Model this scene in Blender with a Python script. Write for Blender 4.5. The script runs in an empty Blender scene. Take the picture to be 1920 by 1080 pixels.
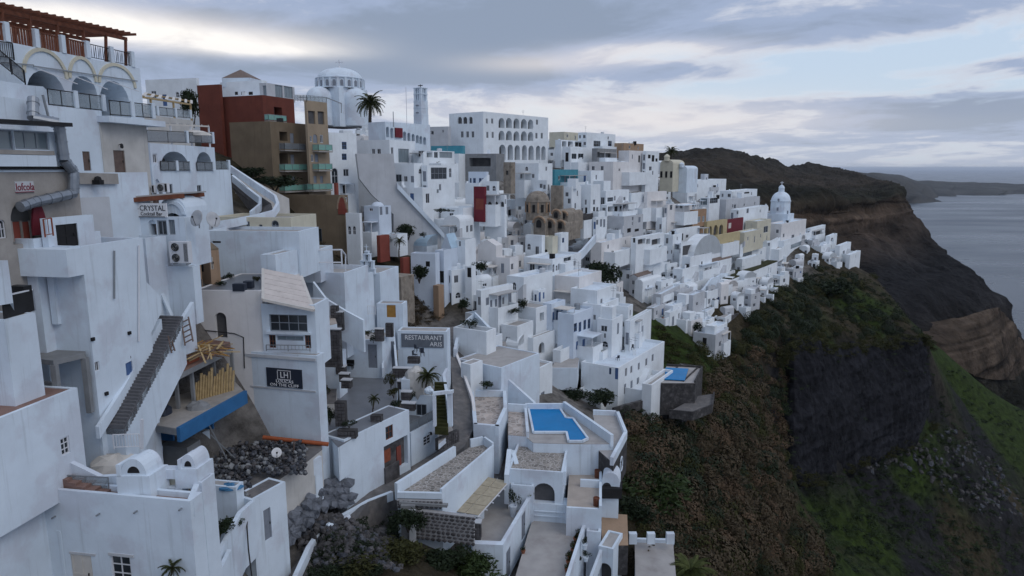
import bpy, bmesh, math, random
import numpy as np
from mathutils import Vector, Matrix
R = random.Random(7)
scene = bpy.context.scene
col = scene.collection
# ------------------------------------------------------------------ camera
F = 1280.0
PITCH = math.atan(225.0 / F)
cam_d = bpy.data.cameras.new("camera")
cam = bpy.data.objects.new("camera", cam_d)
col.objects.link(cam)
cam_d.sensor_width = 36.0
cam_d.lens = 36.0 * F / 1920.0
cam_d.clip_start = 0.5
cam_d.clip_end = 120000.0
cam.location = (0, 0, 0)
cam.rotation_euler = (math.pi / 2 - PITCH, 0, 0)
scene.camera = cam
# ------------------------------------------------------------------ sky, sun, exposure
SUN_EL, SUN_AZ = math.radians(46), math.radians(128)      # azimuth from +Y towards +X
world = bpy.data.worlds.new("World")
scene.world = world
world.use_nodes = True
wt = world.node_tree
wt.nodes.clear()
def wn(t, **kw):
 n = wt.nodes.new(t)
 for k, v in kw.items():
  setattr(n, k, v)
 return n
def wmath(op, a, b=None, c=None):
 n = wn("ShaderNodeMath", operation=op)
 for i, v in enumerate((a, b, c)):
  if v is None: continue
  if isinstance(v, (int, float)): n.inputs[i].default_value = v
  else: wt.links.new(v, n.inputs[i])
 return n.outputs[0]
w_out = wn("ShaderNodeOutputWorld")
w_bg = wn("ShaderNodeBackground")
w_bg.inputs[1].default_value = 0.1
sky = wn("ShaderNodeTexSky", sky_type='NISHITA', sun_disc=False)
sky.sun_elevation = SUN_EL
sky.sun_rotation = SUN_AZ
sky.altitude = 220
sky.air_density = 1.2
sky.dust_density = 1.5
tc = wn("ShaderNodeTexCoord")
sx = wn("ShaderNodeSeparateXYZ")
wt.links.new(tc.outputs["Generated"], sx.inputs[0])
dx, dy, dz = sx.outputs
dzc = wmath('MAXIMUM', dz, 0.0)
den = wmath('ADD', dzc, 0.09)
u_ = wmath('DIVIDE', dx, den)
v_ = wmath('DIVIDE', dy, den)
cmb = wn("ShaderNodeCombineXYZ")
wt.links.new(u_, cmb.inputs[0]); wt.links.new(v_, cmb.inputs[1])
def wnoise(scale, detail, rough, dist, off):
 m = wn("ShaderNodeMapping")
 m.inputs["Location"].default_value = off
 m.inputs["Rotation"].default_value = (0, 0, math.radians(18))
 m.inputs["Scale"].default_value = (1.0, 0.75, 1)
 wt.links.new(cmb.outputs[0], m.inputs[0])
 n = wn("ShaderNodeTexNoise")
 n.inputs["Scale"].default_value = scale
 n.inputs["Detail"].default_value = detail
 n.inputs["Roughness"].default_value = rough
 n.inputs["Distortion"].default_value = dist
 wt.links.new(m.outputs[0], n.inputs["Vector"])
 return n.outputs["Fac"]
n1 = wnoise(0.75, 10, 0.6, 0.7, (3.1, 1.7, 0))
n2 = wnoise(2.2, 9, 0.62, 0.5, (8.3, 4.4, 0))
def blob(px, py, rx, ry):
 # a patch of thicker or thinner cloud round one direction of the real sky
 x = (px - 960) / F; v = (540 - py) / F
 d = Vector((x, math.cos(PITCH) + v * math.sin(PITCH), -math.sin(PITCH) + v * math.cos(PITCH))).normalized()
 a = wmath('DIVIDE', wmath('SUBTRACT', dx, d.x), rx / F)
 b = wmath('DIVIDE', wmath('SUBTRACT', dz, d.z), ry / F)
 s = wmath('ADD', wmath('MULTIPLY', a, a), wmath('MULTIPLY', b, b))
 g = wmath('EXPONENT', wmath('MULTIPLY', s, -1.0))
 return wmath('MULTIPLY', g, wmath('GREATER_THAN', dy, 0.0))
def wsum(items):
 acc = None
 for sock, k in items:
  t = wmath('MULTIPLY', sock, k)
  acc = t if acc is None else wmath('ADD', acc, t)
 return acc
def wramp(sock, stops):
 r = wn("ShaderNodeValToRGB")
 r.color_ramp.interpolation = 'EASE'
 els = r.color_ramp.elements
 els[0].position, els[0].color = stops[0][0], (*stops[0][1], 1)
 els[1].position, els[1].color = stops[1][0], (*stops[1][1], 1)
 for p_, c_ in stops[2:]:
  e = els.new(p_); e.color = (*c_, 1)
 wt.links.new(sock, r.inputs[0])
 return r.outputs[0]
SKY_DARK = [(560, 70, 150, 20), (1380, 60, 160, 20), (820, 150, 130, 14), (1130, 30, 380, 40), (760, 90, 330, 50), (480, 125, 200, 26), (1640, 50, 200, 25), (1180, 130, 190, 18),
   (900, 120, 220, 30), (160, 5, 300, 22), (1700, 235, 260, 14)]
SKY_CLEAR = [(1830, 70, 140, 40), (1520, 120, 200, 22), (1750, 165, 200, 16), (1450, 165, 200, 14), (700, 60, 60, 14), (930, 100, 70, 12)]
SKY_BRIGHT = [(60, 30, 130, 30), (330, 50, 180, 26), (480, 85, 140, 18), (1080, 205, 330, 30), (1300, 235, 260, 24), (1010, 120, 140, 16), (1230, 95, 150, 16)]
dens = wsum([(n1, 1.0), (n2, 0.42)] + [(blob(*b), 0.19) for b in SKY_DARK] + [(blob(*b), -0.2) for b in SKY_CLEAR] + [(blob(*b), -0.07) for b in SKY_BRIGHT])
glow = wsum([(blob(*b), 1.0) for b in ((265, 62, 210, 17), (60, 25, 120, 20), (470, 92, 120, 10))])
smallc = wmath('MULTIPLY', blob(1812, 202, 85, 17), wmath('ADD', wmath('MULTIPLY', n2, 1.3), 0.05))
cover = wramp(dens, [(0.50, (0, 0, 0)), (0.70, (1, 1, 1))])
shade = wsum([(dens, 1.0), (smallc, 0.5)])
cloudcol = wramp(shade, [(0.50, (6.9, 6.9, 7.2)), (0.62, (4.75, 5.0, 5.7)), (0.76, (2.7, 3.3, 4.6)), (0.95, (2.1, 2.6, 3.5))])
warm = wsum([(blob(*b), 1.0) for b in SKY_BRIGHT])
def wmix(fac, a, b, mode='MIX'):
 m = wn("ShaderNodeMix", data_type='RGBA', blend_type=mode)
 if isinstance(fac, (int, float)): m.inputs[0].default_value = fac
 else: wt.links.new(fac, m.inputs[0])
 for i, v in ((6, a), (7, b)):
  if isinstance(v, tuple): m.inputs[i].default_value = (*v, 1)
  else: wt.links.new(v, m.inputs[i])
 return m.outputs[2]
skyveil = wmix(0.8, sky.outputs[0], (4.3, 5.2, 6.5))            # thin high veil over the blue
c1 = wmix(cover, skyveil, cloudcol)
c1 = wmix(wmath('MULTIPLY', warm, 0.45), c1, (7.2, 6.6, 6.3))
c1 = wmix(wmath('MINIMUM', wmath('MULTIPLY', smallc, 0.8), 0.75), c1, (2.1, 2.6, 3.6))
c1 = wmix(wmath('MINIMUM', wmath('MULTIPLY', glow, wmath('SUBTRACT', 1.75, wmath('MULTIPLY', n2, 2.1))), 0.75), c1, (8.6, 8.3, 7.9))      # thin bright cloud over the ridge
hz = wmath('EXPONENT', wmath('MULTIPLY', wmath('ABSOLUTE', dz), -22.0))
c1 = wmix(wmath('MULTIPLY', hz, 0.55), c1, (4.7, 4.85, 5.2))       # pale air near the horizon
wt.links.new(c1, w_bg.inputs[0])
wt.links.new(w_bg.outputs[0], w_out.inputs[0])
sun_d = bpy.data.lights.new("sun", 'SUN')
sun_d.energy = 0.5
sun_d.angle = math.radians(40)
sun_d.color = (1.0, 0.93, 0.85)
sun = bpy.data.objects.new("sun", sun_d)
col.objects.link(sun)
sdir = Vector((math.sin(SUN_AZ) * math.cos(SUN_EL), math.cos(SUN_AZ) * math.cos(SUN_EL), math.sin(SUN_EL)))
sun.rotation_euler = (-sdir).to_track_quat('-Z', 'Y').to_euler()
vs = scene.view_settings
vs.view_transform = 'Standard'; vs.look = 'None'; vs.exposure = 0.42; vs.gamma = 1.0; vs.use_curve_mapping = False
scene.cycles.use_denoising = True
scene.cycles.max_bounces = 6
scene.cycles.diffuse_bounces = 3
scene.cycles.volume_bounces = 1
# ------------------------------------------------------------------ picture measurements -> places
CP, SP = math.cos(PITCH), math.sin(PITCH)
def ray(px, py):
 x = (px - 960) / F; v = (540 - py) / F
 return Vector((x, CP + v * SP, -SP + v * CP))
def at(px, py, Y):
 d = ray(px, py); return d * (Y / d.y)
def onz(px, py, z):
 d = ray(px, py); return d * (z / d.z)
def onplane(px, py, o, n):
 d = ray(px, py); return d * (o.dot(n) / d.dot(n))
def mpp(p):
 return (p.y * CP - p.z * SP) / F      # metres per photo pixel at p
def along(px, o, d):
 """distance t so that o + t d lies in photo column px"""
 k = (px - 960) / F
 return (k * (o.y * CP - o.z * SP) - o.x) / (d.x - k * (d.y * CP - d.z * SP))
# ------------------------------------------------------------------ materials
MATS = {}
def mat(name, c, rough=0.8, var=0.12, scale=1.5, bump=0.0, bscale=8.0, streak=0.0, metal=0.0, c2=None, spec=0.3, c2amt=(0.5, 0.7), coat=0.0, alpha=1.0):
 m = bpy.data.materials.new(name)
 m.use_nodes = True
 nt = m.node_tree
 b = nt.nodes["Principled BSDF"]
 b.inputs["Roughness"].default_value = rough
 b.inputs["Metallic"].default_value = metal
 b.inputs["Specular IOR Level"].default_value = spec
 tcn = nt.nodes.new("ShaderNodeNewGeometry")
 pos = tcn.outputs["Position"]
 def noise(sc, det=5, vec=pos, ro=0.6):
  n = nt.nodes.new("ShaderNodeTexNoise")
  n.inputs["Scale"].default_value = sc; n.inputs["Detail"].default_value = det; n.inputs["Roughness"].default_value = ro
  nt.links.new(vec, n.inputs["Vector"])
  return n.outputs["Fac"]
 def ramp(s, p0, p1, a, bb):
  r = nt.nodes.new("ShaderNodeMapRange")
  r.inputs[1].default_value = p0; r.inputs[2].default_value = p1; r.inputs[3].default_value = a; r.inputs[4].default_value = bb
  nt.links.new(s, r.inputs[0]); return r.outputs[0]
 def mixc(fac, a, bcol, mode='MIX'):
  x = nt.nodes.new("ShaderNodeMix"); x.data_type = 'RGBA'; x.blend_type = mode
  for i, v in ((0, fac), (6, a), (7, bcol)):
   if isinstance(v, tuple): x.inputs[i].default_value = (*v, 1)
   elif isinstance(v, (int, float)): x.inputs[i].default_value = v
   else: nt.links.new(v, x.inputs[i])
  return x.outputs[2]
 colr = tuple(c)
 if c2 is not None:
  colr = mixc(ramp(noise(scale * 0.7, 6), c2amt[0], c2amt[1], 0, 1), colr, tuple(c2))
 if var:
  f = ramp(noise(scale), 0.3, 0.7, 1 - var, 1 + var * 0.5)
  colr = mixc(1.0, colr, f, 'MULTIPLY') if not isinstance(f, float) else colr
 if streak:
  mp = nt.nodes.new("ShaderNodeMapping")
  mp.inputs["Scale"].default_value = (3.0, 3.0, 0.13)
  nt.links.new(pos, mp.inputs[0])
  s = ramp(noise(1.0, 6, mp.outputs[0], 0.65), 0.56, 0.78, 0, streak)
  colr = mixc(s, colr, (c[0] * 0.45, c[1] * 0.45, c[2] * 0.43))
 if isinstance(colr, tuple): b.inputs["Base Color"].default_value = (*colr, 1)
 else: nt.links.new(colr, b.inputs["Base Color"])
 if bump:
  bn = nt.nodes.new("ShaderNodeBump")
  bn.inputs["Strength"].default_value = 1.0
  bn.inputs["Distance"].default_value = bump
  nt.links.new(noise(bscale, 4), bn.inputs["Height"])
  nt.links.new(bn.outputs[0], b.inputs["Normal"])
 MATS[name] = m
 return m
mat("white", (0.665, 0.755, 0.845), 0.85, 0.11, 0.35, 0.012, 3, 0.5, c2=(0.60, 0.655, 0.735), c2amt=(0.52, 0.60))
mat("whitetown", (0.775, 0.825, 0.865), 0.85, 0.10, 0.5, 0.012, 3, 0.3)
mat("whitewarm", (0.74, 0.73, 0.73), 0.85, 0.10, 0.5, 0.012, 3, 0.25)
mat("whitegrey", (0.52, 0.54, 0.57), 0.85, 0.12, 0.5, 0.012, 3, 0.4)
mat("whitedirty", (0.55, 0.54, 0.52), 0.85, 0.18, 0.6, 0.015, 4, 0.7)
mat("paleblue", (0.62, 0.70, 0.80), 0.8, 0.08, 0.6, 0.01, 3, 0.2)
mat("blueroof", (0.42, 0.57, 0.70), 0.7, 0.12, 0.8, 0.01, 3, 0.2)
mat("cream", (0.60, 0.57, 0.46), 0.85, 0.1, 0.6, 0.01, 3, 0.3)
mat("yellow", (0.50, 0.42, 0.25), 0.85, 0.12, 0.6, 0.01, 3, 0.3)
mat("ochre", (0.34, 0.22, 0.14), 0.85, 0.15, 0.6, 0.01, 3, 0.4)
mat("red", (0.15, 0.042, 0.028), 0.85, 0.25, 0.5, 0.01, 3, 0.5)
mat("redbright", (0.24, 0.062, 0.045), 0.75, 0.15, 1, 0.005, 3, 0.2)
mat("maroon", (0.16, 0.018, 0.03), 0.7, 0.15, 1)
mat("brown", (0.19, 0.147, 0.10), 0.9, 0.22, 0.4, 0.012, 3, 0.6)
mat("brownlight", (0.34, 0.27, 0.195), 0.9, 0.15, 0.4, 0.012, 3, 0.4)
mat("tan", (0.36, 0.25, 0.17), 0.9, 0.2, 0.4, 0.02, 2, 0.5)
mat("teal", (0.06, 0.26, 0.33), 0.5, 0.15, 1, 0, 3, 0.3)
mat("oldstone", (0.29, 0.255, 0.215), 0.9, 0.3, 1.2, 0.03, 4, 0.4, c2=(0.16, 0.13, 0.10))
mat("concrete", (0.24, 0.25, 0.26), 0.9, 0.2, 0.9, 0.01, 6, 0.4)
mat("concretewarm", (0.36, 0.34, 0.32), 0.9, 0.2, 0.9, 0.01, 6, 0.4)
mat("deck", (0.40, 0.385, 0.375), 0.85, 0.14, 0.7, 0.006, 5, 0.0, c2=(0.33, 0.31, 0.30))
mat("beigetile", (0.44, 0.385, 0.34), 0.8, 0.16, 0.8, 0.006, 5)
mat("pathstone", (0.15, 0.145, 0.145), 0.85, 0.25, 1.6, 0.02, 5, 0, c2=(0.23, 0.21, 0.20))
mat("greytile", (0.17, 0.18, 0.20), 0.35, 0.15, 0.8, 0.004, 3, spec=0.5)
mat("redtile", (0.24, 0.15, 0.125), 0.8, 0.2, 2)
mat("stair", (0.13, 0.13, 0.14), 0.9, 0.2, 2, 0.01, 6)
mat("glass", (0.025, 0.032, 0.04), 0.12, 0, spec=0.6)
mat("glasspale", (0.20, 0.25, 0.28), 0.1, 0.1, 0.5, spec=0.6)
mat("dark", (0.018, 0.018, 0.02), 0.8, 0.2, 2)
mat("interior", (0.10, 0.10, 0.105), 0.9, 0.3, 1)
mat("blackmetal", (0.02, 0.02, 0.022), 0.45, 0.1, 3, metal=0.3)
mat("greymetal", (0.30, 0.32, 0.34), 0.45, 0.1, 3, metal=0.6)
mat("galv", (0.30, 0.33, 0.37), 0.4, 0.2, 2, metal=0.7)
mat("framewhite", (0.66, 0.68, 0.72), 0.6, 0.05, 3)
mat("framegrey", (0.26, 0.29, 0.33), 0.6, 0.1, 3)
mat("bluedoor", (0.075, 0.14, 0.30), 0.6, 0.12, 3)
mat("greydoor", (0.22, 0.245, 0.29), 0.6, 0.12, 3)
mat("browndoor", (0.14, 0.10, 0.085), 0.7, 0.2, 3)
mat("yellowdoor", (0.36, 0.19, 0.045), 0.6, 0.2, 3)
mat("wood", (0.17, 0.062, 0.035), 0.75, 0.3, 3, 0.004, 12)
mat("woodlight", (0.45, 0.33, 0.17), 0.8, 0.3, 3, 0.004, 12)
mat("woodred", (0.26, 0.075, 0.04), 0.8, 0.25, 3)
mat("orangepipe", (0.33, 0.085, 0.03), 0.6, 0.2, 3)
mat("pool", (0.0, 0.19, 0.47), 0.25, 0.12, 0.5, 0.006, 2.5, spec=0.08)
mat("poolwall", (0.03, 0.28, 0.52), 0.5, 0.08, 2)
mat("bluepaint", (0.03, 0.14, 0.32), 0.6, 0.15, 1, 0, 3, 0.2)
mat("bluetarp", (0.05, 0.18, 0.34), 0.6, 0.2, 2)
mat("signdark", (0.025, 0.032, 0.05), 0.5, 0.1, 2)
mat("signgrey", (0.14, 0.16, 0.19), 0.6, 0.15, 2)
mat("signwhite", (0.72, 0.73, 0.75), 0.6, 0.05, 2)
mat("letters", (0.75, 0.76, 0.78), 0.6, 0)
mat("lettersgrey", (0.33, 0.36, 0.40), 0.6, 0.1)
mat("lettersred", (0.22, 0.03, 0.05), 0.6, 0)
mat("lettersblack", (0.03, 0.03, 0.035), 0.6, 0)
mat("canvas", (0.60, 0.575, 0.54), 0.9, 0.1, 1.5, 0.01, 2)
mat("canvasgrey", (0.40, 0.40, 0.40), 0.9, 0.12, 1.5)
mat("awning", (0.58, 0.53, 0.50), 0.9, 0.12, 1.2, 0, 3, 0.3)
mat("rope", (0.05, 0.05, 0.055), 0.8, 0)
mat("lava", (0.06, 0.066, 0.08), 0.85, 0.5, 2.5, 0.06, 3, 0, c2=(0.15, 0.155, 0.175))
mat("sack", (0.16, 0.175, 0.205), 0.75, 0.3, 2.0, 0.05, 5, c2=(0.10, 0.11, 0.13))
mat("lavawall", (0.055, 0.053, 0.055), 0.9, 0.4, 2.0, 0.03, 4, c2=(0.13, 0.125, 0.125))
mat("lavastone", (0.11, 0.105, 0.11), 0.9, 0.5, 1.2, 0.03, 5, c2=(0.05, 0.048, 0.052))
mat("mortar", (0.36, 0.36, 0.37), 0.9, 0.15, 3)
mat("leafdark", (0.017, 0.028, 0.012), 0.7, 0.5, 3, spec=0.2)
mat("leafgreen", (0.03, 0.05, 0.014), 0.7, 0.5, 3, spec=0.2)
mat("leafbrown", (0.080, 0.063, 0.041), 0.85, 0.5, 2, spec=0.1)
mat("leafrust", (0.115, 0.080, 0.052), 0.85, 0.5, 2, spec=0.1)
mat("leafolive", (0.046, 0.048, 0.018), 0.8, 0.5, 2, spec=0.1)
mat("palmleaf", (0.05, 0.06, 0.022), 0.65, 0.4, 3, spec=0.2)
mat("palmpale", (0.10, 0.12, 0.04), 0.65, 0.4, 3, spec=0.2)
mat("drygrass", (0.22, 0.165, 0.09), 0.9, 0.4, 3, spec=0.1)
mat("bark", (0.06, 0.048, 0.04), 0.9, 0.3, 4)
mat("terracotta", (0.28, 0.11, 0.06), 0.8, 0.15, 3)
mat("flowers", (0.30, 0.02, 0.07), 0.8, 0.3, 3)
mat("rooftile", (0.19, 0.145, 0.125), 0.8, 0.3, 4, 0.02, 8)
def paving(name, c1, c2, scale, rough=0.85):
 """small irregular paving slabs with paler joints (too small to pick apart)"""
 m = bpy.data.materials.new(name); m.use_nodes = True; nt = m.node_tree; b = nt.nodes["Principled BSDF"]; b.inputs["Roughness"].default_value = rough
 g = nt.nodes.new("ShaderNodeNewGeometry")
 v = nt.nodes.new("ShaderNodeTexVoronoi"); v.feature = 'DISTANCE_TO_EDGE'; v.inputs["Scale"].default_value = scale
 v2 = nt.nodes.new("ShaderNodeTexVoronoi"); v2.inputs["Scale"].default_value = scale
 n = nt.nodes.new("ShaderNodeTexNoise"); n.inputs["Scale"].default_value = 0.5; n.inputs["Detail"].default_value = 5
 for x in (v, v2, n): nt.links.new(g.outputs["Position"], x.inputs["Vector"])
 r = nt.nodes.new("ShaderNodeMapRange"); r.inputs[1].default_value = 0.02; r.inputs[2].default_value = 0.09
 nt.links.new(v.outputs["Distance"], r.inputs[0])
 sv = nt.nodes.new("ShaderNodeSeparateColor"); nt.links.new(v2.outputs["Color"], sv.inputs[0])
 r2 = nt.nodes.new("ShaderNodeMapRange"); r2.inputs[3].default_value = 0.6; r2.inputs[4].default_value = 1.25; nt.links.new(sv.outputs[0], r2.inputs[0])
 mx0 = nt.nodes.new("ShaderNodeMix"); mx0.data_type = 'RGBA'; mx0.blend_type = 'MULTIPLY'; mx0.inputs[0].default_value = 1; mx0.inputs[6].default_value = (*c1, 1); nt.links.new(r2.outputs[0], mx0.inputs[7])
 mx = nt.nodes.new("ShaderNodeMix"); mx.data_type = 'RGBA'; mx.inputs[6].default_value = (*c2, 1); nt.links.new(mx0.outputs[2], mx.inputs[7]); nt.links.new(r.outputs[0], mx.inputs[0])
 r3 = nt.nodes.new("ShaderNodeMapRange"); r3.inputs[1].default_value = .3; r3.inputs[2].default_value = .7; r3.inputs[3].default_value = 0.8; r3.inputs[4].default_value = 1.12; nt.links.new(n.outputs["Fac"], r3.inputs[0])
 m3 = nt.nodes.new("ShaderNodeMix"); m3.data_type = 'RGBA'; m3.blend_type = 'MULTIPLY'; m3.inputs[0].default_value = 1; nt.links.new(mx.outputs[2], m3.inputs[6]); nt.links.new(r3.outputs[0], m3.inputs[7])
 nt.links.new(m3.outputs[2], b.inputs["Base Color"])
 MATS[name] = m
paving("mosaic", (0.26, 0.235, 0.21), (0.46, 0.44, 0.42), 2.6)
paving("mosaicwarm", (0.42, 0.36, 0.32), (0.50, 0.46, 0.43), 1.8)
mat("cane", (0.40, 0.35, 0.26), 0.9, 0.2, 2.5, 0.004, 20)
def clear_glass(name, tint, rough, alpha):
 m = bpy.data.materials.new(name); m.use_nodes = True
 b = m.node_tree.nodes["Principled BSDF"]
 b.inputs["Base Color"].default_value = (*tint, 1)
 b.inputs["Roughness"].default_value = rough
 b.inputs["Alpha"].default_value = alpha
 b.inputs["Specular IOR Level"].default_value = 0.6
 MATS[name] = m
clear_glass("railglass", (0.30, 0.36, 0.40), 0.08, 0.45)
clear_glass("railgreen", (0.22, 0.48, 0.42), 0.12, 0.6)
clear_glass("railgrey", (0.20, 0.23, 0.26), 0.1, 0.65)
# ------------------------------------------------------------------ mesh building
OFF = {}
class MB:
 def __init__(s): s.v = []; s.f = []; s.m = []; s.cur = 0
 def face(s, pts):
  i = len(s.v); s.v.extend(tuple(p) for p in pts); s.f.append(tuple(range(i, i + len(pts)))); s.m.append(s.cur)
 def hexa(s, b, t):
  """closed prism between loops b and t (same count, b counter-clockwise seen from t)"""
  n = len(b); i = len(s.v)
  s.v.extend(tuple(p) for p in b); s.v.extend(tuple(p) for p in t)
  s.f.append(tuple(range(i + n - 1, i - 1, -1))); s.f.append(tuple(range(i + n, i + 2 * n)))
  for k in range(n):
   k2 = (k + 1) % n
   s.f.append((i + k, i + k2, i + n + k2, i + n + k))
  s.m.extend([s.cur] * (n + 2))
 def box(s, o, a, b, c):
  """box from corner o along vectors a, b, c"""
  o, a, b, c = Vector(o), Vector(a), Vector(b), Vector(c)
  if a.cross(b).dot(c) < 0: a, b = b, a
  lo = [o, o + a, o + a + b, o + b]
  s.hexa(lo, [p + c for p in lo])
 def abox(s, x0, y0, z0, x1, y1, z1):
  s.box((x0, y0, z0), (x1 - x0, 0, 0), (0, y1 - y0, 0), (0, 0, z1 - z0))
 def cbox(s, c, sx, sy, sz, yaw=0.0):
  u = Vector((math.cos(yaw), math.sin(yaw), 0)); w = Vector((-math.sin(yaw), math.cos(yaw), 0))
  s.box(Vector(c) - u * sx / 2 - w * sy / 2, u * sx, w * sy, (0, 0, sz))
 def prism(s, poly, z0, z1):
  p = [Vector((q[0], q[1], 0)) for q in poly]
  ar = sum(p[i].x * p[(i + 1) % len(p)].y - p[(i + 1) % len(p)].x * p[i].y for i in range(len(p)))
  if ar < 0: p.reverse()
  s.hexa([Vector((q.x, q.y, z0)) for q in p], [Vector((q.x, q.y, z1)) for q in p])
 def bar(s, p, q, w, h=None, up=(0, 0, 1)):
  p, q = Vector(p), Vector(q); h = h or w
  d = (q - p)
  if d.length < 1e-6: return
  dn = d.normalized(); up = Vector(up)
  if abs(dn.dot(up)) > 0.97: up = Vector((0, 1, 0))
  a = dn.cross(up).normalized(); b = a.cross(dn)
  s.box(p - a * w / 2 - b * h / 2, a * w, b * h, d)
 def tube(s, pts, r, n=6, cap=True):
  pts = [Vector(p) for p in pts]; rs = r if isinstance(r, (list, tuple)) else [r] * len(pts)
  i0 = len(s.v)
  for k, p in enumerate(pts):
   t = (pts[min(k + 1, len(pts) - 1)] - pts[max(k - 1, 0)]).normalized()
   up = Vector((0, 0, 1)) if abs(t.z) < 0.95 else Vector((0, 1, 0))
   a = t.cross(up).normalized(); b = a.cross(t)
   for j in range(n):
    an = 2 * math.pi * j / n
    s.v.append(tuple(p + (a * math.cos(an) + b * math.sin(an)) * rs[k]))
  for k in range(len(pts) - 1):
   for j in range(n):
    j2 = (j + 1) % n
    s.f.append((i0 + k * n + j, i0 + k * n + j2, i0 + (k + 1) * n + j2, i0 + (k + 1) * n + j)); s.m.append(s.cur)
  if cap:
   s.f.append(tuple(i0 + j for j in range(n - 1, -1, -1))); s.m.append(s.cur)
   e = i0 + (len(pts) - 1) * n
   s.f.append(tuple(e + j for j in range(n))); s.m.append(s.cur)
 def lathe(s, c, prof, n=16, a0=0.0, a1=2 * math.pi):
  c = Vector(c); full = abs(a1 - a0 - 2 * math.pi) < 1e-6; m = n if full else n + 1
  i0 = len(s.v)
  for (r, z) in prof:
   for j in range(m):
    an = a0 + (a1 - a0) * j / n
    s.v.append((c.x + r * math.cos(an), c.y + r * math.sin(an), c.z + z))
  for k in range(len(prof) - 1):
   for j in range(n):
    j2 = (j + 1) % m
    s.f.append((i0 + k * m + j, i0 + k * m + j2, i0 + (k + 1) * m + j2, i0 + (k + 1) * m + j)); s.m.append(s.cur)
 def vault(s, o, a, l, rise, n=10, ends=True):
  """barrel: half-ellipse over vector a (width), run along l"""
  o, a, l = Vector(o), Vector(a), Vector(l)
  pr = [o + a * (0.5 - 0.5 * math.cos(math.pi * k / n)) + Vector((0, 0, rise * math.sin(math.pi * k / n))) for k in range(n + 1)]
  for k in range(n):
   s.face([pr[k], pr[k + 1], pr[k + 1] + l, pr[k] + l])
  if ends:
   s.face(list(reversed(pr))); s.face([p + l for p in pr])
 def build(s, name, mats, parent=None, smooth=False, loc=None):
  off = Vector((0, 0, 0))
  if parent is not None: off = OFF[parent.name]
  elif loc is not None: off = Vector(loc)
  me = bpy.data.meshes.new(name)
  v = np.array(s.v, dtype=np.float64) - np.array(off) if s.v else np.zeros((0, 3))
  me.from_pydata(v.tolist(), [], s.f)
  if not isinstance(mats, (list, tuple)): mats = [mats]
  for m in mats: me.materials.append(MATS[m])
  if len(mats) > 1: me.polygons.foreach_set("material_index", s.m)
  if smooth: me.polygons.foreach_set("use_smooth", [True] * len(s.f))
  o = bpy.data.objects.new(name, me); col.objects.link(o)
  if parent is not None: o.parent = parent
  else: o.location = off
  OFF[o.name] = off
  return o
def tag(o, label=None, cat=None, group=None, kind=None):
 if label: o["label"] = label
 if cat: o["category"] = cat
 if group: o["group"] = group
 if kind or cat: o["kind"] = kind or "thing"
 return o
def thing(name, label, cat, loc, group=None):
 o = bpy.data.objects.new(name, None); col.objects.link(o)
 o.empty_display_size = 0.3
 o.location = loc; OFF[o.name] = Vector(loc)
 return tag(o, label, cat, group)
def inst(me, name, parent, M):
 """link an object that shares mesh me, placed by world matrix M under parent"""
 o = bpy.data.objects.new(name, me); col.objects.link(o)
 o.parent = parent
 o.matrix_local = Matrix.Translation(-OFF[parent.name]) @ M
 OFF[o.name] = OFF[parent.name]
 return o
def copy_thing(src, loc, rz=0.0, sc=1.0, label=None, group=None):
 r = src.copy(); col.objects.link(r); r.location = loc; r.rotation_euler = (0, 0, rz); r.scale = (sc, sc, sc)
 OFF[r.name] = Vector(loc)
 if label: r["label"] = label
 if group: r["group"] = group
 for ch in list(src.children):
  c = ch.copy(); col.objects.link(c); c.parent = r
  for g in ch.children:
   d = g.copy(); col.objects.link(d); d.parent = c
 return r
# ------------------------------------------------------------------ value noise (numpy)
_rng = np.random.RandomState(3)
_LAT = _rng.rand(64, 64, 64)
def vnoise(x, y, z):
 xi, yi, zi = np.floor(x).astype(int), np.floor(y).astype(int), np.floor(z).astype(int)
 fx, fy, fz = x - xi, y - yi, z - zi
 fx, fy, fz = [t * t * (3 - 2 * t) for t in (fx, fy, fz)]
 g = lambda a, b, c: _LAT[(xi + a) % 64, (yi + b) % 64, (zi + c) % 64]
 r = 0
 for a in (0, 1):
  for b in (0, 1):
   for c in (0, 1):
    r = r + g(a, b, c) * (fx if a else 1 - fx) * (fy if b else 1 - fy) * (fz if c else 1 - fz)
 return r
def fbm(x, y, z, octs=5, gain=0.5):
 r, amp, tot = 0, 1.0, 0.0
 for k in range(octs):
  r = r + amp * vnoise(x * 2 ** k + 7.3 * k, y * 2 ** k + 3.1 * k, z * 2 ** k + 1.7 * k); tot += amp; amp *= gain
 return r / tot
# ------------------------------------------------------------------ terrain, sea, far land
SEA = -220.0
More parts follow.
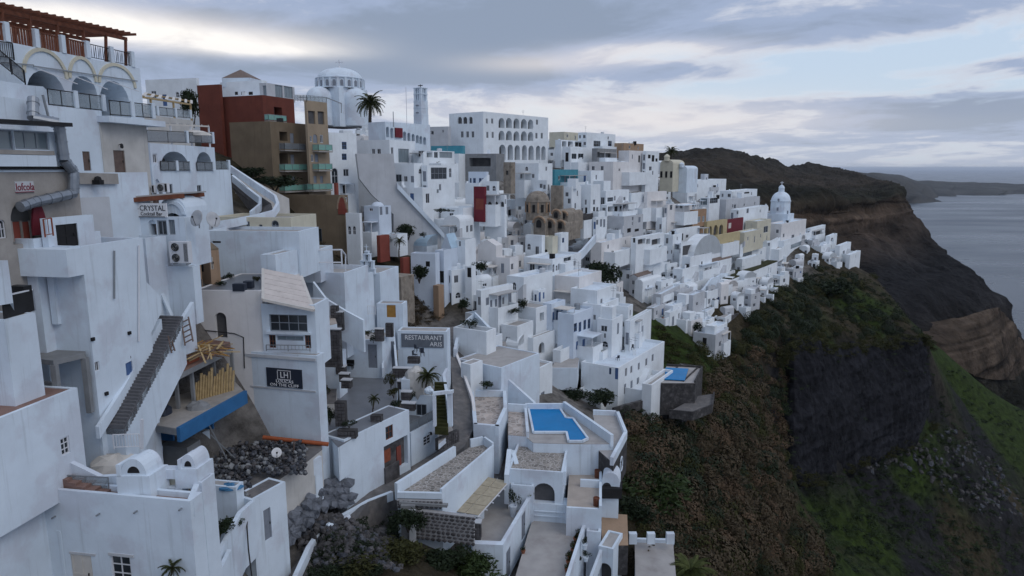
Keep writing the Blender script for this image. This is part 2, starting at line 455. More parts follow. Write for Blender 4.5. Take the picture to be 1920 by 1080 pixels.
# measured places: photo column, row, distance, cover (g grass, b brown scrub, r dark rock, t tan rock, s soil, p path)
TC = """-150,1080,33,s 0,1120,33,s 200,1120,36,s 400,1100,40,s 190,830,43,s 60,840,43,s 310,610,50,s 330,840,46,s 430,830,50,s 400,760,50,s 480,900,47,s 560,880,52,s 600,900,54,s 500,1010,46,s 430,1000,42,s 330,1000,36,s 660,880,56,s
100,470,50,s -100,460,50,s 300,400,56,s 430,560,56,s 560,700,60,s 700,745,73,s 650,780,64,s
690,950,55,p 780,880,62,p 865,810,68,p 870,745,74,p 850,695,79,p 850,645,86,p 800,605,98,s
550,1085,45,p 700,1040,47,b 620,1000,48,r 800,1060,50,b 640,950,52,r 900,1085,51,b 1000,1010,58,s 1100,1090,56,s 1220,1090,58,b 1300,1080,62,b 700,1085,44,b
1150,950,68,b 1180,860,80,b 1120,760,93,s 1000,840,78,s 1050,720,105,s 950,640,96,s
1250,800,97,b 1330,900,92,b 1400,1085,85,b 1500,1085,101,b 1440,1000,100,b 1600,1085,121,g 1750,1085,152,r 1920,1085,190,r 1290,960,80,b
1480,930,135,b 1400,800,120,b 1420,880,112,b
1530,960,150,g 1620,1000,155,g 1490,900,152,r 1600,868,178,r 1680,850,190,g 1750,812,203,g 1800,1000,185,b 1850,900,210,r 1700,930,180,r
1495,640,165,b 1480,760,158,r 1550,660,180,r 1620,655,192,r 1740,645,212,b 1500,700,162,r 1560,820,174,r 1700,700,205,r 1740,790,208,r
1790,690,290,g 1850,730,300,g 1920,770,310,g 1860,800,270,g 1920,860,260,g 1800,760,275,g 1920,950,230,b 1830,850,235,r 1765,655,310,g
1450,560,182,b 1400,620,160,b 1560,580,205,b 1660,560,235,b 1700,600,238,g 1560,495,245,b 1640,520,262,b 1690,580,250,b 1500,600,185,g 1620,590,215,g 1730,625,232,g
1360,660,150,b 1300,710,127,g 1330,760,122,b 1230,660,130,g 1230,600,142,g 1250,640,134,g 1420,700,148,b 1440,640,158,b 1370,720,132,g
1100,480,172,s 1000,430,165,s 950,340,178,s 900,300,205,s 760,270,190,s 650,250,180,s 1250,330,255,s 1400,365,290,s 1470,410,285,s 1200,400,225,s 1300,450,215,s 1350,520,188,s 1250,520,165,s 1180,560,146,s 1420,480,225,s 1550,470,260,s
620,475,104,b 560,410,104,b 480,335,107,b 445,305,108,b 690,470,106,b 540,400,100,b 640,500,100,b
800,560,104,b 780,545,103,b 810,520,108,b 720,445,118,s 780,430,122,s 850,470,122,s 900,520,110,s
0,200,62,s 250,260,76,s -200,200,60,s 700,600,84,s 620,600,76,s 690,680,80,s 780,660,82,s
1040,620,112,s 1130,640,118,s 1180,720,112,b 1140,760,104,b 1100,330,225,s 1000,280,215,s 1150,290,270,s"""
TYPES = {'g': (0.026, 0.042, 0.009), 'b': (0.040, 0.033, 0.020), 'r': (0.018, 0.018, 0.021), 't': (0.12, 0.082, 0.056), 's': (0.16, 0.15, 0.14), 'p': (0.17, 0.165, 0.165)}
ROUGHN = {'g': 1.0, 'b': 1.2, 'r': 2.6, 't': 3.0, 's': 0.15, 'p': 0.1}
def rbf_setup(P, Z):
 n = len(P)
 D = np.sqrt(((P[:, None] - P[None]) ** 2).sum(-1))
 A = np.zeros((n + 3, n + 3)); A[:n, :n] = -D; A[:n, n] = 1; A[:n, n + 1:] = P; A[n, :n] = 1; A[n + 1:, :n] = P.T
 A[:n, :n] -= np.eye(n) * 1e-3
 w = np.linalg.solve(A, np.concatenate([Z, np.zeros(3)]))
 return w
def rbf_eval(P, w, Q):
 n = len(P); out = np.zeros(len(Q))
 for i in range(0, len(Q), 4000):
  q = Q[i:i + 4000]
  D = np.sqrt(((q[:, None] - P[None]) ** 2).sum(-1))
  out[i:i + 4000] = -D @ w[:n] + w[n] + q @ w[n + 1:]
 return out
SINK = {'s': 2.6, 'p': 1.5}
class Field:
 """height field through measured points, over (bearing, log distance)"""
 def __init__(s, txt, extra, low=0.0):
  pts, ty = [], []
  for t in txt.split():
   a = t.split(','); p = at(float(a[0]), float(a[1]), float(a[2])); p.z -= SINK.get(a[3], 0) * low * (1 if p.y < 75 else .4); pts.append(p); ty.append(a[3])
  for (x, y, z, t) in extra:
   pts.append(Vector((x, y, z))); ty.append(t)
  s.P = np.array([(p.x / p.y * 2.0, math.log(p.y) * 2.2) for p in pts]); s.Z = np.array([p.z for p in pts]); s.ty = ty
  s.w = rbf_setup(s.P, s.Z)
  s.colr = np.array([TYPES[t] for t in ty]); s.rough = np.array([ROUGHN[t] for t in ty])
 def z(s, X, Y):
  X, Y = np.atleast_1d(np.asarray(X, float)), np.atleast_1d(np.asarray(Y, float))
  return rbf_eval(s.P, s.w, np.stack([X / Y * 2.0, np.log(Y) * 2.2], 1))
 def kinds(s, X, Y, jit):
  """cover colour and roughness, blended between the nearest measured points"""
  Q = np.stack([X / Y * 2.0 + jit[0], np.log(Y) * 2.2 + jit[1]], 1)
  c = np.zeros((len(Q), 3)); r = np.zeros(len(Q))
  for i in range(0, len(Q), 4000):
   d2 = ((Q[i:i + 4000, None] - s.P[None]) ** 2).sum(-1) + 1e-5
   wt_ = d2 ** -2.5; wt_ /= wt_.sum(1, keepdims=True)
   c[i:i + 4000] = wt_ @ s.colr; r[i:i + 4000] = wt_ @ s.rough
  return c, r
def ground_material(name, nscale, bump):
 m = bpy.data.materials.new(name); m.use_nodes = True; nt = m.node_tree
 b = nt.nodes["Principled BSDF"]; b.inputs["Roughness"].default_value = 0.95; b.inputs["Specular IOR Level"].default_value = 0.1
 at_ = nt.nodes.new("ShaderNodeAttribute"); at_.attribute_name = "cover"
 g = nt.nodes.new("ShaderNodeNewGeometry")
 n = nt.nodes.new("ShaderNodeTexNoise"); n.inputs["Scale"].default_value = nscale; n.inputs["Detail"].default_value = 9; n.inputs["Roughness"].default_value = 0.68
 nt.links.new(g.outputs["Position"], n.inputs["Vector"])
 r = nt.nodes.new("ShaderNodeMapRange"); r.inputs[1].default_value = 0.33; r.inputs[2].default_value = 0.7; r.inputs[3].default_value = 0.35; r.inputs[4].default_value = 1.7
 nt.links.new(n.outputs["Fac"], r.inputs[0])
 x = nt.nodes.new("ShaderNodeMix"); x.data_type = 'RGBA'; x.blend_type = 'MULTIPLY'; x.inputs[0].default_value = 1
 nt.links.new(at_.outputs["Color"], x.inputs[6]); nt.links.new(r.outputs[0], x.inputs[7])
 nt.links.new(x.outputs[2], b.inputs["Base Color"])
 bn = nt.nodes.new("ShaderNodeBump"); bn.inputs["Distance"].default_value = bump; bn.inputs["Strength"].default_value = 1
 nt.links.new(n.outputs["Fac"], bn.inputs["Height"]); nt.links.new(bn.outputs[0], b.inputs["Normal"])
 MATS[name] = m
ground_material("ground", 0.45, 0.8)
ground_material("groundfar", 0.045, 9.0)
ground_material("groundhaze", 0.004, 40.0)
def field_mesh(name, fld, aa, yy, mname, amp, nsc, skirt=None, jitter=0.06, strata=0.0):
 A, Yv = np.meshgrid(aa, yy); sh = A.shape
 X = (A * Yv).ravel(); Y = Yv.ravel()
 Z = fld.z(X, Y)
 jx = (fbm(X * nsc * .5, Y * nsc * .5, Z * 0) - .5) * jitter * 5; jy = (fbm(X * nsc * .5 + 40, Y * nsc * .5, Z * 0) - .5) * jitter * 5
 c, r = fld.kinds(X, Y, (jx, jy))
 P = np.stack([X, Y, Z], 1).reshape(*sh, 3)
 du = np.gradient(P, axis=1); dv = np.gradient(P, axis=0)
 N = np.cross(du, dv); N /= np.linalg.norm(N, axis=2, keepdims=True) + 1e-9
 n1_ = fbm(X * nsc, Y * nsc, Z * nsc, 6, 0.55) - .5
 n2_ = np.abs(fbm(X * nsc * .35 + 9, Y * nsc * .35, Z * nsc * .35, 4) - .5) * -2 + .35
 steep = 1 - np.clip(N[..., 2].ravel(), 0, 1)
 d = amp * r * (n1_ * 2.0 + n2_ * 1.2)
 if strata:
  band = fbm(X * 0.004, Y * 0.004, Z * 0.11, 3) - .5
  d += strata * band * steep
  c *= (1 + 1.4 * band * np.clip(steep * 1.5, 0, 1))[:, None]
 P = P + N * d.reshape(*sh, 1)
 # bare rock where it is steep
 k = np.clip((steep - 0.45) * 3, 0, 1)[:, None] * 0.55
 c = np.clip(c * (1 - k) + k * c.mean(1, keepdims=True) * np.array([[0.95, .93, .95]]), 0.004, 1)
 V = P.reshape(-1, 3)
 nu, nv = sh[1], sh[0]
 idx = np.arange(nu * nv).reshape(nv, nu)
 q = np.stack([idx[:-1, :-1], idx[:-1, 1:], idx[1:, 1:], idx[1:, :-1]], -1).reshape(-1, 4)
 me = bpy.data.meshes.new(name)
 me.vertices.add(len(V)); me.vertices.foreach_set("co", V.ravel())
 me.loops.add(len(q) * 4); me.loops.foreach_set("vertex_index", q.ravel().astype(np.int32))
 me.polygons.add(len(q)); me.polygons.foreach_set("loop_start", np.arange(0, len(q) * 4, 4, dtype=np.int32))
 me.polygons.foreach_set("use_smooth", np.ones(len(q), bool))
 me.update(calc_edges=True); me.validate()
 ca = me.color_attributes.new("cover", 'FLOAT_COLOR', 'POINT')
 ca.data.foreach_set("color", np.concatenate([c, np.ones((len(c), 1))], 1).astype(np.float32).ravel())
 me.materials.append(MATS[mname])
 o = bpy.data.objects.new(name, me); col.objects.link(o); tag(o, kind='structure')
 return o
near = Field(TC, [(-120, 120, 11, 's'), (-60, 200, 10, 's'), (-200, 300, 12, 's'), (-30, 300, 6, 's'), (40, 330, 0, 's'), (-100, 60, 10, 's'), (100, 420, -25, 's'),
                  (150, 400, -45, 'b'), (-60, 420, 2, 's'), (220, 380, -110, 'b'), (260, 340, -135, 'b'), (320, 420, -170, 'r'), (-20, 26, -26, 's'), (15, 28, -30, 'b'), (45, 45, -48, 'b'), (110, 100, -95, 'b'), (210, 200, -150, 'r')], 1.0)
def gz(x, y):
 return float(near.z([x], [y])[0])
field_mesh("hillside", near, np.linspace(-1.0, 1.0, 330), np.exp(np.linspace(math.log(24), math.log(420), 400)), "ground", 0.55, 0.16)
# the dark rock face below the green shoulder
def cliff(name, top, bot, nu, nv, amp, seed, base, lean=0.0):
 T = [at(*p) for p in top]; B = [at(*p) for p in bot]
 def along_(L, t):
  k = min(int(t * (len(L) - 1)), len(L) - 2); f = t * (len(L) - 1) - k; return L[k].lerp(L[k + 1], f)
 P = np.zeros((nv, nu, 3))
 for i in range(nu):
  a, b = along_(T, i / (nu - 1)), along_(B, i / (nu - 1))
  for j in range(nv):
   t = (j - 3) / (nv - 7)
   p = a.lerp(b, min(max(t, 0), 1)); bul = math.sin(math.pi * min(max(t, 0), 1)) * 2.0
   if t < 0: p = a + Vector((0, -t * 60, t * 22))
   if t > 1: p = b + Vector((0, (t - 1) * 30, -(t - 1) * 60))
   e = min(i, nu - 1 - i) / (nu * .22); e = 0 if e > 1 else (1 - e) ** 2; wob = (vnoise(np.array([i * .11 + seed]), np.array([seed]), np.array([.5]))[0] - .5) * amp * 4 * (1 - min(max(t, 0), 1)); P[j, i] = (p.x, p.y - bul * (1 - e) + e * 14, p.z + wob)
 X, Y, Z = [P[..., k].ravel() for k in range(3)]
 big = np.abs(fbm(X * .07 + seed, Y * .07, Z * .035, 4) - .5) * -2 + .3
 col_ = np.abs(fbm(X * .22, Y * .22, Z * .05 + seed, 4, .6) - .5) * -2 + .3
 led = np.abs(fbm(X * .03, Y * .03, Z * .30 + seed, 3) - .5) * 2 - .2
 fine = fbm(X * .8, Y * .8, Z * .8, 4) - .5
 du, dv = np.gradient(P, axis=1), np.gradient(P, axis=0); N = np.cross(dv, du); N /= np.linalg.norm(N, axis=2, keepdims=True) + 1e-9
 d = amp * (big * 2.2 + col_ * 1.1 + led * .7 + fine * .5)
 P = P + N * d.reshape(nv, nu, 1)
 c = np.clip(np.array(base)[None] * (.55 + 1.1 * fbm(X * .1, Y * .1, Z * .25, 5)[:, None] + .9 * np.clip(led + .1, 0, 1)[:, None]), .004, 1)
 idx = np.arange(nu * nv).reshape(nv, nu); q = np.stack([idx[:-1, :-1], idx[1:, :-1], idx[1:, 1:], idx[:-1, 1:]], -1).reshape(-1, 4)
 me = bpy.data.meshes.new(name); me.from_pydata(P.reshape(-1, 3).tolist(), [], q.tolist())
 ca = me.color_attributes.new("cover", 'FLOAT_COLOR', 'POINT'); ca.data.foreach_set("color", np.concatenate([c, np.ones((len(c), 1))], 1).astype(np.float32).ravel())
 me.materials.append(MATS["ground"]); o = bpy.data.objects.new(name, me); col.objects.link(o); tag(o, kind='structure')
cliff("rock_cliff", [(1466, 690, 156), (1490, 648, 160), (1530, 650, 168), (1580, 660, 180), (1625, 655, 189), (1690, 642, 201), (1735, 640, 208), (1752, 652, 213)],
      [(1468, 880, 143), (1485, 905, 145.5), (1530, 905, 155), (1580, 885, 166), (1625, 868, 176), (1690, 850, 189), (1735, 820, 201), (1756, 800, 208)], 190, 120, 1.6, 3.0, (0.014, 0.0145, 0.018))
def loft(name, rows, nu, nv, amp, nsc, base, strata, mname, seed=0.0, tints=None):
 """rock surface through rows of measured points; strata show where it is steep"""
 G = [[p if isinstance(p, Vector) else at(*p) for p in r] for r in rows]; nr, nc = len(G), len(G[0]); A = np.array([[p[:] for p in r] for r in G])
 def cr(a, b, c, d, t):
  return .5 * (2 * b + (c - a) * t + (2 * a - 5 * b + 4 * c - d) * t * t + (3 * b - a - 3 * c + d) * t ** 3)
 def rs(M, n, ax):
  M = np.moveaxis(M, ax, 0); m = len(M); o = []
  for k in range(n):
   f = k / (n - 1) * (m - 1); i_ = min(int(f), m - 2); t = f - i_
   lin = M[i_] * (1 - t) + M[i_ + 1] * t
   o.append(.5 * lin + .5 * cr(M[max(i_ - 1, 0)], M[i_], M[i_ + 1], M[min(i_ + 2, m - 1)], t))
  return np.moveaxis(np.array(o), 0, ax)
 P = rs(rs(A, nv, 0), nu, 1); X, Y, Z = [P[..., k].ravel() for k in range(3)]
 du, dv = np.gradient(P, axis=1), np.gradient(P, axis=0); N = np.cross(dv, du); N /= np.linalg.norm(N, axis=2, keepdims=True) + 1e-9
 st = 1 - np.clip(np.abs(N[..., 2].ravel()), 0, 1)
 gul = np.abs(fbm(X * nsc, Y * nsc, Z * nsc * .25 + seed, 5, .55) - .5) * -2 + .3
 rid = fbm(X * nsc * 3, Y * nsc * 3, Z * nsc * 3, 5, .6) - .5
 band = fbm(X * nsc * .12, Y * nsc * .12, Z * nsc * 4.5 + seed, 3, .6) - .5
 d = amp * (gul * 1.6 + (fbm(X * nsc * .45, Y * nsc * .45, Z * nsc * .6 + seed, 4, .6) - .5) * 4.5 + rid * 1.0 + band * 1.5 * np.clip(st * 1.6, 0, 1))
 P = P + N * d.reshape(nv, nu, 1)
 tt = np.array(tints if tints is not None else [base] * nr, float); tr = rs(tt, nv, 0)
 c = np.repeat(tr[:, None], nu, 1).reshape(-1, 3)
 c = np.clip(c * (.6 + .8 * fbm(X * nsc * .5, Y * nsc * .5, Z * nsc, 5)[:, None]) * (1 + 2.2 * band * np.clip(st * 1.8, 0, 1))[:, None], .004, 1)
 idx = np.arange(nu * nv).reshape(nv, nu); q = np.stack([idx[:-1, :-1], idx[1:, :-1], idx[1:, 1:], idx[:-1, 1:]], -1).reshape(-1, 4)
 me = bpy.data.meshes.new(name); me.from_pydata(P.reshape(-1, 3).tolist(), [], q.tolist())
 ca = me.color_attributes.new("cover", 'FLOAT_COLOR', 'POINT'); ca.data.foreach_set("color", np.concatenate([c, np.ones((len(c), 1))], 1).astype(np.float32).ravel())
 me.materials.append(MATS[mname]); o = bpy.data.objects.new(name, me); col.objects.link(o); tag(o, kind='structure')
HR = [[(1000, 318, 900), (1180, 298, 900), (1265, 288, 900), (1370, 284, 930), (1440, 298, 1000), (1500, 311, 1100), (1560, 316, 1250), (1585, 327, 1350)],
      [(1000, 335, 650), (1180, 330, 640), (1270, 322, 640), (1360, 334, 670), (1440, 346, 700), (1520, 346, 800), (1600, 348, 900), (1665, 353, 1000)],
      [(1000, 352, 480), (1180, 360, 480), (1290, 366, 485), (1400, 371, 500), (1480, 375, 520), (1560, 372, 560), (1640, 368, 620), (1690, 368, 690)],
      [(1000, 380, 478), (1180, 385, 476), (1290, 392, 480), (1400, 400, 494), (1480, 404, 512), (1560, 402, 552), (1640, 398, 612), (1699, 388, 690)],
      [(1000, 430, 470), (1180, 430, 465), (1300, 436, 470), (1400, 446, 478), (1480, 452, 495), (1560, 452, 532), (1640, 444, 592), (1708, 410, 688)],
      [(1000, 520, 400), (1180, 520, 400), (1320, 520, 400), (1440, 520, 410), (1540, 515, 440), (1640, 510, 490), (1720, 500, 560), (1776, 480, 650)],
      [(1000, 640, 350), (1200, 640, 350), (1350, 640, 350), (1480, 620, 360), (1600, 600, 390), (1700, 588, 430), (1800, 570, 495), (1866, 562, 570)],
      [(1000, 760, 335), (1200, 760, 335), (1350, 760, 340), (1500, 740, 350), (1640, 715, 365), (1740, 700, 390), (1850, 680, 450), (1910, 655, 540)],
      [(1000, 860, 330), (1200, 860, 330), (1350, 860, 335), (1500, 840, 345), (1660, 820, 360), (1790, 800, 385), (1920, 770, 450), (1990, 720, 540)]]
for r in HR:
 p = at(*r[-1]); r.append(Vector((p.x * 1.05, p.y * 1.12, min(p.z - 70, -150)))); r.append(Vector((p.x * 1.12, p.y * 1.3, -226)))
br, dk = (0.042, 0.036, 0.027), (0.018, 0.0175, 0.019)
loft("headland", HR, 340, 260, 6.5, 0.026, br, 1, "groundfar", 2.0, [(0.03, .028, .023), (0.045, .036, .027), (0.022, .022, .015), (0.10, .072, .052), (0.062, .047, .037), dk, dk, (0.03, .026, .022), (0.02, .022, .015)])
loft("tan_bluff", [[(1715, 612, 425), (1760, 604, 420), (1810, 594, 425), (1852, 580, 440), (1874, 578, 462), (1898, 612, 486), (1916, 640, 510)],
                   [(1722, 630, 404), (1765, 645, 398), (1812, 650, 404), (1856, 645, 420), (1882, 645, 448), (1905, 655, 478), (1922, 668, 506)],
                   [(1735, 655, 396), (1780, 685, 392), (1830, 705, 400), (1870, 712, 418), (1900, 712, 450), (1920, 708, 480), (1940, 705, 510)]], 130, 80, 1.6, 0.06, (0.085, .064, .048), 1, "groundfar", 5.0)
# far shore: a long low ridge across the bay
mb = MB(); rows = []
def px_ridge(pts, n, back, base, name, mname, colr):
 """a ridge through measured crest points, sloping down to the sea both ways"""
 vv, ff, cc = [], [], []
 for i in range(n):
  t = i / (n - 1) * (len(pts) - 1); k = min(int(t), len(pts) - 2); f = t - k
  a, b = pts[k], pts[k + 1]
  px, py, Y = (a[j] + (b[j] - a[j]) * f for j in range(3))
  p = at(px, py, Y); p.z += (float(fbm(np.array([px * .05]), np.array([1.0]), np.array([2.0]), 4)[0]) - .5) * 22
  for s_, (dyf, zf) in enumerate([(-0.16, 0.0), (-0.13, 0.35), (-0.09, 0.55), (-0.04, 0.85), (0, 1.0), (0.06, 0.9), (back, 0.0)]):
   h = p.z - base
   w_ = (float(fbm(np.array([px * .03 + s_]), np.array([s_ * 1.3]), np.array([5.0]), 4)[0]) - .5)
   vv.append((p.x * (1 + dyf), p.y * (1 + dyf * (1 + w_ * .6)), base - 2 + (h + 2) * zf * (1 + 0.5 * w_ * (zf < .9))))
 m_ = 7
 for i in range(n - 1):
  for s_ in range(m_ - 1):
   ff.append((i * m_ + s_, (i + 1) * m_ + s_, (i + 1) * m_ + s_ + 1, i * m_ + s_ + 1))
 me = bpy.data.meshes.new(name); me.from_pydata(vv, [], ff); me.polygons.foreach_set("use_smooth", [True] * len(ff))
 ca = me.color_attributes.new("cover", 'FLOAT_COLOR', 'POINT'); ca.data.foreach_set("color", [x for _ in vv for x in (*colr, 1)])
 me.materials.append(MATS[mname]); o = bpy.data.objects.new(name, me); col.objects.link(o); tag(o, kind='structure')
 return o
px_ridge([(1480, 312, 4700), (1570, 319, 4700), (1640, 326, 4800), (1700, 336, 5000), (1735, 346, 5200), (1752, 361, 5400), (1760, 368, 5450)], 90, 0.25, SEA, "near_shore", "groundhaze", (0.05, 0.048, 0.042))
px_ridge([(1600, 322, 6300), (1690, 328, 6400), (1720, 338, 6500), (1800, 341, 6600), (1880, 344, 6700), (1990, 346, 6900), (2300, 352, 7300)], 120, 0.2, SEA, "far_shore", "groundhaze", (0.05, 0.05, 0.045))
# sea
def sea_material():
 m = bpy.data.materials.new("sea"); m.use_nodes = True; nt = m.node_tree
 b = nt.nodes["Principled BSDF"]
 b.inputs["Base Color"].default_value = (0.05, 0.065, 0.085, 1); b.inputs["Roughness"].default_value = 0.32; b.inputs["IOR"].default_value = 1.33
 g = nt.nodes.new("ShaderNodeNewGeometry")
 mp = nt.nodes.new("ShaderNodeMapping"); mp.inputs["Scale"].default_value = (0.6, 1.5, 1); mp.inputs["Rotation"].default_value = (0, 0, 0.35)
 nt.links.new(g.outputs["Position"], mp.inputs[0])
 n = nt.nodes.new("ShaderNodeTexNoise"); n.inputs["Scale"].default_value = 0.09; n.inputs["Detail"].default_value = 8; n.inputs["Roughness"].default_value = 0.62
 nt.links.new(mp.outputs[0], n.inputs["Vector"])
 n2 = nt.nodes.new("ShaderNodeTexNoise"); n2.inputs["Scale"].default_value = 0.003; n2.inputs["Detail"].default_value = 6
 nt.links.new(mp.outputs[0], n2.inputs["Vector"])
 r = nt.nodes.new("ShaderNodeMapRange"); r.inputs[1].default_value = 0.35; r.inputs[2].default_value = 0.7; r.inputs[3].default_value = 0.25; r.inputs[4].default_value = 0.42
 nt.links.new(n2.outputs["Fac"], r.inputs[0]); nt.links.new(r.outputs[0], b.inputs["Roughness"])
 bn = nt.nodes.new("ShaderNodeBump"); bn.inputs["Distance"].default_value = 1.6; bn.inputs["Strength"].default_value = 1.0
 nt.links.new(n.outputs["Fac"], bn.inputs["Height"]); nt.links.new(bn.outputs[0], b.inputs["Normal"])
 MATS["sea"] = m
sea_material()
mb = MB(); mb.face([(-40000, -2000, SEA), (60000, -2000, SEA), (60000, 90000, SEA), (-40000, 90000, SEA)])
tag(mb.build("sea", "sea"), kind='structure')
# ------------------------------------------------------------------ houses
UP = Vector((0, 0, 1))
def wallface(mb, O, d, n, L, H, holes, imat=1):
 """one wall (bottom-left corner O, run d, outward n) with real openings; holes: (u0, v0, u1, v1, depth, arch)"""
 us = sorted({0.0, L, *[h[0] for h in holes], *[h[2] for h in holes]})
 vv = sorted({0.0, H, *[h[1] for h in holes], *[h[3] for h in holes]})
 pt = lambda u, v, dep=0.0: O + d * u + UP * v - n * dep
 mb.cur = 0
 for i in range(len(us) - 1):
  for j in range(len(vv) - 1):
   uc, vc = (us[i] + us[i + 1]) / 2, (vv[j] + vv[j + 1]) / 2
   if us[i + 1] - us[i] < 1e-4 or vv[j + 1] - vv[j] < 1e-4: continue
   if any(h[0] < uc < h[2] and h[1] < vc < h[3] for h in holes): continue
   mb.face([pt(us[i], vv[j]), pt(us[i + 1], vv[j]), pt(us[i + 1], vv[j + 1]), pt(us[i], vv[j + 1])])
 for (u0, v0, u1, v1, dep, arch) in holes:
  mb.cur = 0
  um, r = (u0 + u1) / 2, (u1 - u0) / 2
  rise = min(r, (v1 - v0) * 0.7) if arch else 0
  vs_ = v1 - rise
  prof = [(u0, v0), (u1, v0), (u1, vs_)]
  if arch:
   arc = [(um + r * math.cos(a), vs_ + rise * math.sin(a)) for a in [math.pi * k / 10 for k in range(11)]]
   prof = [(u0, v0), (u1, v0)] + arc
   for k in range(5): mb.face([pt(u1, v1), pt(*arc[k + 1]), pt(*arc[k])])
   for k in range(5, 10): mb.face([pt(u0, v1), pt(*arc[k + 1]), pt(*arc[k])])
  else:
   prof += [(u0, v1)]
   prof = [(u0, v0), (u1, v0), (u1, v1), (u0, v1)]
  m = len(prof)
  for k in range(m):
   a, b = prof[k], prof[(k + 1) % m]
   mb.face([pt(*a), pt(*b), pt(*b, dep), pt(*a, dep)])
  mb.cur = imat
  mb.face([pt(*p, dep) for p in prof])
 mb.cur = 0
UNIT = {}
def unit_window(w, h, arch, nx, ny, fm, gm):
 key = (round(w * 10), round(h * 10), arch, nx, ny, fm, gm)
 if key in UNIT: return UNIT[key]
 w, h = key[0] / 10, key[1] / 10
 fr, pn = MB(), MB()
 b = min(0.08, w * 0.12)
 r = w / 2; rise = min(r, h * 0.7) if arch else 0; hs = h - rise
 X = lambda x, z, y=0.0: (x, y, z)
 fr.abox(-r, -.03, 0, -r + b, .05, hs); fr.abox(r - b, -.03, 0, r, .05, hs); fr.abox(-r + b, -.03, 0, r - b, .05, b)
 if arch:
  arc = [(r * math.cos(math.pi * k / 10), hs + rise * math.sin(math.pi * k / 10)) for k in range(11)]
  for k in range(10):
   (x0, z0), (x1, z1) = arc[k], arc[k + 1]; q = 1 - b / r
   fr.hexa([(x0, .05, z0), (x1, .05, z1), (x1 * q, .05, hs + (z1 - hs) * q), (x0 * q, .05, hs + (z0 - hs) * q)],
     [(x0, -.03, z0), (x1, -.03, z1), (x1 * q, -.03, hs + (z1 - hs) * q), (x0 * q, -.03, hs + (z0 - hs) * q)])
  pn.face([X(x, z, .02) for x, z in [(-r, 0), (r, 0)] + arc])
 else:
  fr.abox(-r + b, -.03, h - b, r - b, .05, h)
  pn.face([X(-r, 0, .02), X(r, 0, .02), X(r, h, .02), X(-r, h, .02)])
 bb = b * 0.7
 for k in range(1, nx): x = -r + w * k / nx; fr.abox(x - bb / 2, -.02, b, x + bb / 2, .04, hs if arch else h - b)
 for k in range(1, ny): z = h * k / ny; fr.abox(-r + b, -.017, z - bb / 2, r - b, .037, z + bb / 2)
 def me(m, name, mt):
  x = bpy.data.meshes.new(name); x.from_pydata(m.v, [], m.f); x.materials.append(MATS[mt]); return x
 both = bpy.data.meshes.new("window")
 both.from_pydata(fr.v + pn.v, [], fr.f + [tuple(i + len(fr.v) for i in f) for f in pn.f])
 both.materials.append(MATS[fm]); both.materials.append(MATS[gm])
 both.polygons.foreach_set("material_index", [0] * len(fr.f) + [1] * len(pn.f))
 UNIT[key] = (me(fr, "window", fm), me(pn, "pane", gm), both, w, h)
 return UNIT[key]
def unit_door(w, h, arch, dm):
 key = ('door', round(w * 10), round(h * 10), arch, dm)
 if key in UNIT: return UNIT[key]
 w, h = key[1] / 10, key[2] / 10
 m = MB(); r = w / 2; rise = min(r, h * 0.7) if arch else 0; hs = h - rise
 prof = [(-r, 0), (r, 0)] + ([(r * math.cos(math.pi * k / 10), hs + rise * math.sin(math.pi * k / 10)) for k in range(11)] if arch else [(r, h), (-r, h)])
 m.hexa([(x, .03, z) for x, z in prof], [(x, -.02, z) for x, z in prof])
 m.abox(-r + .04, -.045, 0.05, -r + .13, -.021, hs - .04); m.abox(r - .13, -.045, 0.05, r - .04, -.021, hs - .04)
 m.abox(-r + .14, -.045, hs * .45, r - .14, -.021, hs * .45 + .1)
 if w > 1.1: m.abox(-.06, -.05, .05, .06, -.021, hs - .05)
 x = bpy.data.meshes.new("door"); x.from_pydata(m.v, [], m.f); x.materials.append(MATS[dm])
 hm = MB(); hm.abox(r * .6, -.10, h * .46, r * .6 + .05, -.046, h * .46 + .16)
 hx = bpy.data.meshes.new("handle"); hx.from_pydata(hm.v, [], hm.f); hx.materials.append(MATS["blackmetal"])
 UNIT[key] = (x, hx, None, w, h)
 return UNIT[key]
KIND = {  # depth, arch, type, frame/door material, pane material, mullions
 'w': (.14, 0, 'win', 'framewhite', 'glass', 2, 1), 'q': (.14, 0, 'win', 'framewhite', 'glass', 2, 3), 'G': (.14, 0, 'win', 'framegrey', 'glass', 2, 1), 'W': (.14, 0, 'win', 'bluedoor', 'glass', 2, 2),
 'r': (.14, 0, 'win', 'wood', 'glass', 2, 2), 'p': (.14, 0, 'win', 'framewhite', 'glasspale', 2, 1),
 'v': (.16, 1, 'win', 'framewhite', 'glass', 2, 2), 'u': (.16, 1, 'win', 'framegrey', 'glass', 2, 2), 'g': (.2, 0, 'win', 'framegrey', 'glass', 4, 2), 'h': (.2, 0, 'win', 'framegrey', 'glasspale', 3, 1),
 'd': (.14, 0, 'door', 'greydoor'), 'D': (.14, 0, 'door', 'bluedoor'), 'b': (.14, 0, 'door', 'browndoor'), 'y': (.14, 0, 'door', 'yellowdoor'), 'R': (.14, 0, 'door', 'redbright'),
 'V': (.16, 1, 'door', 'greydoor'), 'Z': (.2, 1, 'door', 'woodred'), 'k': (.14, 0, 'door', 'dark'), 'c': (.1, 0, 'door', 'canvas'),
 'a': (1.6, 1, 'hole'), 'o': (1.6, 0, 'hole'), 'x': (.35, 0, 'hole'), 'n': (.2, 1, 'hole'), 'i': (.35, 1, 'hole')}
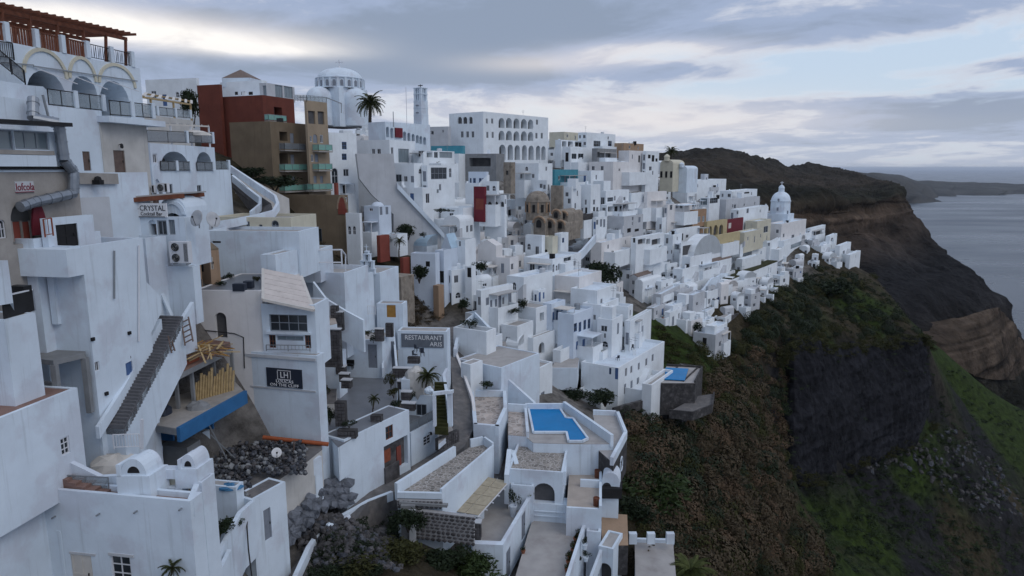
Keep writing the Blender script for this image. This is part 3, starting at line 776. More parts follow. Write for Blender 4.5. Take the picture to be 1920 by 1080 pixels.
class Face:
 def __init__(s, O, d, n, L, H): s.O, s.d, s.n, s.L, s.H = O, d, n, L, H
 def uv(s, px, py):
  p = onplane(px, py, s.O, s.n) - s.O
  return p.dot(s.d), p.z
 def rect(s, x0, y0, x1, y1):
  a, b = s.uv(x0, (y0 + y1) / 2)[0], s.uv(x1, (y0 + y1) / 2)[0]
  xm = (x0 + x1) / 2
  t, c = s.uv(xm, y0)[1], s.uv(xm, y1)[1]
  return min(a, b), min(t, c), max(a, b), max(t, c)
def put_opening(th, fc, r, kind, near):
 K = KIND[kind]
 u0, v0, u1, v1 = r
 if K[2] == 'hole': return
 w, h = u1 - u0, v1 - v0
 c = fc.O + fc.d * (u0 + w / 2) + UP * v0 - fc.n * (K[0] - .055)
 M = Matrix((( fc.d.x, -fc.n.x, 0, c.x), (fc.d.y, -fc.n.y, 0, c.y), (0, 0, 1, c.z), (0, 0, 0, 1)))
 if K[2] == 'win':
  f, p, both, mw, mh = unit_window(w, h, K[1], K[5], K[6], K[3], K[4])
  M = M @ Matrix.Diagonal((w / mw, 1, h / mh, 1))
  if near:
   o = inst(f, "window", th, M); o2 = bpy.data.objects.new("pane", p); col.objects.link(o2); o2.parent = o
  else: inst(both, "window", th, M)
 else:
  f, hd, _, mw, mh = unit_door(w, h, K[1], K[3])
  M = M @ Matrix.Diagonal((w / mw, 1, h / mh, 1))
  o = inst(f, "door", th, M)
  if near: o2 = bpy.data.objects.new("handle", hd); col.objects.link(o2); o2.parent = o
def clean_holes(hs, L, H):
 out = []
 for r, k in hs:
  u0, v0, u1, v1 = r
  u0, u1, v0, v1 = max(u0, .06), min(u1, L - .06), max(v0, .02), min(v1, H - .06)
  if u1 - u0 < .2 or v1 - v0 < .2: continue
  if any(u0 < q[0][2] + .03 and u1 > q[0][0] - .03 and v0 < q[0][3] + .03 and v1 > q[0][1] - .03 for q in out): continue
  out.append(((u0, v0, u1, v1), k))
 return out
def auto_holes(fc, spec, zoff, top, rnd, doorp=0.5):
 """cols x rows of windows over a face whose lit part starts zoff above its buried foot"""
 c, rws = (int(t) for t in spec.split('x'))
 out = []
 sh = (fc.H - zoff - top) / rws
 for j in range(rws):
  for i in range(c):
   if rnd.random() < .14: continue
   w = min(rnd.choice((.7, .8, .9, 1.1)), fc.L / c * .62); h = min(rnd.choice((1.0, 1.2, 1.3)), sh * .5)
   u = fc.L * (i + .5) / c + rnd.uniform(-.12, .12) * fc.L / c
   v = zoff + sh * j + sh * .34
   k = 'w'
   if rnd.random() < doorp * .6: v = zoff + sh * j + .08; h = min(2.0, sh * .72); k = rnd.choice('dwkwdD')
   elif rnd.random() < .15: k = 'v'
   out.append(((u - w / 2, v, u + w / 2, v + h), k))
 return out
HOUSES = []
def house(name, label, xl, ex, xr, yt, yb, Y, yaw=-12, m='white', cat='house', roof='flat', par=0.45, feats='', auto='', group=None,
          deep=None, wide=None, sink=4.0, near=None, deck='deck', rise=None, capm=None, im='interior', seed=None, dep=None):
 E = at(ex, yt, Y); zb = at(ex, yb, Y).z - sink
 th_ = math.radians(yaw)
 u = Vector((math.cos(th_), math.sin(th_), 0)); w = Vector((-math.sin(th_), math.cos(th_), 0))
 Lu = wide if wide else along(xl, E, -u)
 Lw = deep if deep else along(xr, E, w)
 Lu = 5.0 if Lu > 80 else max(Lu, .4)
 Lw = 6.0 if Lw > 80 else max(Lw, .6)
 H = E.z - zb
 Eb = Vector((E.x, E.y, zb))
 A = Eb - u * Lu; B = Eb + w * Lw; C = A + w * Lw
 if near is None: near = Y < 75
 th = thing(name, label, cat, (Eb.x, Eb.y, zb + sink), group)
 fs = Face(A, u, -w, Lu, H); ff = Face(Eb, w, u, Lw, H)
 fl = Face(C, -w, -u, Lw, H); fb = Face(B, -u, w, Lu, H)
 hs, hf = [], []
 for t in feats.split():
  p = t.split(':'); x0, y0, x1, y1 = (float(q) for q in p[1].split(','))
  fc = fs if p[0] == 's' else ff
  (hs if p[0] == 's' else hf).append((fc.rect(x0, y0, x1, y1), p[2]))
 rnd = random.Random(seed if seed is not None else int(xl * 7 + ex * 13 + yt * 3))
 for t in auto.split():
  fc = fs if t[0] == 's' else ff
  (hs if t[0] == 's' else hf).extend(auto_holes(fc, t[1:], sink + .2, par, rnd))
 hs, hf = clean_holes(hs, Lu, H), clean_holes(hf, Lw, H)
 mb = MB()
 D = lambda k: min(dep or KIND[k][0], Lu * .6, Lw * .6) if KIND[k][2] == 'hole' else KIND[k][0]
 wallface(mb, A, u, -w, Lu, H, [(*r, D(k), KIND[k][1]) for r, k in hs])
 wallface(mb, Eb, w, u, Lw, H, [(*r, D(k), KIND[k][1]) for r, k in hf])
 wallface(mb, C, -w, -u, Lw, H, []); wallface(mb, B, -u, w, Lu, H, [])
 t_ = min(0.22, Lu * .2, Lw * .2)
 top = [p + UP * H for p in (A, Eb, B, C)]
 if roof in ('flat', 'dome', 'drum'):
  inn = [A + u * t_ + w * t_, Eb - u * t_ + w * t_, B - u * t_ - w * t_, C + u * t_ - w * t_]
  ti = [p + UP * H for p in inn]; bi = [p + UP * (H - par) for p in inn]
  for k in range(4):
   k2 = (k + 1) % 4
   mb.face([top[k], top[k2], ti[k2], ti[k]]); mb.face([ti[k], ti[k2], bi[k2], bi[k]])
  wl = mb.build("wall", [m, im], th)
  rb = MB(); rb.face([p for p in bi]); rb.build("roof", deck, th)
  if roof == 'dome' or roof == 'drum':
   c = (bi[0] + bi[2]) / 2; rr = rise or min(Lu, Lw) * .38
   db = MB(); q = [(rr * 1.02, -.05), (rr * 1.02, rr * .35 if roof == 'drum' else .12)] + [(rr * math.cos(a), (rr * .35 if roof == 'drum' else .12) + rr * .85 * math.sin(a)) for a in [math.pi / 2 * k / 7 for k in range(7)]] + [(0.02, (rr * .35 if roof == 'drum' else .12) + rr * .85)]
   db.lathe(c, q, 18); db.build("dome", capm or m, th, smooth=True)
 elif roof in ('vaultw', 'vaultu'):
  rs = rise or (Lu if roof == 'vaultw' else Lw) * .32
  if roof == 'vaultw': mb.vault(top[3], top[2] - top[3], top[0] - top[3], rs)
  else: mb.vault(top[0], top[3] - top[0], top[1] - top[0], rs)
  wl = mb.build("wall", [m, im], th)
  rb = MB(); e = .06
  if roof == 'vaultw': rb.vault(top[3] + w * e - u * e * 0 + UP * .005, (top[2] - top[3]), (top[0] - top[3]) - w * e * 0, rs + .03)
  else: rb.vault(top[0] + UP * .005, (top[3] - top[0]), (top[1] - top[0]), rs + .03)
  rb.build("roof", capm or m, th, smooth=True)
 elif roof == 'gable':
  rs = rise or Lu * .25
  a, b, c, d_ = top; r0 = (a + b) / 2 + UP * rs; r1 = (c + d_) / 2 + UP * rs
  mb.face([a, b, r0]); mb.face([c, d_, r1]); mb.build("wall", [m, im], th)
  rb = MB(); e = .25
  for (p, q, r_, s_) in ((a, r0, r1, d_), (b, r0, r1, c)):
   rb.hexa([p, q, r_, s_], [x + UP * .12 for x in (p, q, r_, s_)])
  rb.build("roof", capm or 'rooftile', th)
 else:
  mb.face(top); wl = mb.build("wall", [m, im], th)
 for fc, hh in ((fs, hs), (ff, hf)):
  for r, k in hh: put_opening(th, fc, r, k, near)
 HOUSES.append(th)
 th_info = dict(th=th, s=fs, f=ff, u=u, w=w, E=E, top=top, Lu=Lu, Lw=Lw, H=H)
 return th_info
def slab_on(fc, x0, y0, x1, y1, out, name, th, m, inset=0.0):
 """a box standing proud of a face (balcony, ledge, cornice, sill)"""
 u0, v0, u1, v1 = fc.rect(x0, y0, x1, y1)
 mb = MB(); mb.box(fc.O + fc.d * u0 + UP * v0 + fc.n * (.003 - inset), fc.d * (u1 - u0), fc.n * (out + inset), UP * (v1 - v0))
 return mb.build(name, m, th)
def rail_parts(th, pts, h, style, pm='greymetal', gm='railglass', step=0.14):
 """railing along 3-D points; style 'glass', 'bars' or 'lattice'"""
 pts = [Vector(p) for p in pts]
 for a, b in zip(pts[:-1], pts[1:]):
  d = b - a; L = d.length
  if L < .05: continue
  n = max(1, round(L / 1.5))
  if style == 'glass':
   for k in range(n):
    p, q = a + d * ((k + .03) / n), a + d * ((k + .97) / n)
    m = MB(); m.bar(p + UP * h * .54, q + UP * h * .54, .02, h * .82); m.build("pane", gm, th)
   m = MB(); m.bar(a + UP * h, b + UP * h, .05); m.build("rail", pm, th)
   for k in range(n + 1):
    p = a + d * (k / n); m = MB(); m.bar(p, p + UP * h, .05); m.build("post", pm, th)
  else:
   m = MB(); m.bar(a + UP * h, b + UP * h, .05); m.bar(a + UP * .12, b + UP * .12, .04); m.build("rail", pm, th)
   for k in range(n + 1):
    p = a + d * (k / n); m = MB(); m.bar(p, p + UP * h, .06); m.build("post", pm, th)
   m = MB(); c = int(L / step)
   for k in range(1, c):
    p = a + d * (k / c); m.bar(p + UP * .14, p + UP * (h - .03), .025)
    if style == 'lattice' and k % 2 == 0: m.bar(p + UP * .14, p + d * (1 / c) + UP * (h - .03), .02)
   m.build("balusters", pm, th)
def railing(label, pts, h, style, pm='greymetal', gm='railglass', cat='railing', name='railing', step=.14, group=None):
 th = thing(name, label, cat, pts[0], group); rail_parts(th, pts, h, style, pm, gm, step); return th
def wall_run(label, pts, h, t=0.25, m='white', name='garden_wall', cat='wall', cap=None, group=None):
 """free-standing wall along top points (px, py, Y) or vectors; h metres tall below the top line"""
 P = [p if isinstance(p, Vector) else at(*p) for p in pts]
 o = None; mb = MB()
 nrm = []
 for i in range(len(P)):
  d = (P[min(i + 1, len(P) - 1)] - P[max(i - 1, 0)]); d.z = 0; d.normalize()
  nrm.append(Vector((d.y, -d.x, 0)) * t / 2)
 for i in range(len(P) - 1):
  a, b = P[i], P[i + 1]; na, nb = nrm[i], nrm[i + 1]
  h0, h1 = (h[i], h[i + 1]) if isinstance(h, (list, tuple)) else (h, h)
  lo = [a - na - UP * h0, b - nb - UP * h1, b + nb - UP * h1, a + na - UP * h0]
  hi = [a - na, b - nb, b + nb, a + na]
  if (lo[1] - lo[0]).cross(lo[3] - lo[0]).z < 0: lo.reverse(); hi.reverse()
  mb.hexa(lo, hi)
 o = mb.build(name, m, None, loc=P[0] - UP * (h[0] if isinstance(h, (list, tuple)) else h))
 return tag(o, label, cat, group)
def terrace(label, poly, z, h, floor='deck', wallm='white', par=0.9, edges=(), t=0.22, name='terrace', cat='terrace', parm=None, group=None, glass=(), gm='railglass'):
 """level platform: poly = photo points on the floor plane z, sides going down h; parapets on the listed edges"""
 P = [p if isinstance(p, Vector) else onz(p[0], p[1], z) for p in poly]
 th = thing(name, label, cat, P[0] - UP * h, group)
 mb = MB(); mb.prism(P, z - h, z - .06); mb.build("wall", wallm, th)
 mb = MB(); mb.prism(P, z - .055, z); mb.build("floor", floor, th)
 cen = sum(P, Vector()) / len(P)
 for e in edges:
  hh = par
  if isinstance(e, tuple): e, hh = e
  a, b = P[e], P[(e + 1) % len(P)]
  d = (b - a).normalized(); n = Vector((d.y, -d.x, 0))
  if n.dot(cen - (a + b) / 2) < 0: n = -n
  mb = MB(); mb.box(a - n * .004 - d * .004 - UP * .3, (b - a) + d * .008, n * t, UP * (hh + .3)); mb.build("parapet", parm or wallm, th)
 for e in glass:
  a, b = P[e], P[(e + 1) % len(P)]
  rail_parts(th, [a, b], .95, 'glass', 'greymetal', gm)
 return th, P
def stairs(label, bot, top, wid, n, m='stair', name='stairs', cat='stairs', side=None):
 """flight from bottom centre to top centre (3-D), wid = width vector"""
 b, t, wid = Vector(bot), Vector(top), Vector(wid)
 th = thing(name, label, cat, b)
 run = (t - b); rz = run.z / n; hv = Vector((run.x, run.y, 0)) / n
 mb = MB(); mb.box((0, 0, 0), wid, hv * 1.02, UP * (rz + .5));
 me = None
 for k in range(n):
  if me is None:
   o = MB(); o.box(b - wid / 2 - UP * .5, wid, hv * 1.02, UP * (rz + .5)); ob = o.build("step", m, th); me = ob.data
  else:
   ob = bpy.data.objects.new("step", me); col.objects.link(ob); ob.parent = th; ob.location = hv * k + UP * rz * k
 return th
def text_on(fc, x0, y0, x1, y1, txt, name, th, m, proud=.03, depth=.02):
 """letters fitted into the photo rectangle on a face"""
 cu = bpy.data.curves.new(name, 'FONT'); cu.body = txt; cu.extrude = depth; cu.align_x = 'LEFT'; cu.resolution_u = 2
 o = bpy.data.objects.new(name, cu); col.objects.link(o); bpy.context.view_layer.update()
 me = bpy.data.meshes.new_from_object(o); bpy.data.objects.remove(o); bpy.data.curves.remove(cu)
 co = np.zeros(len(me.vertices) * 3); me.vertices.foreach_get("co", co); co = co.reshape(-1, 3)
 lo, hi = co.min(0), co.max(0)
 u0, v0, u1, v1 = fc.rect(x0, y0, x1, y1)
 co[:, 0] = (co[:, 0] - lo[0]) / (hi[0] - lo[0]) * (u1 - u0); co[:, 1] = (co[:, 1] - lo[1]) / (hi[1] - lo[1]) * (v1 - v0)
 me.vertices.foreach_set("co", co.ravel()); me.materials.append(MATS[m]); me.name = name
 c = fc.O + fc.d * u0 + UP * v0 + fc.n * proud
 M = Matrix(((fc.d.x, 0, fc.n.x, c.x), (fc.d.y, 0, fc.n.y, c.y), (0, 1, 0, c.z), (0, 0, 0, 1)))
 return inst(me, name, th, M)
# ------------------------------------------------------------------ plants
def leaf_ball(mb, c, rx, ry, rz, n, s, rnd, low=-0.2):
 """many small leaf faces through a lumpy volume"""
 c = Vector(c)
 lumps = [(Vector((rnd.gauss(0, .42), rnd.gauss(0, .42), rnd.uniform(low, .6))), rnd.uniform(.35, .6)) for _ in range(max(4, n // 70))]
 for _ in range(n):
  l, lr = rnd.choice(lumps)
  d = Vector((rnd.gauss(0, 1), rnd.gauss(0, 1), rnd.gauss(0, 1))).normalized() * lr * rnd.uniform(.55, 1.0) + l
  p = c + Vector((d.x * rx, d.y * ry, d.z * rz))
  a = Vector((rnd.gauss(0, 1), rnd.gauss(0, 1), rnd.gauss(0, .6))).normalized() * s * rnd.uniform(.6, 1.3)
  b = Vector((rnd.gauss(0, 1), rnd.gauss(0, 1), rnd.gauss(0, 1))).normalized() * s * rnd.uniform(.4, .8)
  mb.face([p - a, p - b * .5, p + a, p + b])
SHRUB = {}
def shrub_mesh(kind, seed, n=420, s=.115):
 k = (kind, seed, n)
 if k not in SHRUB:
  rnd = random.Random(seed * 31 + len(kind)); mb = MB(); leaf_ball(mb, (0, 0, .38), .95, .95, .62, n, s, rnd)
  st = MB()
  for a in range(4):
   an = a * 1.6 + rnd.random(); st.tube([(0, 0, -.3), (.18 * math.cos(an), .18 * math.sin(an), .15), (.4 * math.cos(an), .4 * math.sin(an), .55)], [.05, .035, .012], 5)
  def me(m, nm, mt):
   x = bpy.data.meshes.new(nm); x.from_pydata(m.v, [], m.f); x.materials.append(MATS[mt]); return x
  SHRUB[k] = (me(mb, "foliage", kind), me(st, "stem", "bark"))
 return SHRUB[k]
def shrub(label, p, r, h=None, kind='leafdark', group=None, name='shrub', cat='shrub', n=420):
 p = Vector(p); h = h or r; n = int(n * 1.5)
 th = thing(name, label, cat, p, group)
 f, s = shrub_mesh(kind, R.randrange(5), n)
 M = Matrix.Translation(p) @ Matrix.Rotation(R.random() * 6.28, 4, 'Z') @ Matrix.Diagonal((r, r, h, 1))
 inst(f, "foliage", th, M); inst(s, "stem", th, M)
 return th
def palm(label, base, h, crown, kind='palmleaf', n=34, trunk_r=.22, name='palm_tree', fan=False, cat='palm tree'):
 base = Vector(base); rnd = random.Random(int(h * 100))
 th = thing(name, label, cat, base)
 mb = MB(); top = base + Vector((.15, .1, h))
 mb.tube([base - UP * .5, base + UP * h * .3, base + Vector((.1, .05, h * .7)), top, top + UP * .35], [trunk_r * 1.3, trunk_r, trunk_r * .95, trunk_r * 1.25, trunk_r * .5], 9)
 for k in range(int(h / .35)):
  z = h * k / int(h / .35); mb.lathe(base + Vector((.15 * z / h, .1 * z / h, z)), [(trunk_r * 1.02, 0), (trunk_r * 1.2, .1), (trunk_r * 1.02, .16)], 8)
 mb.build("trunk", "bark", th)
 fm = []
 for v in range(3):
  m = MB(); pts = []
  for k in range(9):
   t = k / 8; pts.append(Vector((crown * (t * (1 - .13 * t * t)), 0, crown * (.42 * t - (.62 + .1 * v) * t * t))))
  for k in range(8):
   m.bar(pts[k], pts[k + 1], .035 * (1 - k / 9))
   for q in range(3):
    t = (k + q / 3) / 8; p = pts[k].lerp(pts[k + 1], q / 3); ll = crown * .24 * (1 - abs(t - .4) * 1.1)
    for sg in (-1, 1):
     tip = p + Vector((ll * .55, sg * ll * .8, -ll * (.3 + .35 * rnd.random())))
     e = Vector((.045 * crown / 2, 0, .02)); m.face([p, p + e * 1.2, tip])
     m.face([p + e * .3 + UP * .015, p + e * 1.6, tip + Vector((.04, 0, .05))])
  x = bpy.data.meshes.new("frond"); x.from_pydata(m.v, [], m.f); x.materials.append(MATS[kind]); fm.append(x)
 for k in range(n):
  el = 1.15 - 1.75 * (k / n) ** .8 + rnd.uniform(-.1, .1); az = k * 2.399 + rnd.uniform(-.2, .2)
  M = Matrix.Translation(top + UP * .2) @ Matrix.Rotation(az, 4, 'Z') @ Matrix.Rotation(-el + .25, 4, 'Y') @ Matrix.Scale(rnd.uniform(.8, 1.08), 4)
  inst(fm[k % 3], "frond", th, M)
 return th
def pot_plant(label, p, r=.3, h=.8, pm='terracotta', leaf='leafgreen', group=None, name='potted_plant'):
 p = Vector(p); th = thing(name, label, "potted plant", p, group)
 m = MB(); m.lathe(p, [(0.01, 0), (r * .7, 0), (r, h * .45), (r * 1.08, h * .45), (r * 1.08, h * .5), (r * .9, h * .5), (r * .85, h * .43), (0.01, h * .43)], 12); m.build("pot", pm, th, smooth=False)
 f, s = shrub_mesh(leaf, R.randrange(5))
 inst(f, "foliage", th, Matrix.Translation(p + UP * h * .45) @ Matrix.Diagonal((r * 1.5, r * 1.5, h * .75, 1)))
 return th
# ================================================================== near left: the street on the rim
W_ = Vector((math.sin(math.radians(9.6)), math.cos(math.radians(9.6)), 0))     # along the street
U_ = Vector((math.cos(math.radians(9.6)), -math.sin(math.radians(9.6)), 0))    # towards the sea
E1 = at(-80, 59, 40.4)
def street(px, py, off):
 """distance of the plane that stands off metres seaward of the arcade front"""
 return onplane(px, py, E1 + U_ * off, U_).y
def sh(name, label, ex, xr, yt, yb, off, xl=None, yaw=-9.6, **k):
 return house(name, label, ex - 60 if xl is None else xl, ex, xr, yt, yb, street(ex, yt, off), yaw, **k)
def fpt(fc, px, py, out=0.0): return onplane(px, py, fc.O, fc.n) + fc.n * out
def ring(fc, x0, yt, x1, ys, wd, proud, th, m, name="arch_moulding"):
 u0, vs0, u1, _ = fc.rect(x0, ys - .1, x1, ys); vt = fc.uv((x0 + x1) / 2, yt)[1]
 um, r, rise = (u0 + u1) / 2, (u1 - u0) / 2, vt - vs0
 mb = MB(); P = lambda a, k, o: fc.O + fc.d * (um + (r - k) * math.cos(a)) + UP * (vs0 + (rise - k) * math.sin(a)) + fc.n * o
 for k in range(14):
  a, b = math.pi * k / 14, math.pi * (k + 1) / 14
  mb.hexa([P(a, wd, .003), P(a, 0, .003), P(b, 0, .003), P(b, wd, .003)], [P(a, wd, proud), P(a, 0, proud), P(b, 0, proud), P(b, wd, proud)])
 return mb.build(name, m, th)
hotel = sh("hotel_building", "white hotel with three cream arches and a brown pergola on its roof, top left", -80, 262, 59, 300, 0, par=.12, xl=-500,
           feats="f:50,133,122,200:a f:135,143,182,208:a f:188,152,242,220:a", dep=4.5, im='brown', sink=8)
hf = hotel['f']; hth = hotel['th']
for (x0, yt, x1, ys) in ((42, 91, 126, 142), (128, 106, 181, 150), (184, 119, 254, 160)): ring(hf, x0, yt, x1, ys, .22, .10, hth, 'cream')
for (x0, y0, x1, y1) in ((0, 117, 60, 122), (60, 124, 255, 152)):
 mb = MB(); mb.bar(fpt(hf, x0, y0, .12), fpt(hf, x1, y1, .12), .07); mb.build("awning_arm", "greymetal", hth)
for (a, b, c, d) in ((66, 128, 118, 158), (142, 145, 176, 168), (197, 150, 236, 172)):
 mb = MB(); mb.bar(fpt(hf, a, b, .1), fpt(hf, c, d, 1.1), .05); mb.build("awning_arm", "framewhite", hth)
def roofline(px): return 75 + .204 * px
pg = thing("pergola", "brown timber pergola over the top roof terrace of the arched hotel", "pergola", fpt(hf, 120, 100, -.5))
for x, yt in ((-40, 8), (10, 19), (62, 29), (113, 42), (162, 53), (204, 63), (241, 73)):
 b = fpt(hf, x, roofline(x), -.25); t = fpt(hf, x, yt, -.25)
 mb = MB(); mb.bar(b - UP * .3, t, .16); mb.build("post", "wood", pg)
 mb = MB(); mb.bar(b - UP * .3 - U_ * 3.2, t - U_ * 3.2, .16); mb.build("post", "wood", pg)
for o in (-.25, -3.45):
 mb = MB(); mb.bar(fpt(hf, -60, 4, o), fpt(hf, 243, 73, o), .14, .24); mb.build("beam", "wood", pg)
a, b = fpt(hf, -60, 1, 0), fpt(hf, 243, 69, 0)
for k in range(22):
 p = a.lerp(b, k / 21) + UP * .16; mb = MB(); mb.bar(p + U_ * .55, p - U_ * 4.0, .11, .17); mb.build("rafter", "wood", pg)
for k in range(9):
 p, q = a - U_ * (.2 + k * .42) + UP * .31, b - U_ * (.2 + k * .42) + UP * .31; mb = MB(); mb.bar(p, q, .09, .06); mb.build("slat", "wood", pg)
for x0, x1, st in ((-40, 10, 'w'), (21, 64, 'w'), (76, 114, 'w'), (126, 162, 'w'), (171, 209, 'b'), (214, 248, 'b')):
 p, q = fpt(hf, x0, roofline(x0), -.1), fpt(hf, x1, roofline(x1), -.1)
 if st == 'w':
  th = thing("railing", f"brown board railing {['left of the first white pillar','between the first and second white pillars','between the second and third white pillars','between the third and fourth white pillars'][[-40,21,76,126].index(x0)]} under the pergola", "railing", p)
  mb = MB(); mb.bar(p + UP * 1.0, q + UP * 1.0, .09); mb.build("rail", "wood", th)
  n = max(3, int((q - p).length / .2))
  for k in range(n):
   c = p.lerp(q, (k + .5) / n); mb = MB(); mb.bar(c, c + UP * .96, .15, .04, up=U_); mb.build("plank", "wood", th)
 else: railing(f"black lattice railing {'left' if x0 < 200 else 'right'} of the last two at the pergola's right end", [p, q], 1.0, 'lattice', 'blackmetal', step=.2)
for x in (15, 71, 120, 166, 211, 250):
 p = fpt(hf, x, roofline(x), -.1); mb = MB(); mb.cbox(p, .34, .34, 1.15, math.radians(-9.6)); mb.build("pillar", "white", hth)
railing("black bar railing at the far left edge below the pergola", [fpt(hf, -40, 105, .1), fpt(hf, 24, 113, .1)], 1.0, 'bars', 'blackmetal')
# terrace below the arches
low = sh("terrace_building", "white wall with a dark framed glass balcony below the three arches", -60, 186, 181, 460, 1.3, xl=-300, par=.05, feats="f:156,284,170,320:b", sink=6)
lf = low['f']
def panel_rail(lab, fc, xs, ya, yb, h, out=-.12, gm='railglass'):
 """dark framed glass between white pillars"""
 L = lambda x: ya + (yb - ya) * (x - xs[0][0]) / (xs[-1][1] - xs[0][0])
 th = thing("balustrade", lab, "railing", fpt(fc, xs[0][0], L(xs[0][0]), out))
 for x0, x1 in xs:
  p, q = fpt(fc, x0, L(x0), out), fpt(fc, x1, L(x1), out)
  d = q - p
  m = MB(); m.bar(p + UP * h * .5, q + UP * h * .5, .02, h * .9); m.build("pane", gm, th)
  for t in (0, .5, 1): m = MB(); m.bar(p + d * t, p + d * t + UP * h, .05); m.build("frame", "blackmetal", th)
  m = MB(); m.bar(p + UP * h, q + UP * h, .06); m.bar(p + UP * .05, q + UP * .05, .06); m.build("rail", "blackmetal", th)
  m = MB(); m.cbox(q + d.normalized() * .12, .3, .26, h * 1.12, math.radians(80)); m.build("pillar", "white", th)
 return th
panel_rail("dark framed glass balustrade under the first two hotel arches", lf, [(95, 143), (150, 195)], 197, 208, 1.0)
grey = sh("rendered_building", "grey rendered block with a brown door and wall lamp below the third arch", 186, 274, 226, 460, 1.35, xl=180, m='whitedirty', par=.05, feats="f:214,282,235,324:b", sink=6)
gf = grey['f']
mb = MB(); p, q = fpt(gf, 183, 226, .9), fpt(gf, 291, 236, .9)
mb.box(p - U_ * 2.6 - UP * .1, q - p, U_ * 2.6, UP * .42); mb.build("balcony", "white", grey['th'])
panel_rail("dark framed glass balustrade on the slab under the third hotel arch", Face(gf.O + gf.n * .9, gf.d, gf.n, gf.L, gf.H), [(210, 249), (254, 288)], 216, 222, 1.0)
lamp = MB(); c = fpt(gf, 221, 272, .06); lamp.bar(c, c + U_ * .25 + UP * .1, .04); lamp.lathe(c + U_ * .25 - UP * .25, [(.02, 0), (.12, .08), (.1, .3), (.02, .36)], 8)
tag(lamp.build("wall_lamp", "blackmetal", None, loc=c), "black wall lamp above the brown door on the grey block", "lamp")
ledge = sh("terrace_wall", "white terrace ledge with a bare planter left of the brown door", 142, 276, 324, 470, 2.2, xl=138, par=.5, sink=5, cat="terrace")
mb = MB(); p = fpt(ledge['f'], 144, 345, .25); q = fpt(ledge['f'], 217, 345, .25); mb.box(p - U_ * .3, q - p, U_ * .3, UP * .72)
tag(mb.build("planter", "concretewarm", None, loc=p), "bare tan planter box on the white ledge beside the metal duct", "planter")
mb = MB(); mb.cbox(fpt(ledge['f'], 172, 346, .5), .5, .5, .3, 0); mb.lathe(fpt(ledge['f'], 172, 346, .5) + UP * .3, [(.25, 0), (.18, .2), (.02, .26)], 8)
tag(mb.build("roof_vent", "dark", None, loc=fpt(ledge['f'], 172, 346, .5)), "small dark vent in front of the bare tan planter", "vent")
# bar with the metal duct
bar = sh("bar_building", "grey bar front with a red arched doorway, silver duct and lofcola sign", -80, 144, 314, 480, 4.0, xl=-300, m='concretewarm', par=.1,
         feats="f:-2,412,11,447:v f:20,374,84,456:a", dep=1.0, im='concrete', sink=6)
bf, bth = bar['f'], bar['th']
slab_on(bf, -70, 312, 140, 318, .18, "cornice", bth, "blackmetal")
ring(bf, 60, 378, 88, 440, .5, .12, bth, "maroon", "arch_surround")
for x0, x1, m_ in ((22, 33, 'dark'), (38, 52, 'redbright'), (56, 69, 'redbright')):
 u0, v0, u1, v1 = bf.rect(x0, 416, x1, 452); mb = MB(); mb.box(bf.O + bf.d * u0 + UP * v0 - bf.n * .55, bf.d * (u1 - u0), bf.n * .06, UP * (v1 - v0)); mb.build("door", m_, bth)
 for xx in (x0 - 2, x1 + 1):
  a_ = bf.rect(xx, 414, xx + 2, 455); mb = MB(); mb.box(bf.O + bf.d * a_[0] + UP * a_[1] - bf.n * .56, bf.d * (a_[2] - a_[0]), bf.n * .12, UP * (a_[3] - a_[1])); mb.build("door_frame", "concretewarm", bth)
sg = thing("bar_sign", "small white sign with maroon lofcola lettering above the red arch", "sign", fpt(bf, 27, 361, .05))
slab_on(bf, 27, 340, 62, 361, .06, "panel", sg, "whitegrey"); text_on(bf, 28, 343, 62, 357, "lofcola", "lettering", sg, "lettersred", .07)
slab_on(bf, 28, 359, 62, 360.5, .09, "underline", sg, "lettersred")
lounge = sh("lounge_building", "glass fronted lounge under a black canopy above the grey bar", -80, 113, 236, 316, 4.05, xl=-300, par=.3, sink=.2, feats="f:-60,240,26,280:h f:27,241,92,280:h")
slab_on(lounge['f'], -70, 281, 95, 289, .25, "ledge", lounge['th'], "concretewarm")
slab_on(lounge['f'], -78, 290, 96, 312, .35, "band", lounge['th'], "white")
cn = MB(); p, q = fpt(lounge['f'], -78, 229, 1.1), fpt(lounge['f'], 106, 238, 1.1); cn.box(p - U_ * 1.1, q - p, U_ * 1.1, UP * .22)
cn.build("canopy", "blackmetal", lounge['th'])
up_ = sh("service_block", "plain white service block with pipes above the black canopy", -80, 90, 172, 236, 2.6, xl=-300, par=.1, sink=1)
wall_run("sloping white stair parapet below the far left arch", [(-10, 150, 41), (50, 160, 44), (76, 162, 46), (92, 178, 47.5)], 2.8, .3)
railing("black stair handrail sloping down left of the first arch", [at(-5, 118, 41), at(48, 160, 44)], .9, 'bars', 'blackmetal')
dl = 1.0
def duct(label, pts, r, m='galv', name="duct", seg=True):
 P = [p if isinstance(p, Vector) else at(*p) for p in pts]
 th = thing(name, label, "duct", P[0])
 for i in range(len(P) - 1):
  mb = MB(); mb.tube([P[i], P[i + 1]], r, 12); mb.build("pipe", m, th)
  n = int((P[i + 1] - P[i]).length / .9)
  for k in range(n + 1):
   c = P[i].lerp(P[i + 1], (k + .5) / (n + 1)); d = (P[i + 1] - P[i]).normalized(); mb = MB(); mb.tube([c - d * .04, c + d * .04], r * 1.1, 12); mb.build("collar", m, th)
 return th
o4 = lambda x, y, e=4.45: (x, y, street(x, y, e))
duct("fat silver ventilation duct running down from the canopy to the red arch", [o4(62, 185, 3.2), o4(62, 222, 3.6), o4(110, 231), o4(120, 300), o4(138, 322), o4(138, 362), o4(60, 380), o4(38, 388)], .30)
duct("thin grey pipe on the white service block", [o4(80, 178, 3.0), o4(92, 224, 3.0)], .07, "greymetal", "pipe")
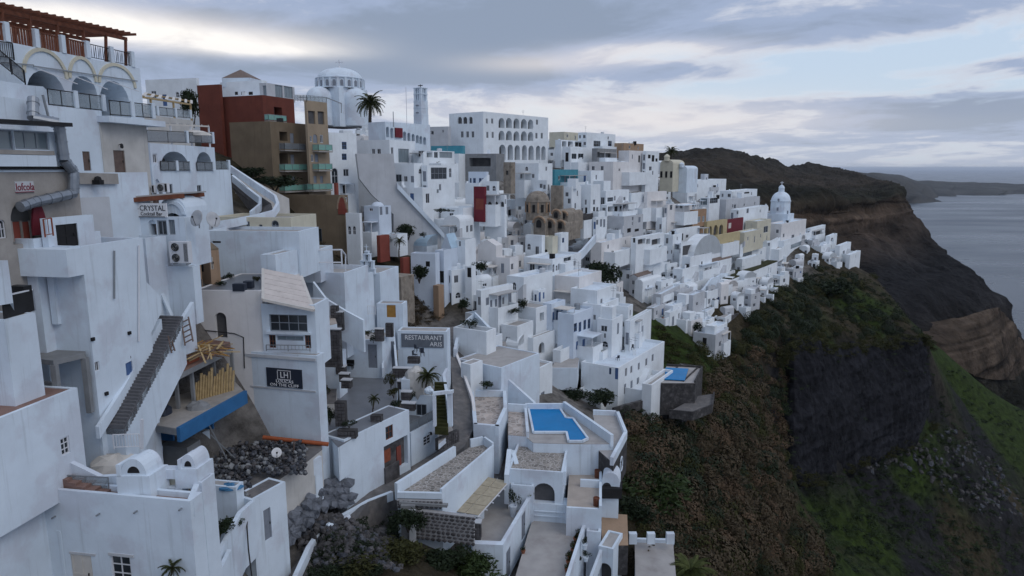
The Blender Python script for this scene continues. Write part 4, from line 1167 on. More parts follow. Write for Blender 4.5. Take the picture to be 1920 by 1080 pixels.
shed = sh("shutter_kiosk", "small white kiosk with a dark grey shutter beside the red arch", 86, 174, 410, 480, 5.2, xl=82, par=.15, feats="f:106,420,147,463:k", sink=4)
th = thing("railing", "small red lattice gate between the arch and the white kiosk", "gate", at(88, 445, street(88, 445, 5.4)))
rail_parts(th, [at(85, 445, street(85, 445, 5.6)), at(100, 442, street(100, 442, 5.6))], 1.0, 'lattice', 'woodred', step=.2)
side = sh("side_building", "narrow white block with a grey pilaster between kiosk and cocktail bar", 146, 205, 372, 480, 3.4, xl=140, m='whitegrey', par=.2, sink=5)
# big plain walls under the street
big = house("cliff_house", "large plain white house with a small square window and narrow blue door beside the stairs", 55, 152, 267, 462, 800, 38.5, -9.6, par=.9, sink=6,
   feats="f:176,678,187,696:w f:234,638,247,704:D", deck="deck")
lowr = MB(); ff_ = big['f']; g = [fpt(ff_, x, y, .25) for x, y in ((156, 518), (240, 500), (266, 515), (300, 556), (303, 584), (260, 680), (200, 790), (176, 800))]
lowr.hexa(list(reversed([p - U_ * 2.4 for p in g])), list(reversed(g))) if False else None
mb = MB(); tp = [(200, 500), (266, 520), (300, 556), (303, 584), (262, 668), (200, 700)]
pts = [fpt(ff_, x, y, .01) for x, y in tp]
mb.hexa([p - U_ * 3.0 for p in pts], pts); mb.build("buttress", "white", big['th'])
plat = MB(); s_ = big['s']
u0, v0, u1, v1 = s_.rect(58, 463, 132, 513); plat.box(s_.O + s_.d * u0 + UP * v0, s_.d * (s_.L - u0 - .003), s_.n * 1.1, UP * (v1 - v0)); plat.build("terrace_box", "white", big['th'])
for x, y0, y1, lab in ((258, 460, 640, "white downpipe on the big plain house near the stairs"), (212, 470, 560, "thin grey conduit on the big plain house under the terrace box")):
 mb = MB(); mb.tube([fpt(ff_, x, y0, .09), fpt(ff_, x, y1, .09)], .06, 6); tag(mb.build("downpipe", "greymetal" if x < 230 else "framewhite", None, loc=fpt(ff_, x, y1, .09)), lab, "pipe")
for x, y, lab in ((196, 742, "small round vent low on the big plain house"), (239, 628, "small lamp above the narrow blue door"), (170, 640, "small square vent near the corner of the big plain house")):
 mb = MB(); c = fpt(ff_, x, y, .0); mb.box(c, W_ * .22, U_ * .12, UP * .2); tag(mb.build("wall_vent", "dark", None, loc=c), lab, "vent")
left2 = house("cliff_house", "white house block with a faint arch behind the black screen at far left", -120, 62, 70, 448, 800, 38.2, -9.6, par=.3, sink=5, deep=5)
scr = at(8, 598, 34); th = thing("screen_panel", "dark brown privacy screen on the far left terrace", "screen", scr)
a, b = at(8, 598, 33.5), at(65, 582, 36)
mb = MB(); mb.bar(a + UP * .55, b + UP * .55, .06, 1.1); mb.build("panel", "dark", th)
mb = MB(); mb.bar(a + UP * 1.14, b + UP * 1.14, .1, .07); mb.build("frame", "framewhite", th)
mb = MB(); mb.bar(b, b + UP * 1.15, .1); mb.build("post", "framegrey", th)
sh2 = house("terrace_building", "white terrace wall below the dark brown screen at far left", -140, 8, 66, 600, 800, 33.4, -9.6, par=.02, sink=5, wide=6, feats="f:10,688,30,768:n")
wall_run("rounded white parapet curving at the far left edge by dark pipes", [(-20, 490, 33), (8, 488, 34), (12, 520, 34.5)], 2.2, .3)
th = thing("pipe_rack", "black pipes and valves behind the far left terrace screen", "pipework", at(10, 560, 34.5))
for k, (x, y0, y1) in enumerate(((4, 505, 558), (9, 512, 560), (15, 535, 552))):
 mb = MB(); mb.tube([at(x, y1, 35), at(x, y0, 35)], .09, 6); mb.build("pipe", "blackmetal", th)
mb = MB(); mb.box(at(18, 552, 35.5), U_ * .9, W_ * .5, UP * .45); mb.build("tank", "blackmetal", th)
# concrete canopy over a dark opening
th = thing("concrete_shelter", "weathered grey concrete shelter over a dark opening below the big white wall", "shelter", at(36, 760, 37.5))
z = at(36, 668, 37.5).z
R4 = [onz(33, 668, z), onz(100, 676, z), onz(160, 662, z), onz(160, 643, z), onz(75, 643, z)]
mb = MB(); mb.prism(R4, z - .28, z); mb.build("roof", "concrete", th)
for p in (R4[0], R4[1], R4[2]):
 c = sum(R4, Vector()) / 5; q = p.lerp(c, .05); mb = MB(); mb.bar(q - UP * .281, q - UP * 3.6, .3); mb.build("pillar", "concrete", th)
mb = MB(); a, b = R4[0].lerp(R4[3], .05), R4[1].lerp(R4[4], .05); mb.bar(a - UP * 2.0, b - UP * 2.0, .18, 1.3); mb.build("parapet", "concrete", th)
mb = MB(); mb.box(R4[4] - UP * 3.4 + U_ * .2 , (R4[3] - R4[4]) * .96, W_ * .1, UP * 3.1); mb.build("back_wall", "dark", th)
railing("wooden slat gate below the grey concrete shelter", [at(141, 765, 39.5), at(158, 757, 40)], 1.1, 'bars', 'woodlight', step=.12, name="gate", cat="gate")
# far-left lower terraces
t9 = sh("terrace_house", "white house side with a six pane window and glass rail strip, left edge", -60, 146, 812, 1000, 11.3, xl=-200, par=.02, sink=4, feats="f:114,820,131,852:q") if False else None
q9 = house("terrace_house", "white terrace house with a small six pane window left of the stairs", -140, -40, 145, 800, 905, 30.5, -9.6, par=.05, sink=3, wide=6, feats="f:114,819,131,853:q", deck="redtile")
print("q9 top at right end should be y=725:", [ (p.x,p.y,p.z) for p in q9['top'][1:3]])
# ================================================================== cocktail bar, terraces and building site
cb = house("cocktail_bar", "white cocktail bar with an arched window and dark pergola under the street", 234, 346, 352, 408, 530, 50, -6, par=.5, sink=1, deep=1.2,
           feats="s:279,412,293,441:n s:295,413,313,441:G s:316,412,328,440:h", dep=1.0)
sg = thing("bar_sign", "white CRYSTAL Cocktail Bar sign board with a dark diamond", "sign", at(248, 408, 50))
cs = cb['s']; slab_on(cs, 246, 381, 314, 407, .12, "board", sg, "signwhite")
text_on(cs, 264, 385, 311, 395, "CRYSTAL", "lettering", sg, "lettersblack", .125); text_on(cs, 266, 397, 306, 404, "Cocktail Bar", "lettering", sg, "lettersblack", .125)
u0, v0, u1, v1 = cs.rect(249, 385, 262, 401); mb = MB(); c = cs.O + cs.n * .125
dp = [(.5, 0), (1, .6), (.78, 1), (.22, 1), (0, .6)]
q = [c + cs.d * (u0 + (u1 - u0) * a) + UP * (v0 + (v1 - v0) * b) for a, b in dp]; mb.hexa(q, [p + cs.n * .03 for p in q]); mb.build("diamond", "signgrey", sg)
slab_on(cs, 250, 405.5, 311, 407, .15, "rule", sg, "lettersblack")
ent = house("entrance_porch", "white barrel vaulted porch with a dark glazed doorway right of the cocktail bar sign", 299, 349, 353, 398, 452, 51.5, -6, roof='vaultw', rise=1.15, deep=3, sink=2, feats="s:307,386,342,446:a", dep=1.0)
ring(ent['s'], 299, 375, 349, 402, .3, .12, ent['th'], 'white', "arch_rim")
th = thing("pergola", "dark brown flat pergola roof left of the cocktail bar sign", "pergola", at(205, 450, 50))
a, b = at(200, 379, 49), at(345, 367, 52)
mb = MB(); mb.bar(a, b, .35, .32); mb.build("beam", "wood", th)
mb = MB(); mb.bar(a + W_ * 2.5, b + W_ * 2.5, .3, .3); mb.build("beam", "wood", th)
mb = MB(); n = UP * .17; mb.hexa([a + n, b + n, b + W_ * 2.8 + n, a + W_ * 2.8 + n], [p + UP * .1 for p in (a + n, b + n, b + W_ * 2.8 + n, a + W_ * 2.8 + n)]); mb.build("roof", "canvasgrey", th)
for t in (.12, .62): p = a.lerp(b, t); mb = MB(); mb.bar(p - UP * 2.6, p - UP * .16, .28); mb.build("post", "browndoor", th)
railing("glass screen between the dark pergola posts", [at(206, 452, 49.5), at(250, 450, 50)], 1.1, 'glass', gm='railgrey')
col4 = house("stair_block", "white block carrying the twin fan air conditioner above the stair top", 268, 361, 364, 500, 598, 49.4, -4, par=.05, sink=.4, deep=1.0)
wall_run("white sloping pipe cover against the block at the stair top", [(284, 503, 49.1), (322, 590, 48.8)], .35, .3, name="pipe_cover", cat="pipe cover")
cb2 = house("terrace_wall", "white terrace wall linking the big plain house to the cocktail bar", 150, 272, 276, 447, 520, 47.8, -14, par=.5, sink=6, deep=2, cat="wall")
def ac_unit(label, p, yaw, w=.95, h=1.3, d=.4, fans=2, group=None):
 """split outdoor unit: body, fans with guards, grille"""
 p = Vector(p); u = Vector((math.cos(yaw), math.sin(yaw), 0)); n = Vector((math.sin(yaw), -math.cos(yaw), 0))
 th = thing("air_conditioner", label, "air conditioner", p, group)
 mb = MB(); mb.box(p - u * w / 2, u * w, -n * d, UP * h); mb.build("body", "framewhite", th)
 for k in range(fans):
  c = p - u * w * .16 + UP * h * ((k + .5) / fans) + n * .02; r = min(h / fans, w) * .38
  mb = MB(); i = []
  for j in range(16): a0 = 2 * math.pi * j / 16; i.append(c + u * r * math.cos(a0) + UP * r * math.sin(a0))
  mb.hexa(i, [x + n * .02 for x in i]); mb.build("fan", "dark", th)
  mb = MB()
  for rr in (r, r * .66, r * .33):
   mb.tube([c + n * .045 + (u * math.cos(a0) + UP * math.sin(a0)) * rr for a0 in [2 * math.pi * j / 14 for j in range(15)]], .012, 4, False)
  mb.build("guard", "greymetal", th)
 mb = MB()
 for k in range(7): mb.box(p + u * w * (.28 + .03 * k) + UP * h * .08 + n * .003, u * .012, n * .015, UP * h * .84)
 mb.build("grille", "dark", th)
 mb = MB()
 for s in (-1, 1): mb.box(p + u * w * .35 * s - UP * .12, u * .06, -n * d, UP * .118)
 mb.build("foot", "greymetal", th)
 return th
p = at(337, 497, 48.9); ac_unit("large twin fan air conditioner on the white block by the stair top", p + UP * .14, -.12, 1.45, 1.55, .5)
ac_unit("single fan air conditioner on the roof above the dark pergola", at(282, 364, 53) + UP * .1, -.2, .7, .6, .3, 1)
ac_unit("white rack unit with lines on the roof right of the single fan unit", at(305, 363, 53) + UP * .1, -.2, .85, .7, .3, 1)
def dish(label, p, r, aim, mast=1.0, m="whitegrey", group=None):
 p = Vector(p); th = thing("satellite_dish", label, "satellite dish", p, group)
 aim = Vector(aim).normalized(); c = p + UP * mast
 mb = MB(); mb.tube([p, c], .05, 6); mb.build("mast", "greymetal", th)
 q = aim.to_track_quat('Z', 'Y'); mb = MB(); mb.lathe((0, 0, 0), [(0.01, 0), (r * .5, r * .07), (r * .85, r * .2), (r, r * .3), (r * .98, r * .34), (r * .48, r * .11), (0.01, .04)], 16)
 mb.v = [tuple(q @ Vector(v) + c) for v in mb.v]; mb.build("reflector", m, th, smooth=True)
 mb = MB(); mb.tube([c - q @ Vector((0, r * .9, -r * .2)), c + q @ Vector((0, 0, r * .9))], .02, 5); f = c + q @ Vector((0, 0, r * .9)); mb.cbox(f - UP * .06, .1, .1, .12); mb.build("feed", "dark", th)
 return th
dish("left hand grey satellite dish beside the vaulted porch", at(374, 428, 50), .62, (-.5, -1, .35), .7)
dish("tilted satellite dish seen edge on right of the other dish", at(398, 428, 50.5), .6, (1.0, -.5, .3), .6)
# long flight beside the big house
st_ = stairs("long grey stair flight climbing beside the big plain white house", at(208, 800, 38.8), at(322, 592, 46), U_ * 1.7, 36)
fb, ft = at(208, 800, 38.8), at(322, 592, 46); mb = MB(); q = [fb - U_ * .85, fb + U_ * .85, ft + U_ * .85, ft - U_ * .85]; mb.hexa([p - UP * 3.4 for p in q], [p - UP * .12 for p in q]); mb.build("base", "white", st_)
wall_run("low white kerb wall between stairs and the big plain house", [(182, 800, 37.8), (232, 722, 40.6), (300, 598, 45)], .75, .22)
wall_run("white wall right of the upper stairs with a ladder leaning on it", [(313, 640, 44.2), (360, 566, 48)], (1.3, 3.6), .25)
th = thing("ladder", "dark wooden ladder leaning on the white stair wall", "ladder", at(350, 645, 45.4))
a, b = at(347, 648, 45.2), at(340, 600, 45.9); a2, b2 = at(362, 640, 45.9), at(353, 594, 46.6)
for p, q in ((a, b), (a2, b2)): mb = MB(); mb.bar(p, q, .09); mb.build("rail", "browndoor", th)
for k in range(5): t = (k + .5) / 5; mb = MB(); mb.bar(a.lerp(b, t), a2.lerp(b2, t), .07); mb.build("rung", "browndoor", th)
th = thing("ladder", "short broken wooden ladder at the lower end of the stair wall", "ladder", at(325, 660, 44))
a, b = at(322, 662, 43.9), at(315, 630, 44.1); a2, b2 = at(328, 658, 44.2), at(320, 631, 44.4)
for p, q in ((a, b), (a2, b2)): mb = MB(); mb.bar(p, q, .07); mb.build("rail", "browndoor", th)
for k in range(4): t = (k + .5) / 4; mb = MB(); mb.bar(a.lerp(b, t), a2.lerp(b2, t), .05); mb.build("rung", "browndoor", th)
# building site
zs = at(433, 641, 53.3).z
site, P = terrace("unfinished concrete roof slab heaped with timber above the building site", [(262, 688), (308, 703), (334, 700), (433, 652), (431, 641), (352, 632), (300, 668)], zs, .45, floor="redtile", wallm="concrete", par=.12, name="roof_slab", cat="building site")
zl = zs - 3.0
fl, Q = terrace("muddy concrete working floor edged by a blue beam", [(262, 792), (330, 803), (457, 733), (440, 715), (355, 735), (275, 755)], zl, .5, floor="concretewarm", wallm="concrete", name="site_floor", cat="building site")
for i, (x, y) in enumerate(((275, 703), (352, 697), (394, 676), (428, 660), (322, 704))):
 p = onz(x, y, zs - .45); mb = MB(); mb.bar(p + W_ * .4 - UP * 2.55, p + W_ * .4, .22); mb.build("pillar", "concrete", site)
bm = MB(); a, b = Q[1], Q[2]; bm.box(a - UP * .95 + U_ * .02, b - a, U_ * .25, UP * 1.0)
tag(bm.build("blue_beam", "bluepaint", None, loc=a), "bright blue edge beam across the building site", "beam")
for x, y, w_, lab in ((300, 825, .9, "blue panel below the left end of the beam"), (372, 803, 1.0, "dark blue panel hanging under the beam")):
 p = at(x, y, 46.5 if x < 320 else 48.5); mb = MB(); mb.box(p, U_ * w_ * 1.2, W_ * .15, UP * 1.1); tag(mb.build("blue_hoarding", "bluepaint", None, loc=p), lab, "hoarding")
wall_run("white strip of wall on the right of the site doorway", [(372, 812, 49), (392, 806, 49.5)], 2.6, .25)
p = at(303, 885, 46); mb = MB(); mb.box(p, U_ * 2.2, W_ * 1.5, UP * 2.0); tag(mb.build("site_hut", "concrete", None, loc=p), "dull grey boxed hut below the blue beam", "hut")
mb = MB(); p0, p1, p2 = at(275, 880, 44), at(301, 876, 45.5), at(301, 838, 45.5); mb.hexa([p0, p1, p2], [p + W_ * .25 for p in (p0, p1, p2)]); tag(mb.build("stub_wall", "white", None, loc=p0), "white triangular stub wall left of the dull grey hut", "wall")
rs_ = random.Random(5)
th = thing("timber_pile", "heap of broken yellow timber on the unfinished roof slab", "timber pile", onz(385, 655, zs))
for k in range(46):
 c = onz(rs_.uniform(356, 420), rs_.uniform(640, 668), zs + rs_.uniform(.1, .9)); an = rs_.uniform(0, 3.14); d = Vector((math.cos(an), math.sin(an), rs_.uniform(-.25, .3))) * rs_.uniform(.5, 1.3)
 mb = MB(); mb.bar(c - d, c + d, rs_.uniform(.06, .16), .05); mb.build("plank", rs_.choice(["woodlight", "woodlight", "browndoor", "yellowdoor"]), th)
th = thing("timber_stack", "row of upright pale boards leaning at the back of the site floor", "timber stack", onz(400, 735, zl))
for k in range(15):
 p = onz(366 + k * 5.0, 752 - k * 1.4, zl); h = rs_.uniform(1.3, 2.2); mb = MB(); mb.bar(p, p + UP * h + W_ * .35, .26, .05, up=U_); mb.build("board", "woodlight", th)
p = onz(328, 692, zs); mb = MB(); a, b = onz(327, 690, zs + .15), onz(372, 672, zs + .15); mb.bar(a, b, .2); tag(mb.build("red_beam", "woodred", None, loc=a), "dark red beam lying on the unfinished slab", "beam")
def tarp(label, p, rx, ry, h, m, name="tarp", seed=1):
 mb = MB(); r_ = random.Random(seed); n = 14; rings = [(1.0, 0), (.85, .55), (.5, .9), (.1, 1.0)]
 L = [[Vector(p) + Vector((rx * r * math.cos(2 * math.pi * j / n) * r_.uniform(.85, 1.15), ry * r * math.sin(2 * math.pi * j / n) * r_.uniform(.85, 1.15), h * z * r_.uniform(.8, 1.1))) for j in range(n)] for r, z in rings]
 for k in range(3):
  for j in range(n): mb.face([L[k][j], L[k][(j + 1) % n], L[k + 1][(j + 1) % n], L[k + 1][j]])
 mb.face(L[3]); mb.face(list(reversed(L[0])))
 return tag(mb.build(name, m, None, loc=p), label, name.replace('_', ' '))
tarp("crumpled dark purple tarpaulin on the site floor", onz(297, 776, zl), 1.0, .7, .8, "signdark")
tarp("small crumpled grey sheet near the middle of the site floor", onz(372, 765, zl), .9, .6, .5, "concrete", seed=3)
tarp("yellowish wheelbarrow tray heap left of the white post", at(248, 800, 44.5), .6, .5, .5, "leafolive", "sand_heap", 4)
th = thing("fence", "short white picket fence at the foot of the stairs", "fence", at(215, 842, 38.2))
rail_parts(th, [at(214, 842, 38.2), at(263, 840, 38.8)], .9, 'bars', 'framewhite', step=.14)
mb = MB(); a = at(266, 842, 38.9); mb.bar(a, at(266, 786, 38.9), .14); tag(mb.build("white_post", "framewhite", None, loc=a), "tall white post right of the picket fence", "post")
tarp("sagging white sheet over a heap behind the stair terrace", at(222, 878, 38.5), 2.0, 1.0, .9, "canvas", seed=8)
# two-storey block with the sign
b5 = house("terrace_building", "long off white wall with a blind arch niche and roof garden above the building site", 362, 490, 494, 545, 830, 54, -2, m='whitewarm', par=.05, sink=3, deep=9, deck="greytile", feats="s:404,586,425,634:i", near=True, dep=.3)
b6 = house("glazed_pavilion", "white pavilion with a big grey window under a pink awning", 489, 590, 593, 572, 668, 53.4, -6, par=.05, sink=1, deep=3, feats="s:505,590,576,622:g s:505,628,517,652:r s:519,630,569,639:h s:572,628,583,653:r")
slab_on(b6['s'], 500, 622, 584, 626, .25, "ledge", b6['th'], "white")
railing("slim grey rail below the pavilion's lower windows", [fpt(b6['s'], 505, 655, .5), fpt(b6['s'], 586, 656, .5)], .5, 'bars', 'greymetal', step=.3)
th = thing("awning", "sloping pale pink ribbed awning over the white pavilion", "awning", at(490, 560, 53))
A0, A1, B0, B1 = at(493, 560, 52.6), at(588, 580, 52.9), at(493, 503, 58.5), at(565, 517, 59)
for k in range(6):
 t0, t1 = k / 6, (k + .94) / 6; q = [A0.lerp(B0, t0), A1.lerp(B1, t0), A1.lerp(B1, t1), A0.lerp(B0, t1)]
 mb = MB(); mb.hexa([p - UP * .1 for p in q], q); mb.build("strip", "awning", th)
for p, q in ((A0, B0), (A1, B1), (A0, A1)): mb = MB(); mb.bar(p - UP * .08, q - UP * .08, .22, .2); mb.build("frame", "canvas", th)
b7 = house("restaurant_building", "plain white block with the dark LOUCAS ON THE CLIFF sign", 458, 594, 640, 668, 850, 52.6, -14, par=.02, sink=3, deep=1.2)
slab_on(b7['s'], 458, 667, 592, 672, .12, "cornice", b7['th'], "whitegrey"); slab_on(b7['s'], 458, 727, 592, 730, .06, "string_course", b7['th'], "whitegrey")
sg = thing("restaurant_sign", "dark LOUCAS ON THE CLIFF sign with a boxed monogram", "sign", at(500, 727, 52))
slab_on(b7['s'], 501, 691, 567, 726, .08, "board", sg, "signdark"); s7 = b7['s']
text_on(s7, 527, 697, 541, 708, "LH", "monogram", sg, "letters", .09)
for r in ((521, 694, 546, 695), (521, 710.5, 546, 711.5), (521, 695, 522, 710.5), (545, 695, 546, 710.5)): slab_on(s7, *r, .095, "box_line", sg, "letters")
text_on(s7, 519, 712, 551, 717.5, "LOUCAS", "lettering", sg, "letters", .09); text_on(s7, 508, 719, 561, 724.5, "ON THE CLIFF", "lettering", sg, "letters", .09)
cab = MB(); a = fpt(b5['s'], 366, 617, .06)
cab.tube([a, fpt(b5['s'], 440, 625, .05), fpt(b5['s'], 457, 632, .06), fpt(b5['s'], 459, 690, .06)], .04, 5); tag(cab.build("cable", "blackmetal", None, loc=a), "black cable crossing the off white wall under the blind arch", "cable")
cab = MB(); a = fpt(b5['s'], 364, 560, .06); cab.tube([a, fpt(b5['s'], 366, 620, .06)], .07, 5); tag(cab.build("drainpipe", "greymetal", None, loc=a), "grey drainpipe at the left end of the off white wall", "pipe")
# roof garden on the long block
zr = b5['E'].z - .05
gab = house("roof_hut", "brown gabled hut with a black doorway and white arched niche on the roof garden", 366, 392, 410, 470, 512, 57, -35, m='tan', roof='gable', rise=.45, capm='brown', sink=1, feats="s:368,476,381,509:k f:394,482,400,505:c")
hut2 = house("niche_wall", "low brown wall stub with a white arched niche beside the air conditioner", 360, 366, 372, 490, 525, 56, -20, m='tan', roof='none', sink=1, deep=.5, cat="wall", feats="s:361,500,366,522:c")
for i, (x, y, r, h, k) in enumerate(((376, 522, .55, .8, 'leafdark'), (388, 528, .5, .55, 'leafdark'), (425, 500, .5, .9, 'palmpale'), (432, 522, .45, .55, 'leafdark'), (402, 532, .55, .4, 'leafolive'), (414, 535, .5, .45, 'leafdark'), (482, 527, .35, .5, 'leafolive'))):
 shrub(["bushy dark plant by the brown gabled hut", "low dark plant in front of the gabled hut", "bright spiky plant behind the roof garden", "round plant in the middle of the roof garden", "low olive plant along the roof garden edge", "dark trailing plant along the roof garden edge", "olive plant by the pink awning on the roof garden"][i], onz(x, y, zr), r, h, k)
for i, (x, y, w) in enumerate(((450, 545, .95), (467, 540, .7), (368, 538, .7))):
 p = onz(x, y, zr); mb = MB(); mb.cbox(p, w, .6, .6, 0); o = mb.build("planter_box", "signdark", None, loc=p); tag(o, ["largest dark planter box on the roof garden edge", "small dark planter box beside the largest one", "dark planter box at the left end of the roof garden"][i], "planter")
p = onz(441, 500, zr); mb = MB(); mb.lathe(p, [(.01, 0), (.3, .02), (.34, .5), (.3, 1.0), (.02, 1.05)], 10); tag(mb.build("water_tank", "dark", None, loc=p), "upright black bin against the roof garden wall", "bin")
rw = house("terrace_wall", "white wall behind the roof garden", 385, 560, 564, 434, 502, 63, -5, par=.3, sink=1, deep=5, cat="wall", feats="s:397,452,414,456:x", dep=.2)
rw2 = house("terrace_wall", "white stepped wall left of the black panel with a sloping top", 488, 516, 520, 478, 560, 59, -10, par=.1, sink=1, deep=4, cat="wall")
cr = house("curved_house", "pale cream curved house wall below the sweeping ramp", 396, 545, 549, 408, 470, 68, -8, m='cream', par=.3, sink=3, deep=6, feats="s:461,415,468,425:G s:486,421,492,431:G s:509,413,523,433:u")
wall_run("sweeping white outer parapet of the curved ramp", [(432, 310, 77), (470, 335, 76), (516, 366, 74), (521, 380, 72.5), (512, 394, 71), (480, 402, 69.5), (440, 410, 68), (398, 416, 67)], .8, .32)
wall_run("inner white parapet of the curved ramp", [(436, 328, 80), (462, 350, 78.5), (488, 370, 76), (487, 382, 75), (470, 396, 73)], .8, .3)
rp = MB(); L_ = [at(*q) for q in ((434, 318, 80), (468, 345, 78), (508, 371, 75.5), (511, 383, 74), (500, 394, 72))]; R_ = [at(*q) for q in ((434, 322, 82), (462, 358, 79), (490, 376, 77), (490, 386, 75.5), (476, 398, 73))]
for k in range(4): rp.hexa([q - UP * 2 for q in (L_[k], L_[k + 1], R_[k + 1], R_[k])], [q - UP * .6 for q in (L_[k], L_[k + 1], R_[k + 1], R_[k])])
tag(rp.build("ramp", "pathstone"), kind='structure')
bx = house("roof_pavilion", "long black fronted roof pavilion framed by white rails", 518, 599, 603, 468, 512, 69, -4, m='white', par=.15, sink=1, deep=4, feats="s:521,471,597,502:k")
th = thing("rail_frame", "white pipe rail frame around the black fronted pavilion terrace", "railing", at(520, 505, 67.5))
F_ = [at(518, 470, 67), at(640, 468, 68), at(647, 500, 68.5), at(518, 492, 67), at(640, 492, 68)]
for p, q in ((F_[0], F_[1]), (F_[3], F_[4]), (F_[1], at(648, 478, 72)), (F_[1], F_[1] - UP * 1.7), (F_[0], F_[0] - UP * 1.7), (at(648, 478, 72), at(648, 512, 72))): mb = MB(); mb.bar(p, q, .12); mb.build("rail", "framewhite", th)
wt_ = house("terrace_building", "white terrace block with a sloping stair wall right of the pink awning", 560, 645, 649, 512, 620, 70, -12, par=.5, sink=3, deep=6, feats="s:585,520,590,523:x f:646,550,648,590:d")
wall_run("white descending stair wall left of the grey blue terrace door", [(588, 528, 66), (612, 560, 65.5), (650, 583, 65), (682, 600, 64.5)], 3.2, .3)
dr = house("door_block", "white stair block with a grey blue door under the chapel bell tower", 630, 665, 700, 520, 610, 74, -20, par=.2, sink=3, feats="s:652,550,665,585:d")
# chapel with a stepped bell tower
ch = house("chapel", "small white chapel with a stepped bell tower and blue grey window", 654, 712, 722, 512, 575, 80, -12, par=.25, sink=3, deep=6, feats="s:687,532,694,551:D")
bt = thing("bell_tower", "stepped white bell tower with three openings above the small chapel", "bell tower", at(690, 512, 79))
p0 = at(674, 514, 80); k_ = mpp(p0)
def belfry(th, p, rows, k, u, t=.5, m="white"):
 """rows: (x0, x1, y0, y1, openings[(xa, xb)]) in photo pixels from p; each pier and lintel is real"""
 for (x0, x1, y0, y1, op) in rows:
  e = [x0] + [v for o_ in op for v in o_] + [x1]
  for i in range(0, len(e), 2):
   mb = MB(); mb.box(p + u * e[i] * k + UP * y0 * k, u * (e[i + 1] - e[i]) * k, Vector((-u.y, u.x, 0)) * t, UP * (y1 - y0) * k); mb.build("pier", m, th)
  mb = MB(); mb.box(p + u * (x0 - .6) * k + UP * y1 * k - Vector((-u.y, u.x, 0)) * .06, u * (x1 - x0 + 1.2) * k, Vector((-u.y, u.x, 0)) * (t + .12), UP * 1.6 * k); mb.build("ledge", m, th)
belfry(bt, p0, [(0, 30, 0, 9, []), (2, 28, 10.6, 24, [(7, 12), (18, 23)]), (8, 22, 25.6, 37, [(12, 18)]), (11.5, 18.5, 38.6, 42, [])], k_, Vector((math.cos(-.2), math.sin(-.2), 0)))
for i, (x, y) in enumerate(((9.5, 17), (20.5, 17), (15, 31))):
 c = p0 + Vector((math.cos(-.2), math.sin(-.2), 0)) * x * k_ + UP * y * k_ + Vector((.05, .25, 0)); mb = MB(); mb.lathe(c - UP * .22, [(.16, 0), (.12, .1), (.09, .28), (.02, .34)], 8); mb.build("bell", "galv", bt)
c = p0 + Vector((math.cos(-.2), math.sin(-.2), 0)) * 15 * k_ + UP * 43.6 * k_ + Vector((0, .2, 0)); mb = MB(); mb.bar(c, c + UP * .8, .07); mb.bar(c + UP * .5 - U_ * .25, c + UP * .5 + U_ * .25, .07); mb.build("cross", "white", bt)
gt = house("gate_wall", "white wall with an ochre yellow door below the small chapel", 706, 755, 759, 570, 625, 77, -6, par=.1, sink=2, deep=2, feats="s:725,572,742,595:y")
railing("white lattice railing left of the ochre yellow door", [at(690, 590, 74), at(704, 590, 75)], 1.0, 'lattice', 'framewhite', step=.25)
# ================================================================== restaurant terraces above the path
zt = at(645, 828, 53.6).z - .05            # grey tiled terrace
tr, P = terrace("large grey tiled restaurant terrace with planters", [(634, 838), (600, 800), (640, 690), (745, 690), (742, 772)], zt, 3.0, floor="greytile", par=.9)
lw = house("restaurant_house", "long white house wall above the path with a red window and stone doorway", 604, 645, 767, 826, 935, 53.6, -30.5, par=.02, sink=4, feats="f:723,798,737,823:r f:720,826,765,882:x", dep=.45, deck="greytile", im='lavastone')
f_ = lw['f']
for (x0, y0, x1, y1, m_) in ((724, 845, 738, 868, 'woodred'), (750, 838, 758, 880, 'redbright')):
 u0, v0, u1, v1 = f_.rect(x0, y0, x1, y1); mb = MB(); mb.box(f_.O + f_.d * u0 + UP * v0 - f_.n * .44, f_.d * (u1 - u0), f_.n * .08, UP * (v1 - v0)); mb.build("window" if x0 < 730 else "door", m_, lw['th'])
u0, v0, u1, v1 = f_.rect(720, 870, 747, 905); mb = MB(); mb.box(f_.O + f_.d * u0 + UP * v0 + f_.n * .02, f_.d * (u1 - u0), f_.n * .15, UP * (v1 - v0)); mb.build("stone_plinth", "lavastone", lw['th'])
lw2 = house("restaurant_house", "lower white block with a small blue grey window beside the stone doorway house", 764, 770, 820, 812, 890, 61.5, -30, par=.02, sink=4, wide=5, feats="f:794,816,808,834:q", deck="greytile", near=True)
rail_parts(lw2['th'], [fpt(lw2['f'], 768, 813, -.1), fpt(lw2['f'], 819, 785, -.1)], 1.0, 'glass', gm='railgrey')
lamp = MB(); c = fpt(lw2['f'], 802, 812, .05); lamp.bar(c, c + U_ * .3 + UP * .15, .05); lamp.lathe(c + U_ * .3 - UP * .2, [(.02, 0), (.14, .1), (.1, .3)], 8); tag(lamp.build("wall_lamp", "blackmetal", None, loc=c), "curved black wall lamp above the small blue grey window", "lamp")
st2 = house("corner_block", "narrow white corner block with an air conditioner left of the path house", 596, 641, 645, 812, 960, 55.7, -10, par=.05, sink=4, deep=4)
ac_unit("boxy white air conditioner beside the grey drainpipe on the corner block", fpt(st2['s'], 617, 900, .45), -.17, .95, .85, .35, 1)
cab = MB(); a = at(645, 905, 55.3); cab.tube([a, at(643, 830, 55.3)], .09, 6); tag(cab.build("drainpipe", "greymetal", None, loc=a), "grey drainpipe between the corner block and the path house", "pipe")
rb_ = house("restaurant_house", "white wall with a pale blue door and black bench behind the grey terrace", 640, 716, 720, 638, 700, 71, -8, par=.15, sink=1, deep=4, feats="s:690,646,707,690:d")
